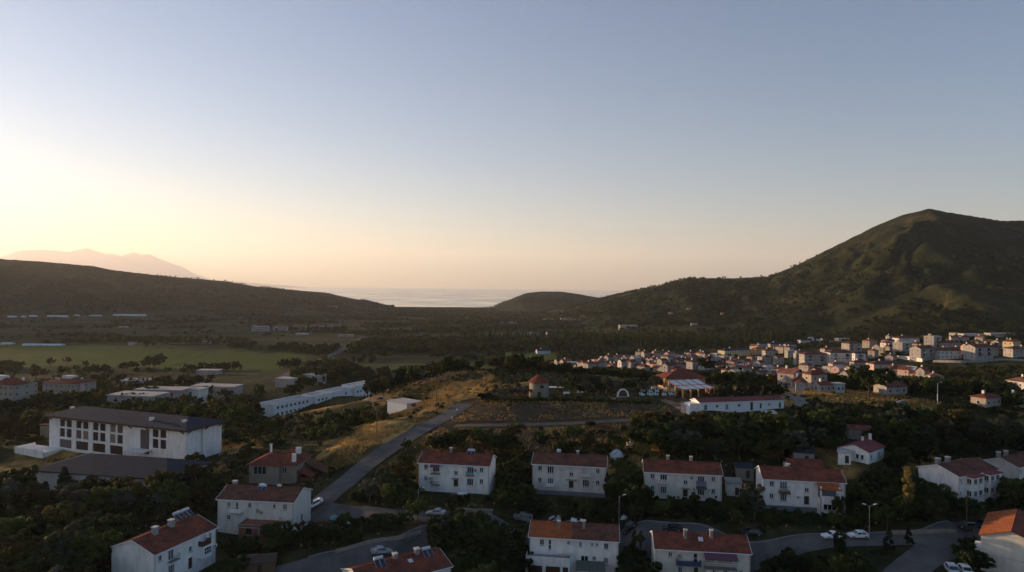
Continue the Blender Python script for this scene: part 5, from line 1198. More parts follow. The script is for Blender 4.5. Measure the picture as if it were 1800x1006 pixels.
def town_house(g_, Lm, Wm, Hm, yaw, wall, roof, name, label, group, wins=True, storeys=2, gable=False, rise=1.7, cat='house', chim=0):
    o = empty(name, g_, yaw); tag(o, label, cat, group)
    x0, x1, y0, y1 = -Lm / 2, Lm / 2, -Wm / 2, Wm / 2
    m = MB(); m.box(x0, x1, y0, y1, -4, Hm)
    if gable: m.poly([(x1, y0, Hm), (x1, y1, Hm), (x1, 0, Hm + rise)]); m.poly([(x0, y1, Hm), (x0, y0, Hm), (x0, 0, Hm + rise)])
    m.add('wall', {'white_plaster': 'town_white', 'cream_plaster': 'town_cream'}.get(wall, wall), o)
    if roof == 'roof_flat' and not gable: m = MB(); m.box(x0 - 0.3, x1 + 0.3, y0 - 0.3, y1 + 0.3, Hm + 0.004, Hm + 0.35); m.add('roof', roof, o)
    elif gable:
        m = MB(); m.slab([(x0 - 0.3, y0 - 0.4, Hm - 0.05), (x1 + 0.3, y0 - 0.4, Hm - 0.05), (x1 + 0.3, 0, Hm + rise + 0.16), (x0 - 0.3, 0, Hm + rise + 0.16)], 0.14); m.slab([(x0 - 0.3, 0, Hm + rise + 0.16), (x1 + 0.3, 0, Hm + rise + 0.16), (x1 + 0.3, y1 + 0.4, Hm - 0.05), (x0 - 0.3, y1 + 0.4, Hm - 0.05)], 0.14); m.add('roof', roof, o)
    else: hip_roof(o, x0, x1, y0, y1, Hm + 0.17, rise, roof, 0.45)
    if wins:
        n = max(2, int(Lm / 2.9)); fh = Hm / storeys
        for s_ in range(storeys):
            for k in range(n):
                if rng.random() < 0.22: continue
                w_ = link('window', WIN2, None, o); w_.location = (x0 + (k + 0.5) * Lm / n - 0.5, y0 - 0.003, s_ * fh + 0.85)
            for k in range(max(1, int(Wm / 3.6))):
                n2_ = max(1, int(Wm / 3.6)); w_ = link('window', WIN2, None, o); w_.location = (x0 - 0.003, y0 + (k + 0.5) * Wm / n2_ + 0.5, s_ * fh + 0.85); w_.rotation_euler = (0, 0, -math.pi / 2)
    if storeys >= 3:          # balconies of the bigger blocks
        for s_ in range(1, storeys):
            for k in range(max(1, int(Lm / 7))):
                xb = x0 + (k + 0.5) * Lm / max(1, int(Lm / 7)) - 1.6
                m = MB(); m.box(xb, xb + 3.2, y0 - 1.2, y0 - 0.005, s_ * Hm / storeys - 0.1, s_ * Hm / storeys + 0.05); m.box(xb, xb + 3.2, y0 - 1.2, y0 - 1.1, s_ * Hm / storeys + 0.053, s_ * Hm / storeys + 0.95); m.add('balcony', rng.choice(['town_cream', 'concrete', 'brick_render', 'old_plaster']), o)
                m = MB(); m.box(xb + 0.4, xb + 2.8, y0 - 0.05, y0 - 0.004, s_ * Hm / storeys + 0.06, s_ * Hm / storeys + 2.1); m.add('balcony_door', 'pane', o)
        m = MB(); m.box(x0 + 1, x0 + 3.2, -1, 1.2, Hm, Hm + 2.3 if roof == 'roof_flat' else Hm + 0.1); m.add('roof_house', 'town_cream', o)
    for k in range(chim):
        m = MB(); xx = x0 + Lm * (0.3 + 0.4 * k); m.box(xx, xx + 0.7, -0.3, 0.4, Hm + 0.5, Hm + rise + 1.2); m.add('chimney', 'white_plaster', o)
    return o
EXPL = [  # px left, px right, py base, storeys, wall, roof, yaw deg, gable, words
    (1262, 1326, 627, 2, 'sunlit_plaster', 'roof_grey', -28, False, 'long yellow-lit hall with grey roof at the upper edge of the village'),
    (1323, 1346, 624, 2, 'ochre_plaster', 'tile_orange', -25, False, 'ochre house with orange roof next to the yellow-lit hall'),
    (1342, 1363, 628, 2, 'white_plaster', 'tile_brown', -15, False, 'square white house next to the ochre one below the poplar row'),
    (1334, 1352, 614, 2, 'white_plaster', 'roof_grey', 0, False, 'first of three small white blocks in front of the poplar row'),
    (1354, 1378, 615, 2, 'white_plaster', 'roof_grey', 0, False, 'second of three small white blocks in front of the poplar row'),
    (1381, 1400, 616, 2, 'white_plaster', 'roof_grey', 0, False, 'third of three small white blocks in front of the poplar row'),
    (1381, 1398, 629, 2, 'white_plaster', 'roof_flat', -20, False, 'white cube house below the three small white blocks'),
    (1360, 1380, 641, 2, 'white_plaster', 'tile_red', -30, True, 'white gabled house with red roof beside the tall narrow block'),
    (1397, 1411, 641, 3, 'white_plaster', 'roof_flat', -10, False, 'tall narrow white block with dark side beside the long balconied block'),
    (1412, 1456, 643, 3, 'white_plaster', 'tile_brown', -4, False, 'long white three-storey block with balconies in the middle of town'),
    (1457, 1500, 640, 3, 'old_plaster', 'tile_brown', -4, False, 'grey-white long block adjoining the balconied one'),
    (1502, 1522, 642, 3, 'old_plaster', 'roof_grey', -4, False, 'short grey block with sunlit edge beside the soil cutting'),
    (1446, 1472, 626, 2, 'white_plaster', 'tile_red', -12, False, 'white two-storey house with red hip roof on the grassy rise'),
    (1484, 1518, 622, 3, 'white_plaster', 'tile_brown', -22, False, 'large white three-storey house with lit end wall over the soil cutting'),
    (1472, 1494, 604, 2, 'white_plaster', 'roof_flat', -5, False, 'flat white house above the large three-storey one'),
    (1425, 1440, 598, 1, 'white_plaster', 'tile_red', -8, False, 'tiny white house alone on the slope above town'),
    (1405, 1425, 607, 2, 'old_plaster', 'roof_grey', -8, False, 'small grey block above the middle of town'),
    (1544, 1560, 625, 2, 'sunlit_plaster', 'roof_flat', -50, False, 'yellow-lit cube house on the edge of the soil cutting'),
    (1574, 1608, 622, 3, 'white_plaster', 'roof_flat', -30, False, 'white three-storey block behind the yellow-lit cube house'),
    (1606, 1648, 634, 3, 'white_plaster', 'tile_brown', -24, True, 'white gabled house with lit end above the retaining wall'),
    (1628, 1661, 617, 4, 'white_plaster', 'roof_flat', -34, False, 'tallest white house, four storeys, one side sunlit'),
    (1655, 1692, 616, 2, 'cream_plaster', 'tile_red', -22, False, 'cream house with wide red roof right behind the tallest house'),
    (1650, 1692, 631, 2, 'old_plaster', 'tile_brown', -6, False, 'low brown-roofed house in shade below the wide red roof'),
    (1702, 1752, 632, 3, 'white_plaster', 'tile_red', -20, True, 'big white gabled house with red roof near the right road'),
    (1670, 1690, 595, 2, 'sunlit_plaster', 'roof_flat', -40, False, 'sunlit end house of the upper terrace row'),
    (1691, 1738, 597, 2, 'old_plaster', 'roof_flat', -6, False, 'dark terrace row with white party walls on the upper slope'),
    (1738, 1786, 596, 2, 'white_plaster', 'roof_flat', -6, False, 'pale terrace row at the far right of the upper slope'),
    (1768, 1800, 614, 2, 'sunlit_plaster', 'tile_orange', -30, False, 'sunlit yellow house at the right edge below the terrace row'),
    (1774, 1812, 628, 2, 'white_plaster', 'tile_brown', -12, False, 'white house at the right edge below the sunlit yellow one'),
    (1552, 1576, 610, 2, 'white_plaster', 'tile_red', -30, False, 'white house with red roof and lit corner uphill of the yellow-lit cube'),
    (1576, 1618, 606, 2, 'old_plaster', 'tile_brown', -8, False, 'long dim row house between the lit corner house and the tallest house'),
    (1519, 1546, 611, 2, 'cream_plaster', 'tile_orange', -30, False, 'cream house with orange roof above the large three-storey house'),
    (1532, 1592, 656, 2, 'pink_plaster', 'tile_brown', -6, False, 'long low pinkish row below the orange soil cutting'),
    (1462, 1492, 655, 2, 'pink_plaster', 'tile_pink', -4, False, 'long low pinkish house below the grey-white block'),
    (1500, 1530, 652, 2, 'cream_plaster', 'tile_brown', -4, False, 'cream low house at the foot of the short grey block'),
    (1545, 1600, 694, 1, 'white_plaster', 'tile_brown', -20, True, 'low house with dark roof and lit white gable on the grassy lot'),
    (1716, 1768, 715, 1, 'cream_plaster', 'tile_red', -26, False, 'sunlit cream villa with red hip roof at the right edge'),
    (1766, 1830, 716, 1, 'cream_plaster', 'tile_red', -26, True, 'lower red-roofed neighbour of the sunlit cream villa'),
    (1784, 1850, 694, 2, 'old_plaster', 'tile_pink', -20, False, 'pale-roofed house behind the sunlit cream villa'),
    (1404, 1416, 688, 1, 'white_plaster', 'tile_brown', -70, True, 'white sliver of a gabled house at the end of the dark hedge'),
    (1434, 1464, 690, 1, 'white_plaster', 'tile_plum', -16, True, 'plum-roofed cottage past the paved lot'),
    (1466, 1486, 690, 1, 'pale_blue_plaster', 'roof_flat', -14, False, 'flat bluish cottage roof past the plum-roofed one'),
    (1088, 1122, 578, 2, 'white_plaster', 'roof_flat', -10, False, 'bright white building on the edge of the plain below the foothills'),
    (442, 471, 583, 3, 'white_plaster', 'roof_flat', 0, False, 'nearest block of the distant white row by the highway, set apart'),
    (480, 504, 582, 3, 'white_plaster', 'tile_red', 0, False, 'second block of the distant white row in the plain'),
    (514, 538, 581, 3, 'white_plaster', 'tile_red', 0, False, 'third block of the distant white row in the plain'),
    (545, 569, 580, 3, 'white_plaster', 'tile_red', 0, False, 'fourth block of the distant white row in the plain'),
    (575, 598, 579, 3, 'white_plaster', 'tile_red', 0, False, 'last block of the distant white row, closest to the highway'),
    (953, 975, 565, 2, 'sunlit_plaster', 'tile_orange', -30, False, 'sunlit orange building in the plain below the knoll'),
    (985, 1020, 564, 2, 'pink_plaster', 'tile_pink', -5, False, 'pinkish long building right of the sunlit orange one'),
    (960, 985, 588, 1, 'white_plaster', 'roof_grey', -10, True, 'small white barn among dark trees in the mid plain'),
    (942, 968, 622, 1, 'pale_blue_plaster', 'roof_grey', -10, True, 'grey-blue barn beside a green meadow'),
    (928, 945, 588, 1, 'white_plaster', 'roof_flat', 0, False, 'tiny white block left of the small white barn'),
    (1060, 1100, 592, 2, 'cream_plaster', 'tile_pink', -20, False, 'cream block glimpsed through the poplar rows'),
    (880, 910, 568, 1, 'old_plaster', 'roof_grey', 0, False, 'long grey farm shed in the middle of the plain'),
    (818, 828, 560, 1, 'white_plaster', 'roof_flat', 0, False, 'white speck of a farmhouse near the shore trees'),
    (225, 236, 608, 1, 'white_plaster', 'roof_flat', 0, False, 'white hut by a hedge beyond the green field'),
    (196, 222, 577, 1, 'white_plaster', 'roof_flat', 0, False, 'white farm shed beside dark trees in the left plain'),
    (354, 368, 605, 1, 'white_plaster', 'roof_flat', 0, False, 'small white shed at the far corner of the green field'),
    (520, 540, 590, 1, 'white_plaster', 'roof_flat', 0, False, 'flat white shed in front of the distant white row'),
    (594, 604, 592, 1, 'white_plaster', 'roof_flat', 0, False, 'white roadside house at the bend of the highway'),
    (608, 620, 592, 1, 'cream_plaster', 'roof_flat', 0, False, 'cream roadside house beside the highway bend'),
    (566, 574, 541, 1, 'white_plaster', 'roof_flat', 0, False, 'first white farm building at the foot of the dark hill'),
    (578, 592, 540, 1, 'white_plaster', 'roof_flat', 0, False, 'second longer white farm building at the foot of the dark hill'),
    (1208, 1216, 545, 1, 'white_plaster', 'tile_red', 0, False, 'white house alone low on the foothill'),
    (1268, 1276, 553, 1, 'white_plaster', 'tile_red', 0, False, 'white house by a terrace path on the foothill'),
    (1176, 1182, 552, 1, 'pink_plaster', 'tile_pink', 0, False, 'pinkish house on the foothill beside a dark tree'),
    (1215, 1226, 572, 1, 'white_plaster', 'roof_flat', 0, False, 'white house below the foothill above the poplars'),
]
rng = random.Random(21)
_gp = ground_many([((e[0] + e[1]) / 2, e[2]) for e in EXPL])
for e, g_ in zip(EXPL, _gp):
    wpx = e[1] - e[0]; wid = wpx * g_.y / F
    yw = R(-e[6]); Wm = min(9.0, max(3.5, wid * 0.5)); Lm = max(3.0, (wid - Wm * abs(math.sin(yw))) / math.cos(yw))
    town_house(g_ + Vector((0, Wm / 2, 0)), Lm, Wm, 2.9 * e[3] + 0.2, yw, e[4], e[5], 'town_house' if e[3] < 3 else 'town_block', e[8] if len(e) > 8 else '', 'buildings of the town and plain', wins=wpx > 15, storeys=e[3], gable=e[7], rise=min(2.2, Wm * 0.22), cat='house' if e[3] < 3 else 'building', chim=1 if (e[2] > 600 and e[3] < 3 and wpx > 20 and e[5] != 'roof_flat') else 0)
ROWS = [  # px0, py0, px1, py1, n, phrase
    (972, 646, 1040, 652, 8, 'in the lane nearest the windmill'),
    (985, 650, 1060, 652, 5, 'in the lowest lane behind the windmill trees'),
    (1046, 638, 1130, 640, 8, 'in the lane behind the terrace'),
    (1050, 646, 1135, 650, 7, 'in the second lane behind the terrace'),
    (1120, 630, 1262, 633, 12, 'in the topmost lane of the old village'),
    (1135, 638, 1262, 641, 11, 'in the upper middle lane of the old village'),
    (1140, 646, 1250, 649, 9, 'in the lower middle lane of the old village'),
    (1150, 655, 1200, 657, 4, 'just behind the restaurant roof'),
    (1264, 638, 1350, 641, 8, 'in the lane below the yellow-lit hall'),
    (1262, 648, 1365, 652, 9, 'two lanes below the yellow-lit hall'),
    (1275, 659, 1375, 664, 7, 'in the lane above the dark hedge'),
    (1345, 676, 1440, 684, 6, 'in the roofs showing over the grassy lot'),
    (1400, 656, 1500, 662, 7, 'in the lane under the balconied block'),
    (1470, 672, 1560, 678, 6, 'in the roofs near the big dark tree'),
    (1570, 664, 1650, 670, 7, 'in the cluster beside the wooded gully'),
    (1530, 630, 1570, 634, 2, 'on the soil cutting'),
    (1400, 632, 1520, 636, 7, 'squeezed behind the balconied block'),
    (1322, 619, 1402, 621, 5, 'below the three small white blocks'),
    (1540, 615, 1625, 618, 6, 'uphill of the pale retaining wall'),
    (1660, 622, 1800, 626, 7, 'around the big gabled house'),
    (1555, 600, 1680, 603, 6, 'along the upper slope road'),
    (1690, 604, 1790, 607, 5, 'below the terrace rows'),
    (1420, 603, 1480, 607, 4, 'on the grassy rise above town'),
]
for px0, py0, px1, py1, n, phrase in ROWS:
    n = int(n * 1.4)
    pix = [(px0 + (px1 - px0) * (k + rng.uniform(0.2, 0.8)) / n, py0 + (py1 - py0) * k / max(1, n - 1) + rng.uniform(-1.2, 1.2)) for k in range(n)]
    gp = ground_many(pix)
    for k, g_ in enumerate(gp):
        wall = rng.choice(['white_plaster'] * 5 + ['cream_plaster', 'cream_plaster', 'old_plaster', 'pink_plaster']); roof = rng.choice(['tile_pink', 'tile_pink', 'tile_red', 'tile_brown', 'tile_brown', 'roof_flat', 'tile_red'])
        Lm = rng.uniform(5.5, 9.0); Wm = rng.uniform(4.8, 6.6); st = rng.choice([1, 1, 2])
        yw = R(rng.choice([32, 28, -12, 35, -55, 25]) + rng.uniform(-6, 6))
        town_house(g_, Lm, Wm, 2.9 * st + rng.uniform(0, .4), yw, wall, roof, 'village_house', '%s house, %s roof, %s from left %s' % (ADJ[wall], RADJ[roof], ORD[k], phrase), 'village houses', wins=g_.y < 620, storeys=st, gable=rng.random() < 0.7, rise=rng.uniform(1.3, 2.0), chim=rng.choice([0, 1, 1]) if roof != 'roof_flat' else 0)
# pale retaining wall over the cutting
def wall_line(name, label, pix, h, t, mat, cat='wall', top=None, sink=1.0):
    pts = [ground(*p) for p in pix]; pts = smooth_line(pts, 6) if len(pts) > 2 else [pts[0].lerp(pts[1], k / 8) for k in range(9)]
    m = MB()
    for a, b_ in zip(pts[:-1], pts[1:]):
        d = (b_ - a); d.z = 0; n_ = Vector((-d.y, d.x, 0)).normalized() * t / 2
        za, zb = gz(a.x, a.y), gz(b_.x, b_.y)
        m.hexa([a - n_ + Vector((0, 0, -sink + za - a.z)), b_ - n_ + Vector((0, 0, -sink + zb - b_.z)), b_ + n_ + Vector((0, 0, -sink + zb - b_.z)), a + n_ + Vector((0, 0, -sink + za - a.z)), a - n_ + Vector((0, 0, h + za - a.z)), b_ - n_ + Vector((0, 0, h + zb - b_.z)), b_ + n_ + Vector((0, 0, h + zb - b_.z)), a + n_ + Vector((0, 0, h + za - a.z))])
    o = m.add(name, mat); tag(o, label, cat); return o
wall_line('retaining_wall', 'pale retaining wall along the top of the soil cutting', [(1560, 631), (1590, 632), (1622, 637)], 2.6, 0.8, 'cream_plaster')
wall_line('retaining_wall', 'pale wall along the road below the big gabled house', [(1640, 637), (1700, 638), (1760, 634), (1800, 636)], 1.6, 0.6, 'concrete')
# greenhouses in the far left plain
for k, (x0_, x1_, y_, lab) in enumerate(((12, 30, 558, 'shortest plastic greenhouse strip at the hill foot'), (36, 45, 558, 'tiny plastic greenhouse beside the shortest strip'), (50, 66, 557, 'third plastic greenhouse strip at the hill foot'), (82, 122, 557, 'dim plastic greenhouse strip behind a dark tree'), (128, 180, 556, 'bright long plastic greenhouse strip at the hill foot'), (198, 262, 555, 'longest plastic greenhouse strip at the hill foot'), (0, 20, 606, 'pale greenhouse strip at the left edge above the green field'), (38, 106, 608, 'long pale greenhouse strip just above the green field'))):
    a, b_ = ground(x0_, y_), ground(x1_, y_); L_ = abs(b_.x - a.x); o = empty('greenhouse', a); tag(o, lab, 'greenhouse', 'plastic greenhouses of the plain')
    hh = 4.0 if y_ < 600 else 2.6; v, f = [], []
    for i_, x_ in enumerate((0, L_)):
        for j in range(9): t = math.pi * j / 8; v.append((x_, 3.5 - math.cos(t) * 3.5, -1 + math.sin(t) * (hh + 1)))
    for j in range(8): f.append((j, j + 1, j + 10, j + 9))
    f += [tuple(range(9)), tuple(range(17, 8, -1))]
    link('cover', mesh('cover', v, f), 'tarpaulin', o)
    m = MB()
    for q in range(int(L_ / 12) + 1): m.box(q * 12, q * 12 + 0.3, -0.2, 7.2, -1.5, 0.4)
    m.add('base_frame', 'steel', o)
# ------------------------------------------------------------------ trees
nr = np.random.default_rng(11)
def leaf_mesh(name, centers, radii, per, size, flat=0.85, jit=0.4):
    """leaf-sized faces on many uneven clumps"""
    V, Fc = [], []; base = 0
    C_ = np.repeat(np.asarray(centers), per, 0); Rd = np.repeat(np.asarray(radii), per)
    n = len(C_)
    d = nr.normal(size=(n, 3)); d /= np.linalg.norm(d, axis=1)[:, None]
    rad = Rd * (0.55 + 0.5 * nr.random(n))
    p = C_ + d * rad[:, None] * np.array([1, 1, flat])
    nn = d + nr.normal(size=(n, 3)) * jit * 1.6; nn[:, 2] += 0.25; nn /= np.linalg.norm(nn, axis=1)[:, None]
    t = np.cross(nn, nr.normal(size=(n, 3))); t /= np.linalg.norm(t, axis=1)[:, None]; b = np.cross(nn, t)
    s = size * (0.6 + 0.8 * nr.random(n))[:, None]
    q = np.stack([p - t * s, p - b * s * 0.55 + nn * s * 0.15, p + t * s, p + b * s * 0.55 + nn * s * 0.15], 1).reshape(-1, 3)
    me = bpy.data.meshes.new(name)
    me.vertices.add(len(q)); me.vertices.foreach_set('co', q.ravel())
    me.loops.add(n * 4); me.loops.foreach_set('vertex_index', np.arange(n * 4))
    me.polygons.add(n); me.polygons.foreach_set('loop_start', np.arange(n) * 4)
    me.update(calc_edges=True)
    return me
def broad_crown(seed, rx, rz, z0, nclump, per, size, low=-0.75):
    r_ = np.random.default_rng(seed); C_, Rr = [], []
    off = r_.normal(size=(5, 3)) * np.array([rx * .33, rx * .33, rz * .25])
    while len(C_) < nclump:
        d = r_.normal(size=3); d /= np.linalg.norm(d)
        if d[2] < low: continue
        k = (0.5 + 0.55 * r_.random() ** 0.6)
        o = off[r_.integers(5)]
        c_ = d * np.array([rx, rx, rz]) * k * 0.72 + o + np.array([0, 0, z0])
        C_.append(c_); Rr.append(rx * (0.11 + 0.17 * r_.random()))
    return leaf_mesh('crown', C_, Rr, per, size)
def trunk_mesh(h, r, limbs=4, seed=0, top=None):
    r_ = random.Random(seed); m = MB(); top = top or h * 1.25
    p = Vector((0, 0, -0.8)); q = Vector((r_.uniform(-.15, .15), r_.uniform(-.15, .15), h)); m.tube(p, q, r, r * 0.7, 7)
    for k in range(limbs):
        a = 2 * math.pi * (k + r_.random() * 0.6) / limbs; L_ = (top - h) * r_.uniform(0.8, 1.2)
        e = q + Vector((math.cos(a) * L_ * 0.7, math.sin(a) * L_ * 0.7, L_)); mid = q.lerp(e, 0.5) + Vector((0, 0, -0.1 * L_))
        m.tube(q - Vector((0, 0, 0.1)), mid, r * 0.55, r * 0.4, 5, False); m.tube(mid, e, r * 0.4, r * 0.12, 5, False)
    return m.me('trunk', True)
KIND = {}
def kind(nm, crown, trunk, height, mats, bark='bark'): KIND.setdefault(nm, []).append(dict(crown=crown, trunk=trunk, h=height, mats=mats, bark=bark))
for s in range(4):
    kind('broad', broad_crown(100 + s, 3.5, 2.9, 4.9, 62, 74, 0.31), trunk_mesh(2.3, 0.24, 5, s, 5.2), 8.0, None)
for s in range(2):
    kind('olive', broad_crown(120 + s, 3.2, 3.3, 4.6, 60, 70, 0.26, -0.9), trunk_mesh(1.8, 0.3, 5, s + 9, 5.0), 8.0, None, 'bark_pale')
def cone_crown(seed, h, r0, n, per, size, drop=0.2):
    r_ = np.random.default_rng(seed); C_, Rr = [], []
    for k in range(n):
        t = r_.random() ** 0.8; a = r_.random() * 6.283; rr = r0 * (1 - t) ** 0.85 * (0.45 + 0.55 * r_.random())
        C_.append((math.cos(a) * rr, math.sin(a) * rr, h * (0.12 + 0.86 * t))); Rr.append(r0 * (0.16 + 0.16 * (1 - t)))
    return leaf_mesh('crown', C_, Rr, per, size, 0.6)
for s in range(2): kind('pine', cone_crown(140 + s, 8.0, 2.4, 60, 60, 0.28), trunk_mesh(1.5, 0.18, 3, s + 30, 3.0), 8.0, None)
def col_crown(seed, h, r0, n, per, size):
    r_ = np.random.default_rng(seed); C_, Rr = [], []
    for k in range(n):
        t = r_.random(); a = r_.random() * 6.283; rr = r0 * math.sin(math.pi * min(1, 0.12 + 0.86 * t)) ** 0.6 * r_.random() ** 0.6
        C_.append((math.cos(a) * rr, math.sin(a) * rr, h * (0.16 + 0.82 * t))); Rr.append(r0 * (0.3 + 0.25 * r_.random()))
    return leaf_mesh('crown', C_, Rr, per, size, 1.5)
for s in range(2): kind('poplar', col_crown(150 + s, 11.0, 1.1, 50, 60, 0.24), trunk_mesh(2.0, 0.16, 3, s + 50, 4.5), 11.0, None, 'bark_pale')
for s in range(3): kind('shrub', broad_crown(160 + s, 1.7, 1.15, 0.95, 24, 60, 0.20, -0.35), trunk_mesh(0.4, 0.07, 4, s + 60, 1.2), 2.3, None)
COLS = {'dark': 'leaf_dark', 'mid': 'leaf_mid', 'rust': 'leaf_rust', 'olive': 'leaf_olive', 'yellow': 'leaf_yellow', 'pine': 'leaf_pine', 'scrub': 'leaf_scrub'}
for lst in KIND.values():
    for k_ in lst:
        for me in (k_['crown'], k_['trunk']): me.materials.append(None)
def plant(kd, var, col, p, h, rz, name, label, cat, group, squash=1.0):
    K_ = KIND[kd][var % len(KIND[kd])]; s = h / K_['h']
    o = empty(name, p, rz); tag(o, label, cat, group); o.scale = (s * squash, s * squash, s)
    t = link('trunk', K_['trunk'], None, o); t.material_slots[0].link = 'OBJECT'; t.material_slots[0].material = MATS[K_['bark']]
    c = link('crown' if kd != 'shrub' else 'foliage', K_['crown'], None, o); c.material_slots[0].link = 'OBJECT'; c.material_slots[0].material = MATS[COLS[col]]
    return o
def in_poly1(x, y, poly): return bool(in_poly(np.array([x]), np.array([y]), poly)[0])
FOOT = []
for b in BUILD.values(): FOOT.append((b['a'], b['x'], b['n'], b['L'], b['W']))
def blocked(p, pad):
    for a, x, n, L_, W_ in FOOT:
        u_ = (p - a).dot(x); v_ = Vector((p.x - a.x, p.y - a.y, 0)).dot(n)
        if -pad < u_ < L_ + pad and -pad - (3.5 if L_ == 18 else 0) < v_ < W_ + pad: return True
    for nm, (ln, wd, mt) in ROADLINE.items():
        lim = wd / 2 + 0.6 + pad * 0.35
        for q in ln[::2]:
            if (q.x - p.x) ** 2 + (q.y - p.y) ** 2 < lim * lim + 0: return True
    return False
KN = {'dark': 'dark', 'mid': 'green', 'rust': 'russet', 'olive': 'silvery', 'yellow': 'yellow', 'pine': 'blackish', 'scrub': 'dull'}
def ordn(i):
    if i < 25: return ORD[i]
    n = i + 1; return '%d%s' % (n, 'th' if 10 <= n % 100 <= 20 else {1: 'st', 2: 'nd', 3: 'rd'}.get(n % 10, 'th'))
rng = random.Random(4)
QUEUE = []
def zone(poly, n, hr, kinds, where, group, gap=2.6, shrub=False, squash=(0.9, 1.2)):
    xs = [q[0] for q in poly]; ys = [q[1] for q in poly]; pts, tries = [], 0; cand = []
    while len(cand) < n * 5:
        x, y = rng.uniform(min(xs), max(xs)), rng.uniform(min(ys), max(ys))
        if in_poly1(x, y, poly): cand.append((x, y))
    for (x, y), g_ in zip(cand, ground_many(cand, 80, 900)):
        if len(pts) >= n or g_ is None: continue
        if any((g_ - q[1]).length < gap for q in pts) or blocked(g_, 1.6 if not shrub else 0.5): continue
        pts.append((x, g_))
    if len(pts) < n * 0.6: print('thin zone', where, len(pts), n)
    items = []
    for x, g_ in pts:
        kd, col = rng.choice(kinds); h = rng.uniform(*hr)
        if kd == 'shrub': h *= 1.0
        items.append((x, g_, kd, col, h))
    cnt = {}
    for x, g_, kd, col, h in sorted(items, key=lambda t: t[0]):
        i = cnt.get((kd, col), 0); cnt[(kd, col)] = i + 1
        nm = {'broad': 'broadleaf_tree', 'olive': 'olive_tree', 'pine': 'pine_tree', 'poplar': 'poplar_tree', 'shrub': 'round_shrub'}[kd]
        wd = {'broad': 'leafy tree', 'olive': 'olive tree', 'pine': 'pine', 'poplar': 'poplar', 'shrub': 'shrub'}[kd]
        QUEUE.append((h / g_.y, kd, rng.randrange(9), col, g_, h, rng.uniform(0, 6.28), nm, '%s %s, %s from left %s' % (KN[col], wd, ordn(i), where), 'shrub' if kd == 'shrub' else 'tree', group, rng.uniform(*squash)))
D_, M_, R_, P_, O_, S_ = ('broad', 'dark'), ('broad', 'mid'), ('broad', 'rust'), ('pine', 'pine'), ('olive', 'olive'), ('shrub', 'scrub')
Sd, Sm = ('shrub', 'dark'), ('shrub', 'mid')
zone([(-40, 880), (90, 872), (200, 872), (330, 868), (380, 885), (345, 900), (260, 925), (185, 955), (175, 1080), (-60, 1080)], 88, (5.5, 9.5), [D_, D_, R_, R_, M_, P_, O_, ('poplar', 'dark')], 'in the grove below the grey hall', 'trees of the grove below the hall', 2.9)
zone([(270, 858), (330, 845), (360, 850), (360, 870), (270, 872)], 5, (6.5, 8.5), [R_, D_], 'in the clump hiding the school corner', 'trees by the school', 3.0)
zone([(385, 1060), (400, 965), (430, 955), (520, 958), (600, 945), (610, 958), (560, 975), (470, 992), (450, 1060)], 12, (3, 5.5), [D_, M_, D_], 'in the garden below the brick annex', 'garden trees below the brick annex', 2.4)
zone([(560, 915), (700, 915), (740, 930), (720, 945), (640, 955), (580, 960)], 16, (1.6, 3.0), [Sd, S_, Sm], 'on the rough lot', 'shrubs on the rough lot', 1.8, True)
zone([(622, 888), (660, 872), (720, 866), (735, 898), (700, 899), (612, 897)], 14, (4, 6), [D_, D_, M_, O_], 'in the clump at the hill road junction', 'trees at the hill road junction', 2.4)
zone([(672, 852), (700, 822), (737, 800), (735, 855), (690, 858)], 12, (2.8, 4.6), [M_, D_, R_, D_], 'along the lower side of the hill road', 'trees beside the hill road', 2.3)
zone([(690, 792), (880, 778), (1100, 783), (1120, 800), (930, 806), (740, 803)], 28, (3.2, 5.6), [D_, M_, D_, R_], 'behind the first two duplex houses', 'trees behind the duplex houses', 2.3)
zone([(872, 845), (930, 835), (932, 893), (862, 900)], 10, (4, 6.5), [D_, D_, M_], 'between the first two duplex houses', 'trees between the duplex houses', 2.0)
zone([(850, 888), (930, 893), (1010, 890), (1100, 900), (1110, 915), (940, 908)], 14, (2.4, 4), [D_, Sd, M_], 'on the bank below the weathered house', 'plants on the street bank', 2.0)
zone([(765, 955), (800, 938), (905, 940), (915, 1070), (810, 1070)], 20, (6, 8.5), [D_, D_, M_], 'beside the half orange roof', 'trees below the street', 2.6)
zone([(1068, 850), (1128, 845), (1130, 918), (1080, 912)], 10, (4, 7), [D_, M_], 'between weathered house and clean red roof', 'trees between the duplex houses', 2.0)
zone([(1125, 886), (1310, 893), (1325, 925), (1130, 920)], 18, (2.6, 4.4), [D_, D_, M_, Sd], 'on the bank below the two-chimney house', 'plants on the street bank', 2.0)
zone([(1345, 912), (1470, 915), (1490, 925), (1345, 930)], 12, (2.0, 3.2), [Sd, Sm, D_], 'on the bank below the loggia house', 'plants on the street bank', 1.8)
zone([(1495, 850), (1600, 845), (1680, 895), (1690, 925), (1500, 928)], 30, (3.5, 6), [D_, D_, M_, D_], 'on the bank between loggia and bay houses', 'trees on the wooded bank', 2.4)
zone([(1620, 885), (1680, 893), (1780, 888), (1770, 905), (1640, 910)], 11, (2.5, 4), [D_, Sd, D_], 'in front of the house with glazed bays', 'plants below the bay house', 2.0)
zone([(1560, 835), (1590, 805), (1800, 782), (1800, 800), (1640, 812)], 20, (4.5, 7), [D_, D_, P_], 'behind the house with glazed bays', 'trees behind the bay house', 2.6)
zone([(1120, 768), (1180, 762), (1300, 760), (1400, 758), (1475, 755), (1470, 790), (1450, 802), (1330, 812), (1130, 810)], 66, (4, 8.2), [D_, D_, D_, M_, M_, O_, P_, R_], 'in the wood below the prefab', 'trees of the wood below the prefab', 2.6)
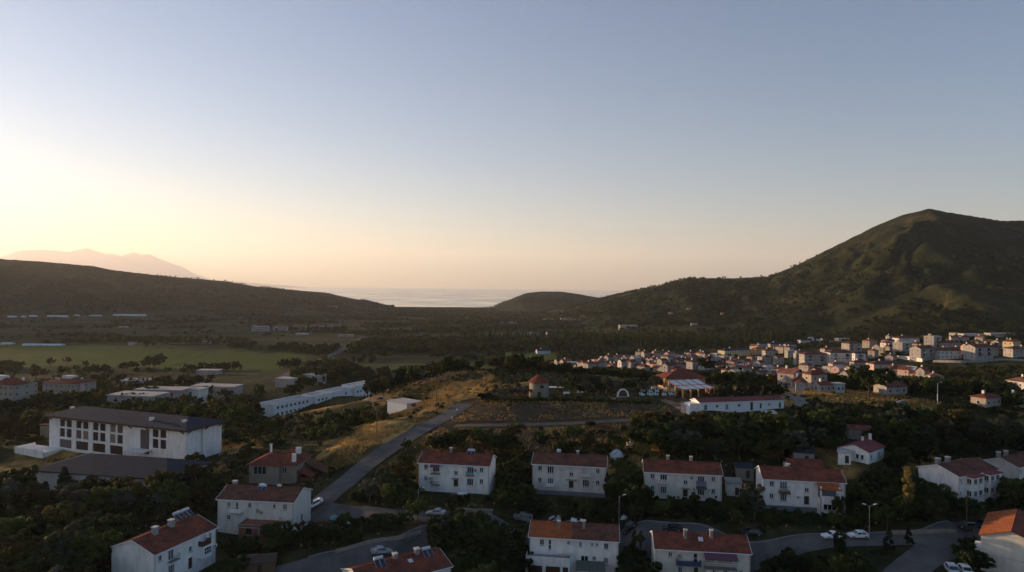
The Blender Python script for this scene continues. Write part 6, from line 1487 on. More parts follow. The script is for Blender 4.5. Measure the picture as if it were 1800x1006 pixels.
zone([(1480, 745), (1640, 752), (1800, 770), (1800, 785), (1600, 795), (1560, 780), (1480, 765)], 40, (3.5, 7.5), [D_, D_, M_, P_, O_, R_], 'in the wood above the small cottage', 'trees of the wood above the cottage', 2.6)
zone([(1325, 992), (1480, 975), (1555, 1010), (1540, 1080), (1330, 1080)], 15, (2.6, 4.6), [D_, M_, D_], 'in the street island', 'trees of the street island', 2.4)
zone([(1092, 965), (1142, 965), (1150, 1080), (1092, 1080)], 9, (4.5, 6.5), [D_, D_, M_], 'between the two front houses', 'trees between the front houses', 2.0)
zone([(1690, 960), (1716, 950), (1722, 1010), (1695, 1010)], 5, (3.5, 5), [D_, M_], 'beside the cream gable at the corner', 'trees by the cream gable', 1.8)
zone([(400, 775), (470, 752), (560, 748), (640, 722), (650, 738), (560, 790), (480, 802), (420, 820)], 40, (2.2, 4.6), [M_, R_, D_, S_, Sm], 'on the scrub slope', 'trees on the scrub slope', 2.4)
zone([(-20, 800), (60, 778), (75, 745), (-20, 735)], 14, (5, 7.5), [D_, M_, R_], 'at the left edge beside the school', 'trees left of the school', 3.0)
zone([(440, 756), (470, 746), (600, 734), (680, 742), (660, 752), (440, 772)], 24, (2.5, 4.6), [D_, M_, R_], 'below the long white building', 'trees by the long white building', 2.6)
zone([(372, 760), (380, 720), (440, 712), (465, 740), (430, 765)], 14, (7, 10), [M_, D_, R_], 'in the tall clump beside the school', 'tall trees beyond the school', 3.2)
zone([(1768, 880), (1800, 872), (1840, 900), (1778, 906)], 9, (4.5, 6.5), [D_, M_], 'in front of the half-hidden cream house', 'trees before the cream house', 2.0)
zone([(-20, 652), (120, 642), (235, 655), (120, 672), (-20, 674)], 24, (5, 8.5), [D_, M_, R_], 'along the near edge of the green field', 'trees at the green field', 5.0)
zone([(190, 735), (300, 728), (370, 722), (470, 705), (460, 690), (330, 700), (180, 712), (0, 728), (0, 740), (90, 735)], 30, (4.5, 7.5), [D_, M_, R_], 'among the flat white halls', 'trees among the white halls', 3.4)
zone([(1215, 712), (1390, 698), (1388, 688), (1262, 690)], 26, (3.2, 4.8), [D_, P_], 'in the row behind the prefab', 'trees behind the prefab', 2.0)
zone([(985, 695), (1160, 690), (1160, 680), (1000, 678)], 24, (3.5, 5.5), [O_, M_, D_, O_], 'along the back of the terrace lawn', 'trees along the terrace lawn', 2.2)
zone([(590, 735), (690, 705), (735, 690), (740, 700), (650, 745), (600, 775)], 22, (1.2, 2.4), [S_, Sm, Sd], 'on the golden bank', 'shrubs on the golden bank', 2.0, True)
zone([(800, 755), (1120, 748), (1130, 775), (780, 790)], 26, (1.0, 2.2), [S_, Sd, S_], 'on the brown slope', 'shrubs on the brown slope', 2.0, True)
zone([(1500, 725), (1640, 735), (1660, 748), (1480, 742)], 14, (2.5, 5), [D_, M_], 'on the grassy lot', 'trees on the grassy lot', 3.0)
def flush():
    left = {}; rest = []
    for it in sorted(QUEUE, key=lambda t: -t[0]):
        left[it[1]] = left.get(it[1], 0) + 1
        if left[it[1]] > (285 if it[1] == 'broad' else 290): rest.append(it)
        else: plant(*it[1:])
    return rest
REST = flush()
SP = 'single trees that stand out'
def one(kd, col, px_, py_, h, label, sq=1.0, name=None, var=0):
    g_ = ground(px_, py_); nm = name or {'broad': 'broadleaf_tree', 'olive': 'olive_tree', 'pine': 'pine_tree', 'poplar': 'poplar_tree', 'shrub': 'round_shrub'}[kd]
    plant(kd, var, col, g_, h, rng.uniform(0, 6), nm, label, 'tree', SP, sq)
one('poplar', 'yellow', 1595, 908, 11.0, 'slender yellowing poplar in front of the bay house', 0.95)
one('olive', 'olive', 1326, 914, 9.0, 'tall silvery olive beside the loggia house', 0.78)
one('pine', 'pine', 1562, 972, 6.0, 'small dark spruce on the corner of the street island', 0.62)
one('pine', 'pine', 1597, 957, 3.6, 'stubby dark spruce at the tip of the street island', 0.9, var=1)
one('broad', 'dark', 1474, 914, 5.5, 'thin young tree in front of the loggia', 0.55)
one('broad', 'dark', 1474, 972, 4.6, 'dark slim tree hiding the first white car', 0.6, var=2)
one('broad', 'yellow', 1126, 812, 5.2, 'yellow-green tree at the edge of the wood behind the duplex houses', 0.8, var=1)
one('broad', 'rust', 1180, 806, 4.0, 'small rust-coloured tree near the yellow-green one', 0.9, var=3)
one('broad', 'yellow', 905, 806, 4.4, 'yellow-lit tree behind the gap of the first two duplex houses', 1.0, var=2)  # green tree: sunlight is put into its leaf colour as yellow
one('broad', 'mid', 718, 712, 4.2, 'lone round tree on the golden bank', 0.9, var=1)
one('broad', 'dark', 1240, 655, 12.0, 'big dark round tree in the village behind the restaurant', 1.15, var=2)
one('broad', 'dark', 1528, 700, 12.0, 'big dark tree at the edge of the grassy lot', 1.1, var=1)
one('broad', 'mid', 270, 650, 16.0, 'large solitary tree at the near edge of the green field', 1.1, var=3)
one('broad', 'dark', 515, 702, 9.0, 'round dark tree behind the long white building', 1.25, var=0)
one('broad', 'dark', 853, 707, 3.4, 'dark bush at the end of the hilltop hedge', 1.3, var=1)
one('broad', 'mid', 735, 915, 5.0, 'leafy street tree beside the lamp post', 0.9, var=2)
one('broad', 'dark', 815, 895, 3.6, 'small leafy tree by the steps of the first duplex house', 0.8, var=1)
# hilltop hedge
def hedge():
    a = [ground(x, y) for x, y in ((850, 705), (900, 705), (960, 706), (1020, 707), (1080, 709), (1142, 712))]; ln = smooth_line(a, 14); C_, Rr = [], []
    for p in ln:
        for q in range(3): C_.append((p.x + rng.uniform(-.5, .5), p.y + rng.uniform(-.5, .5), gz(p.x, p.y) + rng.uniform(0.3, 1.1))); Rr.append(rng.uniform(0.5, 0.8))
    me = leaf_mesh('hedge', C_, Rr, 34, 0.2); o = link('hedge', me, 'leaf_dark'); tag(o, 'long clipped dark hedge along the hilltop edge below the windmill', 'hedge')
hedge()
# ------------------------------------------------------------------ far woods and scrub, uncountable: scattered instances
def proto_objs(specs):
    c = bpy.data.collections.new('woodland_source')
    out = []
    for i_, (me_c, me_t, col, bark) in enumerate(specs):
        bm = bmesh.new(); bm.from_mesh(me_t); nt = len(bm.faces); bm.from_mesh(me_c)
        me = bpy.data.meshes.new('wood_plant'); bm.to_mesh(me); bm.free()
        me.materials.clear(); me.materials.append(MATS[bark]); me.materials.append(MATS[col])
        me.polygons.foreach_set('material_index', [0] * nt + [1] * (len(me.polygons) - nt)); me.update()
        o = bpy.data.objects.new('wood_plant_%02d' % i_, me); c.objects.link(o)
    return c
lowc = [broad_crown(200 + s, 3.4, 2.9, 4.8, 30, 34, 0.52) for s in range(3)]; lowt = trunk_mesh(2.2, 0.24, 3, 5, 5.0)
lows = [broad_crown(210 + s, 1.7, 1.15, 0.9, 14, 22, 0.36, -0.3) for s in range(2)]; lowst = trunk_mesh(0.4, 0.07, 3, 6, 1.1)
lowp = col_crown(230, 11.0, 1.2, 30, 26, 0.45); lowpt = trunk_mesh(2.0, 0.16, 2, 7, 4.5)
SRC = proto_objs([(lowc[0], lowt, 'leaf_dark', 'bark'), (lowc[1], lowt, 'leaf_mid', 'bark'), (lowc[2], lowt, 'leaf_rust', 'bark'), (lows[0], lowst, 'leaf_scrub', 'bark'), (lows[1], lowst, 'leaf_dark', 'bark'), (lowp, lowpt, 'leaf_mid', 'bark_pale'), (lowc[1], lowt, 'leaf_pine', 'bark')])
def scatter(name, label, cat, P3, idx, scl):
    me = bpy.data.meshes.new(name); me.vertices.add(len(P3)); me.vertices.foreach_set('co', np.asarray(P3, dtype=np.float32).ravel())
    at = me.attributes.new('pick', 'INT', 'POINT'); at.data.foreach_set('value', np.asarray(idx, dtype=np.int32))
    at = me.attributes.new('scl', 'FLOAT', 'POINT'); at.data.foreach_set('value', np.asarray(scl, dtype=np.float32))
    at = me.attributes.new('turn', 'FLOAT', 'POINT'); at.data.foreach_set('value', nr.random(len(P3)).astype(np.float32) * 6.283)
    o = link(name, me); tag(o, label, cat, kind='stuff')
    ng = bpy.data.node_groups.new(name, 'GeometryNodeTree'); ng.interface.new_socket('Geometry', in_out='INPUT', socket_type='NodeSocketGeometry'); ng.interface.new_socket('Geometry', in_out='OUTPUT', socket_type='NodeSocketGeometry')
    N = ng.nodes; gi, go = N.new('NodeGroupInput'), N.new('NodeGroupOutput'); ip = N.new('GeometryNodeInstanceOnPoints'); ci = N.new('GeometryNodeCollectionInfo')
    ci.inputs['Collection'].default_value = SRC; ci.inputs['Separate Children'].default_value = True; ci.inputs['Reset Children'].default_value = True
    def na_(nm, ty): q = N.new('GeometryNodeInputNamedAttribute'); q.data_type = ty; q.inputs['Name'].default_value = nm; return q.outputs[0]
    cx = N.new('ShaderNodeCombineXYZ'); K = ng.links.new
    K(na_('turn', 'FLOAT'), cx.inputs[2]); K(gi.outputs[0], ip.inputs['Points']); K(ci.outputs[0], ip.inputs['Instance']); ip.inputs['Pick Instance'].default_value = True
    K(na_('pick', 'INT'), ip.inputs['Instance Index']); K(cx.outputs[0], ip.inputs['Rotation']); K(na_('scl', 'FLOAT'), ip.inputs['Scale']); K(ip.outputs[0], go.inputs[0])
    md = o.modifiers.new('scatter', 'NODES'); md.node_group = ng
    return o
TOWNP = np.array([(o.location.x, o.location.y) for o in COL.objects if o.type == 'EMPTY' and o.name.startswith(('village_house', 'town_', 'apartment', 'flat_hall', 'white_hut', 'greenhouse', 'dormitory', 'gym', 'school'))])
def clear_of(X, Y, pad=6.0):
    ok = np.ones(len(X), bool)
    for nm, (ln, wd, mt) in ROADLINE.items(): ok &= seg_dist(X, Y, [(p.x, p.y) for p in ln[::3]] + [(ln[-1].x, ln[-1].y)]) > wd / 2 + 2.0
    for b in BUILD.values():
        u_ = (X - b['a'].x) * b['x'].x + (Y - b['a'].y) * b['x'].y; v_ = (X - b['a'].x) * b['n'].x + (Y - b['a'].y) * b['n'].y
        fr_ = 45 if b['L'] > 80 else 26 if b['H'] == 5.4 else 5
        ok &= ~((u_ > -3) & (u_ < b['L'] + 3) & (v_ > -fr_) & (v_ < b['W'] + 3))
    for q in TOWNP: ok &= (X - q[0]) ** 2 + (Y - q[1]) ** 2 > pad * pad
    return ok
def pix(X, Y, Z):
    px = 900 + F * X / np.maximum(Y, 1); return px, 506 - F * (Z - CAMZ) / np.maximum(Y, 1) + (px - 900) * math.tan(ROLL)
def cloud(n, r0, r1, amax=0.78, seed=1, power=2.0):
    g_ = np.random.default_rng(seed); r = (g_.random(n) * (r1 ** power - r0 ** power) + r0 ** power) ** (1 / power); a = (g_.random(n) * 2 - 1) * amax
    return np.sin(a) * r, np.cos(a) * r, g_
def woods():
    # valley plain: clumps and hedgerows
    X, Y, g_ = cloud(170000, 300, 3300, 0.75, 3, 1.35); Z = terr(X, Y); px, py = pix(X, Y, Z); r = np.hypot(X, Y)
    dn = fbm(X, Y, 130, 3, 91) + 0.35 * fbm(X, Y, 35, 2, 95)
    rowf = np.abs(((Y + 0.25 * X) % 95) / 95 - 0.5) > 0.455
    rowg = np.abs(((X - 0.25 * Y) % 160) / 160 - 0.5) > 0.47
    mid = np.exp(-((px - 760) / 260) ** 2)
    near_ = np.clip((900 - r) / 500, 0, 1) + 1.1 * (px < 640) * (r < 640) * (r > 380)
    town = in_poly(px, py, [(960, 625), (1400, 590), (1800, 580), (1800, 690), (960, 668)])
    keep = (dn > 0.16 - 0.30 * town + 0.10 * (px < 520) - 0.26 * mid - 0.16 * near_) | ((rowf | rowg) & (dn > -0.2) & (g_.random(len(X)) < 0.6))
    for p in FIELD: keep &= ~in_poly(px, py, p)
    keep &= (Z > 3) & ~((r > 1000) & (Z > 42)) & ~in_poly(px, py, PAVED[0]) & ~in_poly(px, py, GRASS_R[0]) & ~in_poly(px, py, SOIL[0]) & ~in_poly(px, py, [(560, 835), (735, 672), (880, 650), (880, 690), (700, 790)])
    keep &= ~((r < 460) & in_poly(px, py, [(450, 775), (462, 734), (560, 712), (662, 698), (740, 716), (740, 745), (560, 780)]))
    keep &= ~((np.abs(px - 1640) < 190) & (py < 640) & (py > 585) & (g_.random(len(X)) < 0.35))
    X, Y, Z, r, px, py = X[keep], Y[keep], Z[keep], r[keep], px[keep], py[keep]; ok = clear_of(X, Y, 6.0); X, Y, Z, r, px = X[ok], Y[ok], Z[ok], r[ok], px[ok]
    idx = g_.choice([0, 0, 0, 1, 1, 2, 6], len(X)); scl = (0.55 + 0.5 * g_.random(len(X))) * np.where(px > 1000, 0.8, 1.0)
    # village gardens keep their trees lower
    lim = in_poly(px, pix(X, Y, Z)[1], [(960, 625), (1800, 580), (1800, 690), (960, 665)]); scl = np.where(lim, scl * 0.66, scl)
    take = (g_.random(len(X)) < 0.62) | lim; print('plain trees', take.sum())
    scatter('valley_trees', 'uncounted dark trees and hedgerows spread over the valley plain', 'trees', np.column_stack([X, Y, Z - 0.3])[take], idx[take], scl[take])
    # poplar screens in front of the foothills
    pp = []
    for x0_, x1_, y_, n in ((1005, 1190, 600, 60), (1040, 1260, 607, 60), (1290, 1402, 603, 46), (820, 1000, 600, 40), (1010, 1060, 620, 10)):
        for k in range(n): pp.append((x0_ + (x1_ - x0_) * (k + rng.random()) / n, y_ + rng.uniform(-2.5, 2.5)))
    G_ = [q for q in ground_many(pp) if q is not None]
    scatter('poplar_screens', 'rows of poplars standing as a screen below the foothills', 'trees', [tuple(q) for q in G_], [5] * len(G_), [rng.uniform(0.9, 1.6) for _ in G_])
    # hillside scrub
    X, Y, g_ = cloud(260000, 760, 3000, 0.74, 8, 1.5); Z = terr(X, Y); r = np.hypot(X, Y); az = np.arctan2(X, Y)
    dn = fbm(X, Y, 150, 4, 61); high = np.clip((Z - 60) / 160, 0, 1)
    keep = (Z > 33) & (high < 0.92) & (dn + 0.5 * fbm(X, Y, 40, 3, 66) > -0.16 + 0.16 * high) & (g_.random(len(X)) < 0.6 - 0.25 * high)
    X, Y, Z, high = X[keep], Y[keep], Z[keep], high[keep]; ok = clear_of(X, Y, 7); X, Y, Z, high = X[ok], Y[ok], Z[ok], high[ok]; print('hill scrub', len(X))
    scatter('hillside_scrub', 'dark maquis scrub dotted over the hillsides', 'scrub', np.column_stack([X, Y, Z - 0.2]), g_.choice([3, 4, 4, 0, 1], len(X)), (0.35 + 0.75 * g_.random(len(X)) ** 1.5) * (1 - 0.3 * high))
    # near undergrowth between the houses and on banks
    X, Y, g_ = cloud(26000, 118, 340, 0.72, 15, 1.6); Z = terr(X, Y); px, py = pix(X, Y, Z)
    dn = fbm(X, Y, 22, 3, 33); keep = dn > -0.05
    opn = in_poly(px, py, DRY[0]) | in_poly(px, py, SOIL[0]) | in_poly(px, py, GRASS_R[0]) | in_poly(px, py, PAVED[0]) | in_poly(px, py, PAVED[1]) | in_poly(px, py, [(860, 690), (1200, 678), (1240, 705), (860, 708)])
    keep &= ~opn | (g_.random(len(X)) < np.where(in_poly(px, py, DRY[0]), 0.38, 0.14)); keep &= g_.random(len(X)) < 0.55
    X, Y, Z = X[keep], Y[keep], Z[keep]; ok = clear_of(X, Y, 5); X, Y, Z = X[ok], Y[ok], Z[ok]; print('undergrowth', len(X))
    scatter('undergrowth', 'low scrub and garden undergrowth between the houses and on the banks', 'scrub', np.column_stack([X, Y, Z - 0.12]), g_.choice([3, 3, 4, 4], len(X)), 0.25 + 0.45 * g_.random(len(X)) ** 2)
woods()
_ci = {'dark': 0, 'mid': 1, 'rust': 2, 'pine': 6, 'olive': 1, 'scrub': 3, 'yellow': 2}
if REST: scatter('smaller_wood_trees', 'the many smaller trees that fill the woods between the nearer ones', 'trees', [tuple(it[4]) for it in REST], [_ci[it[3]] for it in REST], [it[5] / 8.0 for it in REST])
# ------------------------------------------------------------------ cars
def car_meshes(style):
    hatch = style == 'hatch'; van = style == 'van'
    L_, Wc = (4.3, 1.72) if not van else (4.5, 1.8)
    if van: side = [(-2.2, 0.35), (-2.22, 0.9), (-2.1, 1.0), (-1.3, 1.12), (-0.7, 1.72), (-0.4, 1.85), (2.1, 1.85), (2.22, 1.5), (2.24, 0.5), (2.15, 0.35)]
    elif hatch: side = [(-2.0, 0.32), (-2.04, 0.62), (-1.9, 0.78), (-0.95, 0.92), (-0.2, 1.42), (0.2, 1.48), (1.35, 1.46), (1.85, 1.0), (1.95, 0.85), (1.95, 0.4), (1.85, 0.32)]
    else: side = [(-2.15, 0.32), (-2.2, 0.6), (-2.05, 0.76), (-1.0, 0.90), (-0.3, 1.38), (0.1, 1.43), (0.85, 1.40), (1.5, 1.0), (2.1, 0.95), (2.2, 0.6), (2.15, 0.34)]
    v, f = [], []; n = len(side)
    prof_ = [(-1, 0.94), (-0.86, 1.0), (0.86, 1.0), (1, 0.94)]
    for yy, sc in ((-0.5, 0.0), (-0.47, 1), (0.47, 1), (0.5, 0.0)):
        for x_, z_ in side:
            up = max(0, (z_ - 0.85)); k = 1 - 0.26 * up
            zz = z_ if sc else 0.32 + (z_ - 0.32) * 0.94
            xx = x_ if sc else x_ * 0.985
            v.append((xx, yy * Wc * k, zz))
    for r_ in range(3):
        for i_ in range(n): f.append((r_ * n + i_, r_ * n + (i_ + 1) % n, (r_ + 1) * n + (i_ + 1) % n, (r_ + 1) * n + i_))
    f.append(tuple(range(n - 1, -1, -1))); f.append(tuple(range(3 * n, 4 * n)))
    body = mesh('car_body', v, f); bm = bmesh.new(); bm.from_mesh(body); bmesh.ops.recalc_face_normals(bm, faces=bm.faces); bm.to_mesh(body); bm.free()
    def W_at(z_): return Wc * (1 - 0.26 * max(0, z_ - 0.85)) / 2
    out = {'body': body, 'L': L_}
    def sidewin(xa, xb, z0, z1, xa2, xb2):
        g_ = []
        for s in (-1, 1):
            m = MB(); q = [(xa, s * (W_at(z0) + 0.006), z0), (xb, s * (W_at(z0) + 0.006), z0), (xb2, s * (W_at(z1) + 0.006), z1), (xa2, s * (W_at(z1) + 0.006), z1)]; m.poly(q if s < 0 else q[::-1]); g_.append(m.me('side_window'))
        return g_
    if van: wins = sidewin(-0.95, 0.1, 1.15, 1.7, -0.55, 0.1) + sidewin(0.25, 1.9, 1.2, 1.7, 0.25, 1.9)
    elif hatch: wins = sidewin(-0.75, 0.25, 0.95, 1.36, -0.2, 0.25) + sidewin(0.33, 1.45, 0.95, 1.36, 0.33, 1.2)
    else: wins = sidewin(-0.8, 0.2, 0.93, 1.32, -0.25, 0.2) + sidewin(0.28, 1.3, 0.95, 1.32, 0.28, 0.85)
    out['side'] = wins
    i0 = 3; a, b_ = side[3], side[4]
    def wind(p, q, nm, sgn):
        m = MB(); d = 0.012; wa, wb = W_at(p[1]) * 0.9, W_at(q[1]) * 0.9
        P1 = (p[0] + (q[0] - p[0]) * 0.1 + sgn * d, p[1] + (q[1] - p[1]) * 0.1 + d); Q1 = (p[0] + (q[0] - p[0]) * 0.92 + sgn * d, p[1] + (q[1] - p[1]) * 0.92 + d)
        m.poly([(P1[0], wa, P1[1]), (P1[0], -wa, P1[1]), (Q1[0], -wb, Q1[1]), (Q1[0], wb, Q1[1])]); return m.me(nm)
    out['front'] = wind(a, b_, 'windscreen', -1)
    rear = {'van': (side[7], side[6]), 'hatch': (side[7], side[6])}.get(style, (side[7], side[6])); out['rear'] = wind(rear[0], rear[1], 'rear_window', 1)
    m = MB(); m.tube((0, -0.1, 0), (0, 0.1, 0), 0.31, 0.31, 14); out['tyre'] = m.me('tyre')
    m = MB(); m.tube((0, -0.112, 0), (0, -0.101, 0), 0.19, 0.2, 10); m.tube((0, 0.101, 0), (0, 0.112, 0), 0.2, 0.19, 10); out['rim'] = m.me('rim')
    m = MB(); m.box(-0.02, 0.03, -0.16, 0.16, -0.07, 0.07); out['lamp'] = m.me('headlight')
    m = MB(); m.box(-L_ / 2 * 0.98, L_ / 2 * 0.98, -Wc / 2 * 0.9, Wc / 2 * 0.9, 0.2, 0.34); out['sill'] = m.me('underbody')
    out['w'] = Wc; out['x0'] = side[1][0]; out['x1'] = side[-2][0]; return out
CARM = {s: car_meshes(s) for s in ('saloon', 'hatch', 'van')}
def slot(o, mat):
    if len(o.data.materials) == 0: o.data.materials.append(None)
    o.material_slots[0].link = 'OBJECT'; o.material_slots[0].material = MATS[mat]
def road_dir(p):
    best = None
    for nm, (ln, wd, mt) in ROADLINE.items():
        if mt != 'asphalt': continue
        for a, b_ in zip(ln[:-1], ln[1:]):
            d = (a - p).length
            if best is None or d < best[0]: best = (d, math.atan2(b_.y - a.y, b_.x - a.x))
    return best[1]
def car(style, col, px_, py_, label, yaw=None, flip=False, dz=0.08):
    g_ = ground(px_, py_); a = road_dir(g_) if yaw is None else R(yaw)
    if flip: a += math.pi
    K_ = CARM[style]; o = empty('parked_car', g_ + Vector((0, 0, dz)), a); tag(o, label, 'car', 'cars of the street')
    d = Vector((math.cos(a), math.sin(a), 0)); z1 = gz(*(g_ + d * 1.5).xy); z0 = gz(*(g_ - d * 1.5).xy); o.rotation_euler = (0, -math.atan2(z1 - z0, 3.0), a)
    b_ = link('body', K_['body'], None, o); slot(b_, col)
    s_ = link('underbody', K_['sill'], None, o); slot(s_, 'car_trim')
    for me in K_['side']: slot(link('side_window', me, None, b_), 'car_glass')
    slot(link('windscreen', K_['front'], None, b_), 'car_glass'); slot(link('rear_window', K_['rear'], None, b_), 'car_glass')
    for x_ in (-1.32, 1.3):
        for y_ in (-1, 1):
            w_ = link('wheel', K_['tyre'], None, o); w_.location = (x_, y_ * (K_['w'] / 2 - 0.09), 0.31); slot(w_, 'tyre'); slot(link('rim', K_['rim'], None, w_), 'steel')
    for y_ in (-0.55, 0.55):
        h_ = link('headlight', K_['lamp'], None, o); h_.location = (K_['x0'] + 0.02, y_, 0.62); slot(h_, 'lamp_head')
        h_ = link('tail_light', K_['lamp'], None, o); h_.location = (K_['x1'] - 0.02, y_, 0.72); slot(h_, 'car_red')
    return o
car('saloon', 'car_silver', 767, 906, 'silver saloon parked below the steps of the first duplex house')
car('saloon', 'car_silver', 670, 974, 'silver saloon parked on the lower street', flip=True)
car('saloon', 'car_white', 1463, 947, 'white car half hidden by a slim dark tree')
car('hatch', 'car_white', 1508, 946, 'white hatchback by the double street lamp')
car('hatch', 'car_white', 556, 890, 'white car nose showing past the gable with solar panels', yaw=20)
car('van', 'car_grey', 918, 916, 'grey van behind the half orange roof')
car('saloon', 'car_silver', 972, 921, 'silver car roof just over the orange half roof')
car('saloon', 'car_white', 1018, 925, 'pale car just over the brown half roof')
car('saloon', 'car_dark', 1182, 934, 'dark car behind the purple awning house')
car('hatch', 'car_dark', 1108, 931, 'dark hatchback beside the tall lamp post')
car('saloon', 'car_dark', 1322, 941, 'dark car under the silvery olive')
car('van', 'car_dark', 1697, 932, 'dark van at the foot of the bare utility pole')
for k, (px_, py_, c_, w_) in enumerate(((1728, 925, 'car_dark', 'first'), (1748, 921, 'car_grey', 'second'), (1767, 917, 'car_dark', 'third'), (1788, 912, 'car_silver', 'fourth'))): car('saloon', c_, px_, py_, '%s car along the kerb beyond the orange roof' % w_, dz=0.08)
car('hatch', 'car_silver', 1674, 1008, 'silver car at the lower edge near the side street', yaw=75); car('hatch', 'car_white', 1698, 1010, 'white car at the lower edge beside the silver one', yaw=78)
car('saloon', 'car_dark', 524, 651, 'dark car driving on the highway bend'); car('van', 'car_white', 1596, 748, 'white van on the paved yard in the wood', yaw=60); car('hatch', 'car_dark', 1583, 712, 'dark car parked on the grassy lot', yaw=5)
# ------------------------------------------------------------------ lamps and poles
def pole(px_, py_, h, label, heads=0, mat='pole_grey', name='street_lamp', arm=False, r=0.07):
    g_ = ground(px_, py_); o = empty(name, g_); tag(o, label, 'street lamp' if heads else 'pole', 'lamps and poles')
    m = MB(); m.tube((0, 0, -1), (0, 0, h), r * 1.3, r * 0.8, 8); m.add('post', mat, o)
    for k in range(heads):
        s = 1 if k == 0 else -1
        m = MB(); m.tube((0, 0, h - 0.1), (s * 0.9, -0.1, h + 0.35), 0.035, 0.03, 6); m.add('arm', mat, o)
        m = MB(); m.hexa([(s * 0.85, -0.24, h + 0.28), (s * 1.5, -0.22, h + 0.42), (s * 1.5, 0.06, h + 0.42), (s * 0.85, 0.1, h + 0.28), (s * 0.85, -0.2, h + 0.42), (s * 1.5, -0.17, h + 0.5), (s * 1.5, 0.01, h + 0.5), (s * 0.85, 0.06, h + 0.42)] if s > 0 else [(s * 1.5, -0.22, h + 0.42), (s * 0.85, -0.24, h + 0.28), (s * 0.85, 0.1, h + 0.28), (s * 1.5, 0.06, h + 0.42), (s * 1.5, -0.17, h + 0.5), (s * 0.85, -0.2, h + 0.42), (s * 0.85, 0.06, h + 0.42), (s * 1.5, 0.01, h + 0.5)]); m.add('lamp_head', 'lamp_head', o)
    if arm:
        m = MB(); m.box(-0.9, 0.9, -0.06, 0.06, h - 0.5, h - 0.38); m.add('crossarm', 'wood', o)
        for x_ in (-0.8, 0.0, 0.8): m = MB(); m.tube((x_, 0, h - 0.378), (x_, 0, h - 0.18), 0.05, 0.04, 6); m.add('insulator', 'lamp_head', o)
    return o
pole(735, 900, 5.2, 'short street lamp left of the first duplex house', 1); pole(1088, 928, 7.0, 'tall single street lamp behind the half orange roof', 1); pole(1528, 950, 7.2, 'double-headed street lamp by the white hatchback', 2); pole(1699, 938, 8.2, 'bare utility pole beside the dark van', 0, 'wood', 'utility_pole', True, 0.1)
pole(662, 772, 9.0, 'nearest utility pole on the golden bank', 0, 'wood', 'utility_pole', True, 0.1); pole(767, 727, 7.6, 'second utility pole up the hill road', 0, 'wood', 'utility_pole', True, 0.1); pole(854, 688, 6.6, 'utility pole on the crest left of the windmill', 0, 'wood', 'utility_pole', True, 0.1); pole(788, 714, 4.0, 'short post near the top of the hill road', 0, 'wood', 'utility_pole', False, 0.08)
for k, (x_, y_, h_, lab) in enumerate(((585, 642, 7, 'white highway lamp beside the farm road corner'), (626, 642, 6, 'second lamp along the farm road'), (790, 642, 7, 'third lamp along the farm road'), (893, 641, 8, 'fourth lamp along the farm road near the meadow'), (930, 641, 7, 'last lamp along the farm road by the meadow barn'), (1648, 708, 7, 'lamp at the end of the grassy lot by the wooded gully'))): pole(x_, y_, h_, lab, 1, 'lamp_head', 'road_lamp', False, 0.12)
# ------------------------------------------------------------------ walls, kerbs, sheds
def stone_blocks(name, label, pix, h, mat='stone_wall', bw=0.9, bh=0.45, t=0.5):
    pts = [ground(*p) for p in pix]; pts = smooth_line(pts, 8) if len(pts) > 2 else [pts[0].lerp(pts[1], k / 8) for k in range(9)]
    o = empty(name, pts[0]); tag(o, label, 'wall'); r_ = random.Random(3)
    cum = [0.0]
    for a, b_ in zip(pts[:-1], pts[1:]): cum.append(cum[-1] + (b_ - a).length)
    blocks = [MB().box(0, bw - 0.05 + dx, -t / 2 + dy, t / 2, 0, bh - 0.04).me('stone_block') for dx, dy in ((0, 0), (-0.08, 0.05), (-0.03, -0.04))]
    n = int(cum[-1] / bw); rows = max(1, int(h / bh))
    for k in range(n):
        s = k * bw; j = max(i for i in range(len(cum)) if cum[i] <= s); j = min(j, len(pts) - 2); f_ = (s - cum[j]) / (cum[j + 1] - cum[j]); p = pts[j].lerp(pts[j + 1], f_); d = pts[j + 1] - pts[j]; a = math.atan2(d.y, d.x); zg = gz(p.x, p.y)
        for q in range(-1, rows):
            b_ = link('stone_block', blocks[r_.randrange(3)], mat, o); b_.location = (p.x - pts[0].x + (0.5 * bw * (q % 2)) * math.cos(a), p.y - pts[0].y + (0.5 * bw * (q % 2)) * math.sin(a), zg - pts[0].z + q * bh); b_.rotation_euler = (0, 0, a)
    return o
stone_blocks('retaining_wall', 'grey stone retaining wall beside the steps of the first duplex house', [(802, 906), (835, 909), (868, 913)], 2.2, 'stone_wall')
wall_line('garden_wall', 'low concrete garden wall along the lower street above the silver saloon', [(590, 972), (640, 958), (700, 948), (740, 938)], 0.7, 0.3, 'stone_wall')
def kerb(nm, side, label, i0=0, i1=None):
    ln, wd, mt = ROADLINE[nm]; ln = ln[i0:i1]; m = MB(); P_ = []
    for k, p in enumerate(ln):
        a, b_ = ln[max(0, k - 1)], ln[min(len(ln) - 1, k + 1)]; t = Vector((b_.x - a.x, b_.y - a.y, 0)).normalized(); n_ = Vector((-t.y, t.x, 0)) * side
        P_.append((p + n_ * (wd / 2 + 0.02), p + n_ * (wd / 2 + 0.26)))
    for (a0, a1), (b0, b1) in zip(P_[:-1], P_[1:]):
        q = [a0, b0, b1, a1] if side < 0 else [a1, b1, b0, a0]
        m.hexa([(v.x, v.y, gz(v.x, v.y) - 0.3) for v in q] + [(v.x, v.y, gz(v.x, v.y) + 0.18) for v in q])
    tag(m.add('kerb', 'plinth'), label, 'kerb')
kerb('street', 1, 'far kerb of the street below the duplex house banks', 12, 120); kerb('lower_street', 1, 'kerb of the lower street beside the silver saloon', 8, 40)
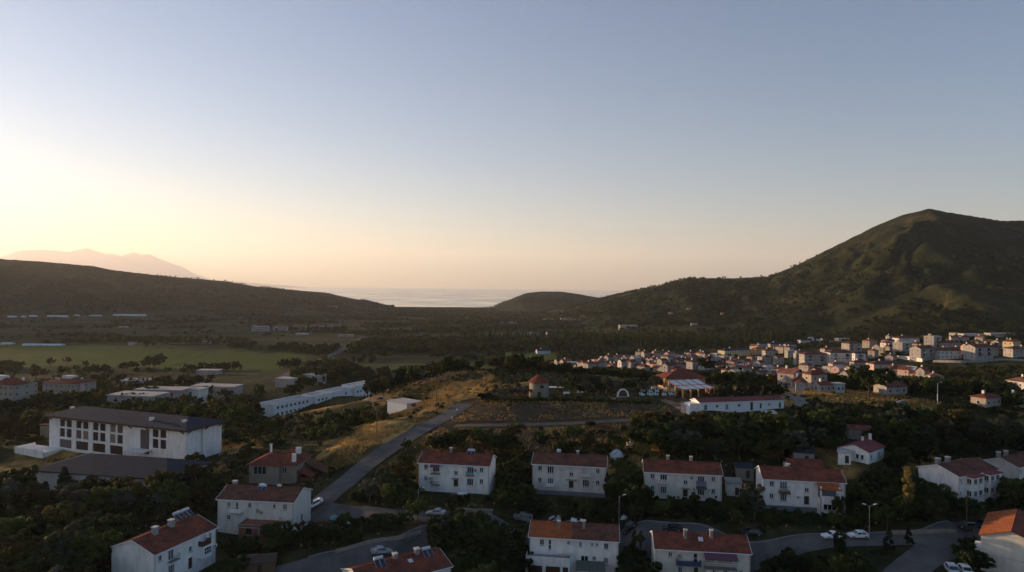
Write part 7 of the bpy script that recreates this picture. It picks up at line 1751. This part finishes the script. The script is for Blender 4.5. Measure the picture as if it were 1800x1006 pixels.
wall_line('garden_wall', 'low stone wall edging the street near the bare utility pole', [(1560, 940), (1620, 939), (1680, 938)], 0.8, 0.4, 'stone_wall')
def hut(px_, py_, Lm, Wm, Hm, yaw, wall, roof, name, label, rise=0.5, gable=False):
    g_ = ground(px_, py_); o = empty(name, g_, R(yaw)); tag(o, label, 'shed', 'sheds and outbuildings')
    m = MB(); wall_panel(m, (-Lm / 2, -Wm / 2, 0), (1, 0, 0), (0, 1, 0), Lm, Hm, [(Lm * 0.55, Lm * 0.55 + 0.9, 0.0, 1.95)], z0=-2); wall_panel(m, (Lm / 2, -Wm / 2, 0), (0, 1, 0), (-1, 0, 0), Wm, Hm, [], z0=-2); wall_panel(m, (Lm / 2, Wm / 2, 0), (-1, 0, 0), (0, -1, 0), Lm, Hm, [], z0=-2); wall_panel(m, (-Lm / 2, Wm / 2, 0), (0, -1, 0), (1, 0, 0), Wm, Hm, [], z0=-2); m.box(-Lm / 2 + 0.2, Lm / 2 - 0.2, -Wm / 2 + 0.2, Wm / 2 - 0.2, -1, Hm - 0.05); m.add('wall', wall, o)
    d = door(o, -Lm / 2 + Lm * 0.55, -Lm / 2 + Lm * 0.55 + 0.9, 0, 1.95, y=-Wm / 2 + 0.1)
    m = MB()
    if gable: m.slab([(-Lm / 2 - .3, -Wm / 2 - .3, Hm), (Lm / 2 + .3, -Wm / 2 - .3, Hm), (Lm / 2 + .3, 0, Hm + rise), (-Lm / 2 - .3, 0, Hm + rise)], 0.1); m.slab([(-Lm / 2 - .3, 0, Hm + rise), (Lm / 2 + .3, 0, Hm + rise), (Lm / 2 + .3, Wm / 2 + .3, Hm), (-Lm / 2 - .3, Wm / 2 + .3, Hm)], 0.1)
    else: m.slab([(-Lm / 2 - .3, -Wm / 2 - .3, Hm + 0.12), (Lm / 2 + .3, -Wm / 2 - .3, Hm + 0.12), (Lm / 2 + .3, Wm / 2 + .3, Hm + 0.12 + rise), (-Lm / 2 - .3, Wm / 2 + .3, Hm + 0.12 + rise)], 0.1)
    m.add('roof', roof, o); return o
hut(1289, 868, 3.4, 3.0, 3.0, -8, 'old_plaster', 'concrete', 'garden_shed', 'grey garden shed between clean red roof house and silvery olive'); hut(1308, 838, 4.2, 3.0, 2.6, -8, 'stone_wall', 'roof_grey', 'garden_shed', 'dark garden shed behind the grey one, in the wood edge')
hut(1412, 842, 8.4, 5.5, 3.6, -8, 'white_plaster', 'tile_red', 'outbuilding', 'red-roofed outbuilding peeping over the loggia house', 1.6, True); hut(1412, 812, 5.0, 3.0, 2.6, -18, 'concrete', 'roof_grey', 'outbuilding', 'grey metal-roofed shelter behind the red-roofed outbuilding')
hut(900, 842, 5.6, 4.0, 3.0, -9, 'brick_render', 'tile_brown', 'outbuilding', 'red brick outbuilding between the first two duplex houses'); hut(452, 1003, 7.0, 4.6, 2.4, 12, 'wood', 'dark_wood', 'timber_shed', 'dark timber shed at the lower edge below the brick annex', 0.7, True)
hut(1485, 812, 3.0, 3.0, 2.6, -30, 'white_plaster', 'roof_flat', 'outbuilding', 'white lean-to against the small cottage'); hut(1508, 770, 6.0, 4.0, 2.8, -10, 'stone_wall', 'tile_brown', 'outbuilding', 'stone outbuilding in the wood behind the small cottage', 1.0, True); hut(1208, 722, 3.2, 2.4, 1.6, 20, 'pink_plaster', 'roof_flat', 'outbuilding', 'low pale pump house by the dirt track'); hut(1352, 738, 4.0, 3.0, 2.0, 5, 'tarpaulin', 'roof_flat', 'outbuilding', 'low pale shed in the wood below the prefab')
def heap(px_, py_, r_, h, mat, label, seed, name='tarpaulin_heap', cat='tarpaulin'):
    g_ = ground(px_, py_); rr = np.random.default_rng(seed); v, f = [], []; n, k_ = 14, 6
    for j in range(k_):
        t = j / (k_ - 1)
        for i_ in range(n):
            a = 6.283 * i_ / n; q = r_ * math.cos(t * 1.5) * (1 + 0.25 * rr.normal()); v.append((math.cos(a) * q, math.sin(a) * q * 0.8, h * math.sin(t * 1.57) * (1 + 0.1 * rr.normal()) - 0.1))
    for j in range(k_ - 1):
        for i_ in range(n): f.append((j * n + i_, j * n + (i_ + 1) % n, (j + 1) * n + (i_ + 1) % n, (j + 1) * n + i_))
    o = link(name, mesh(name, v, f), mat); o.location = g_; tag(o, label, cat); return o
heap(1083, 806, 1.7, 2.4, 'tarpaulin', 'pale blue tarpaulin mound behind the weathered house', 1); heap(608, 926, 1.3, 1.1, 'tarpaulin', 'crumpled white tarpaulin on the rough lot', 2); heap(588, 912, 1.0, 0.9, 'cloth_teal', 'crumpled teal tarpaulin on the rough lot', 3); heap(668, 917, 0.7, 0.6, 'white_paint', 'small white bag on the rough lot', 4); heap(1107, 782, 1.2, 0.9, 'white_paint', 'white sacks in the scrub behind the houses', 5); heap(1097, 912, 0.8, 0.8, 'tarpaulin', 'pale bundle on the bank near the tall lamp', 6)
for k, (px_, py_, L_, a_, lab) in enumerate(((574, 914, 5.0, 25, 'longest plank lying on the rough lot'), (582, 920, 3.4, -20, 'short plank beside the white tarpaulin'), (566, 920, 4.0, 10, 'plank lying by the gable with solar panels'))):
    g_ = ground(px_, py_); m = MB(); m.box(-L_ / 2, L_ / 2, -0.15, 0.15, 0.25, 0.33); o = m.add('plank', 'wood'); o.location = g_; o.rotation_euler = (0.05, 0.1, R(a_)); tag(o, lab, 'plank')
# dustbins on the lower street
for k, (px_, py_) in enumerate(((718, 953), (728, 950))):
    g_ = ground(px_, py_); o = empty('dustbin', g_ + Vector((0, 0, 0.05)), 0.3); tag(o, ('nearer' if k == 0 else 'farther') + ' metal dustbin beside the lower street wall', 'dustbin', 'street dustbins')
    m = MB(); m.hexa([(-0.5, -0.4, 0.1), (0.5, -0.4, 0.1), (0.5, 0.4, 0.1), (-0.5, 0.4, 0.1), (-0.65, -0.5, 1.15), (0.65, -0.5, 1.15), (0.65, 0.5, 1.15), (-0.65, 0.5, 1.15)]); m.add('bin_body', 'canopy_green', o); m = MB(); m.box(-0.68, 0.68, -0.53, 0.53, 1.153, 1.24); m.add('lid', 'rail', o)
# ------------------------------------------------------------------ two people walking up the hill road
def person(px_, py_, yaw, label, top, legs):
    g_ = ground(px_, py_); o = empty('person', g_ + Vector((0, 0, 0.07)), R(yaw)); tag(o, label, 'person', 'people on the hill road')
    P_ = [(0, 0, 0.93), (0, 0, 1.15), (0, 0.01, 1.40), (0, 0.0, 1.50), (0, 0, 1.62), (0, 0.01, 1.74),
          (0.10, 0.0, 0.88), (0.11, 0.10, 0.48), (0.11, 0.02, 0.08), (0.11, 0.18, 0.04), (-0.10, 0, 0.88), (-0.11, 0.02, 0.48), (-0.11, -0.20, 0.10), (-0.11, -0.05, 0.04),
          (0.19, 0, 1.40), (0.25, -0.06, 1.12), (0.26, 0.06, 0.88), (-0.19, 0, 1.40), (-0.25, 0.06, 1.12), (-0.26, 0.20, 0.92), (0.26, 0.09, 0.80), (-0.26, 0.26, 0.86)]
    E = [(0, 1), (1, 2), (2, 3), (3, 4), (4, 5), (0, 6), (6, 7), (7, 8), (8, 9), (0, 10), (10, 11), (11, 12), (12, 13), (2, 14), (14, 15), (15, 16), (2, 17), (17, 18), (18, 19), (16, 20), (19, 21)]
    rad = [.15, .14, .16, .06, .10, .075, .09, .062, .045, .035, .09, .062, .045, .035, .062, .045, .034, .062, .045, .034, .03, .03]
    me = bpy.data.meshes.new('body'); me.from_pydata(P_, E, []); ob = link('body', me, None, o); md = ob.modifiers.new('skin', 'SKIN'); sv = me.skin_vertices[0].data if me.skin_vertices else None
    if sv is None:
        bm = bmesh.new(); bm.from_mesh(me); lay = bm.verts.layers.skin.verify(); bm.to_mesh(me); bm.free(); sv = me.skin_vertices[0].data
    for i_, r_ in enumerate(rad): sv[i_].radius = (r_, r_ * 0.85)
    sv[0].use_root = True; sb = ob.modifiers.new('sub', 'SUBSURF'); sb.levels = 1; sb.render_levels = 1
    dg = bpy.context.evaluated_depsgraph_get(); ev = ob.evaluated_get(dg); m2 = bpy.data.meshes.new_from_object(ev); ob.modifiers.clear(); ob.data = m2
    m2.materials.clear()
    for n_ in (top, legs, 'skin', 'hair', 'tyre'): m2.materials.append(MATS[n_])
    for p in m2.polygons:
        c_ = p.center; p.use_smooth = True
        p.material_index = 3 if c_.z > 1.66 or (c_.z > 1.55 and c_.y < -0.03) else 2 if c_.z > 1.49 else (2 if abs(c_.x) > 0.2 and c_.z < 1.12 else 0) if c_.z > 0.92 or abs(c_.x) > 0.2 else 1 if c_.z > 0.09 else 4
    return o
person(794, 741, 20, 'person in white shirt and tan trousers walking at the top of the hill road', 'shirt', 'trousers_tan'); person(803, 727, 25, 'person in white shirt and dark trousers farther up the hill road', 'shirt', 'trousers')
# ------------------------------------------------------------------ dry grass tufts on the banks
def tufts():
    X, Y, g_ = cloud(60000, 130, 320, 0.6, 44, 1.5); Z = terr(X, Y); px, py = pix(X, Y, Z); k = np.zeros(len(X), bool)
    for p in DRY + GRASS_R + [SOIL[0]]: k |= in_poly(px, py, p)
    k &= (fbm(X, Y, 9, 3, 21) > -0.25); k |= (g_.random(len(X)) < 0.08)
    X, Y, Z = X[k], Y[k], Z[k]; ok = clear_of(X, Y, 3); X, Y, Z = X[ok], Y[ok], Z[ok]; n = len(X); nb = 6; print('tufts', n)
    a = g_.random((n, nb)) * 6.283; ln = 0.3 + 0.5 * g_.random((n, nb)); sp = 0.12 + 0.3 * g_.random((n, nb)); w_ = 0.10
    bx = X[:, None] + np.cos(a) * 0.15; by = Y[:, None] + np.sin(a) * 0.15; bz = np.repeat(Z[:, None], nb, 1) - 0.15
    tx, ty = -np.sin(a) * w_, np.cos(a) * w_
    v = np.stack([np.stack([bx - tx, by - ty, bz], -1), np.stack([bx + tx, by + ty, bz], -1), np.stack([bx + np.cos(a) * sp, by + np.sin(a) * sp, bz + ln + 0.15], -1)], 2).reshape(-1, 3)
    me = bpy.data.meshes.new('dry_grass'); nt = n * nb; me.vertices.add(nt * 3); me.vertices.foreach_set('co', v.ravel()); me.loops.add(nt * 3); me.loops.foreach_set('vertex_index', np.arange(nt * 3)); me.polygons.add(nt); me.polygons.foreach_set('loop_start', np.arange(nt) * 3); me.update(calc_edges=True)
    o = link('dry_grass', me, 'straw'); tag(o, 'dry golden grass tufts on the banks and open slopes', 'grass', kind='stuff')
tufts()
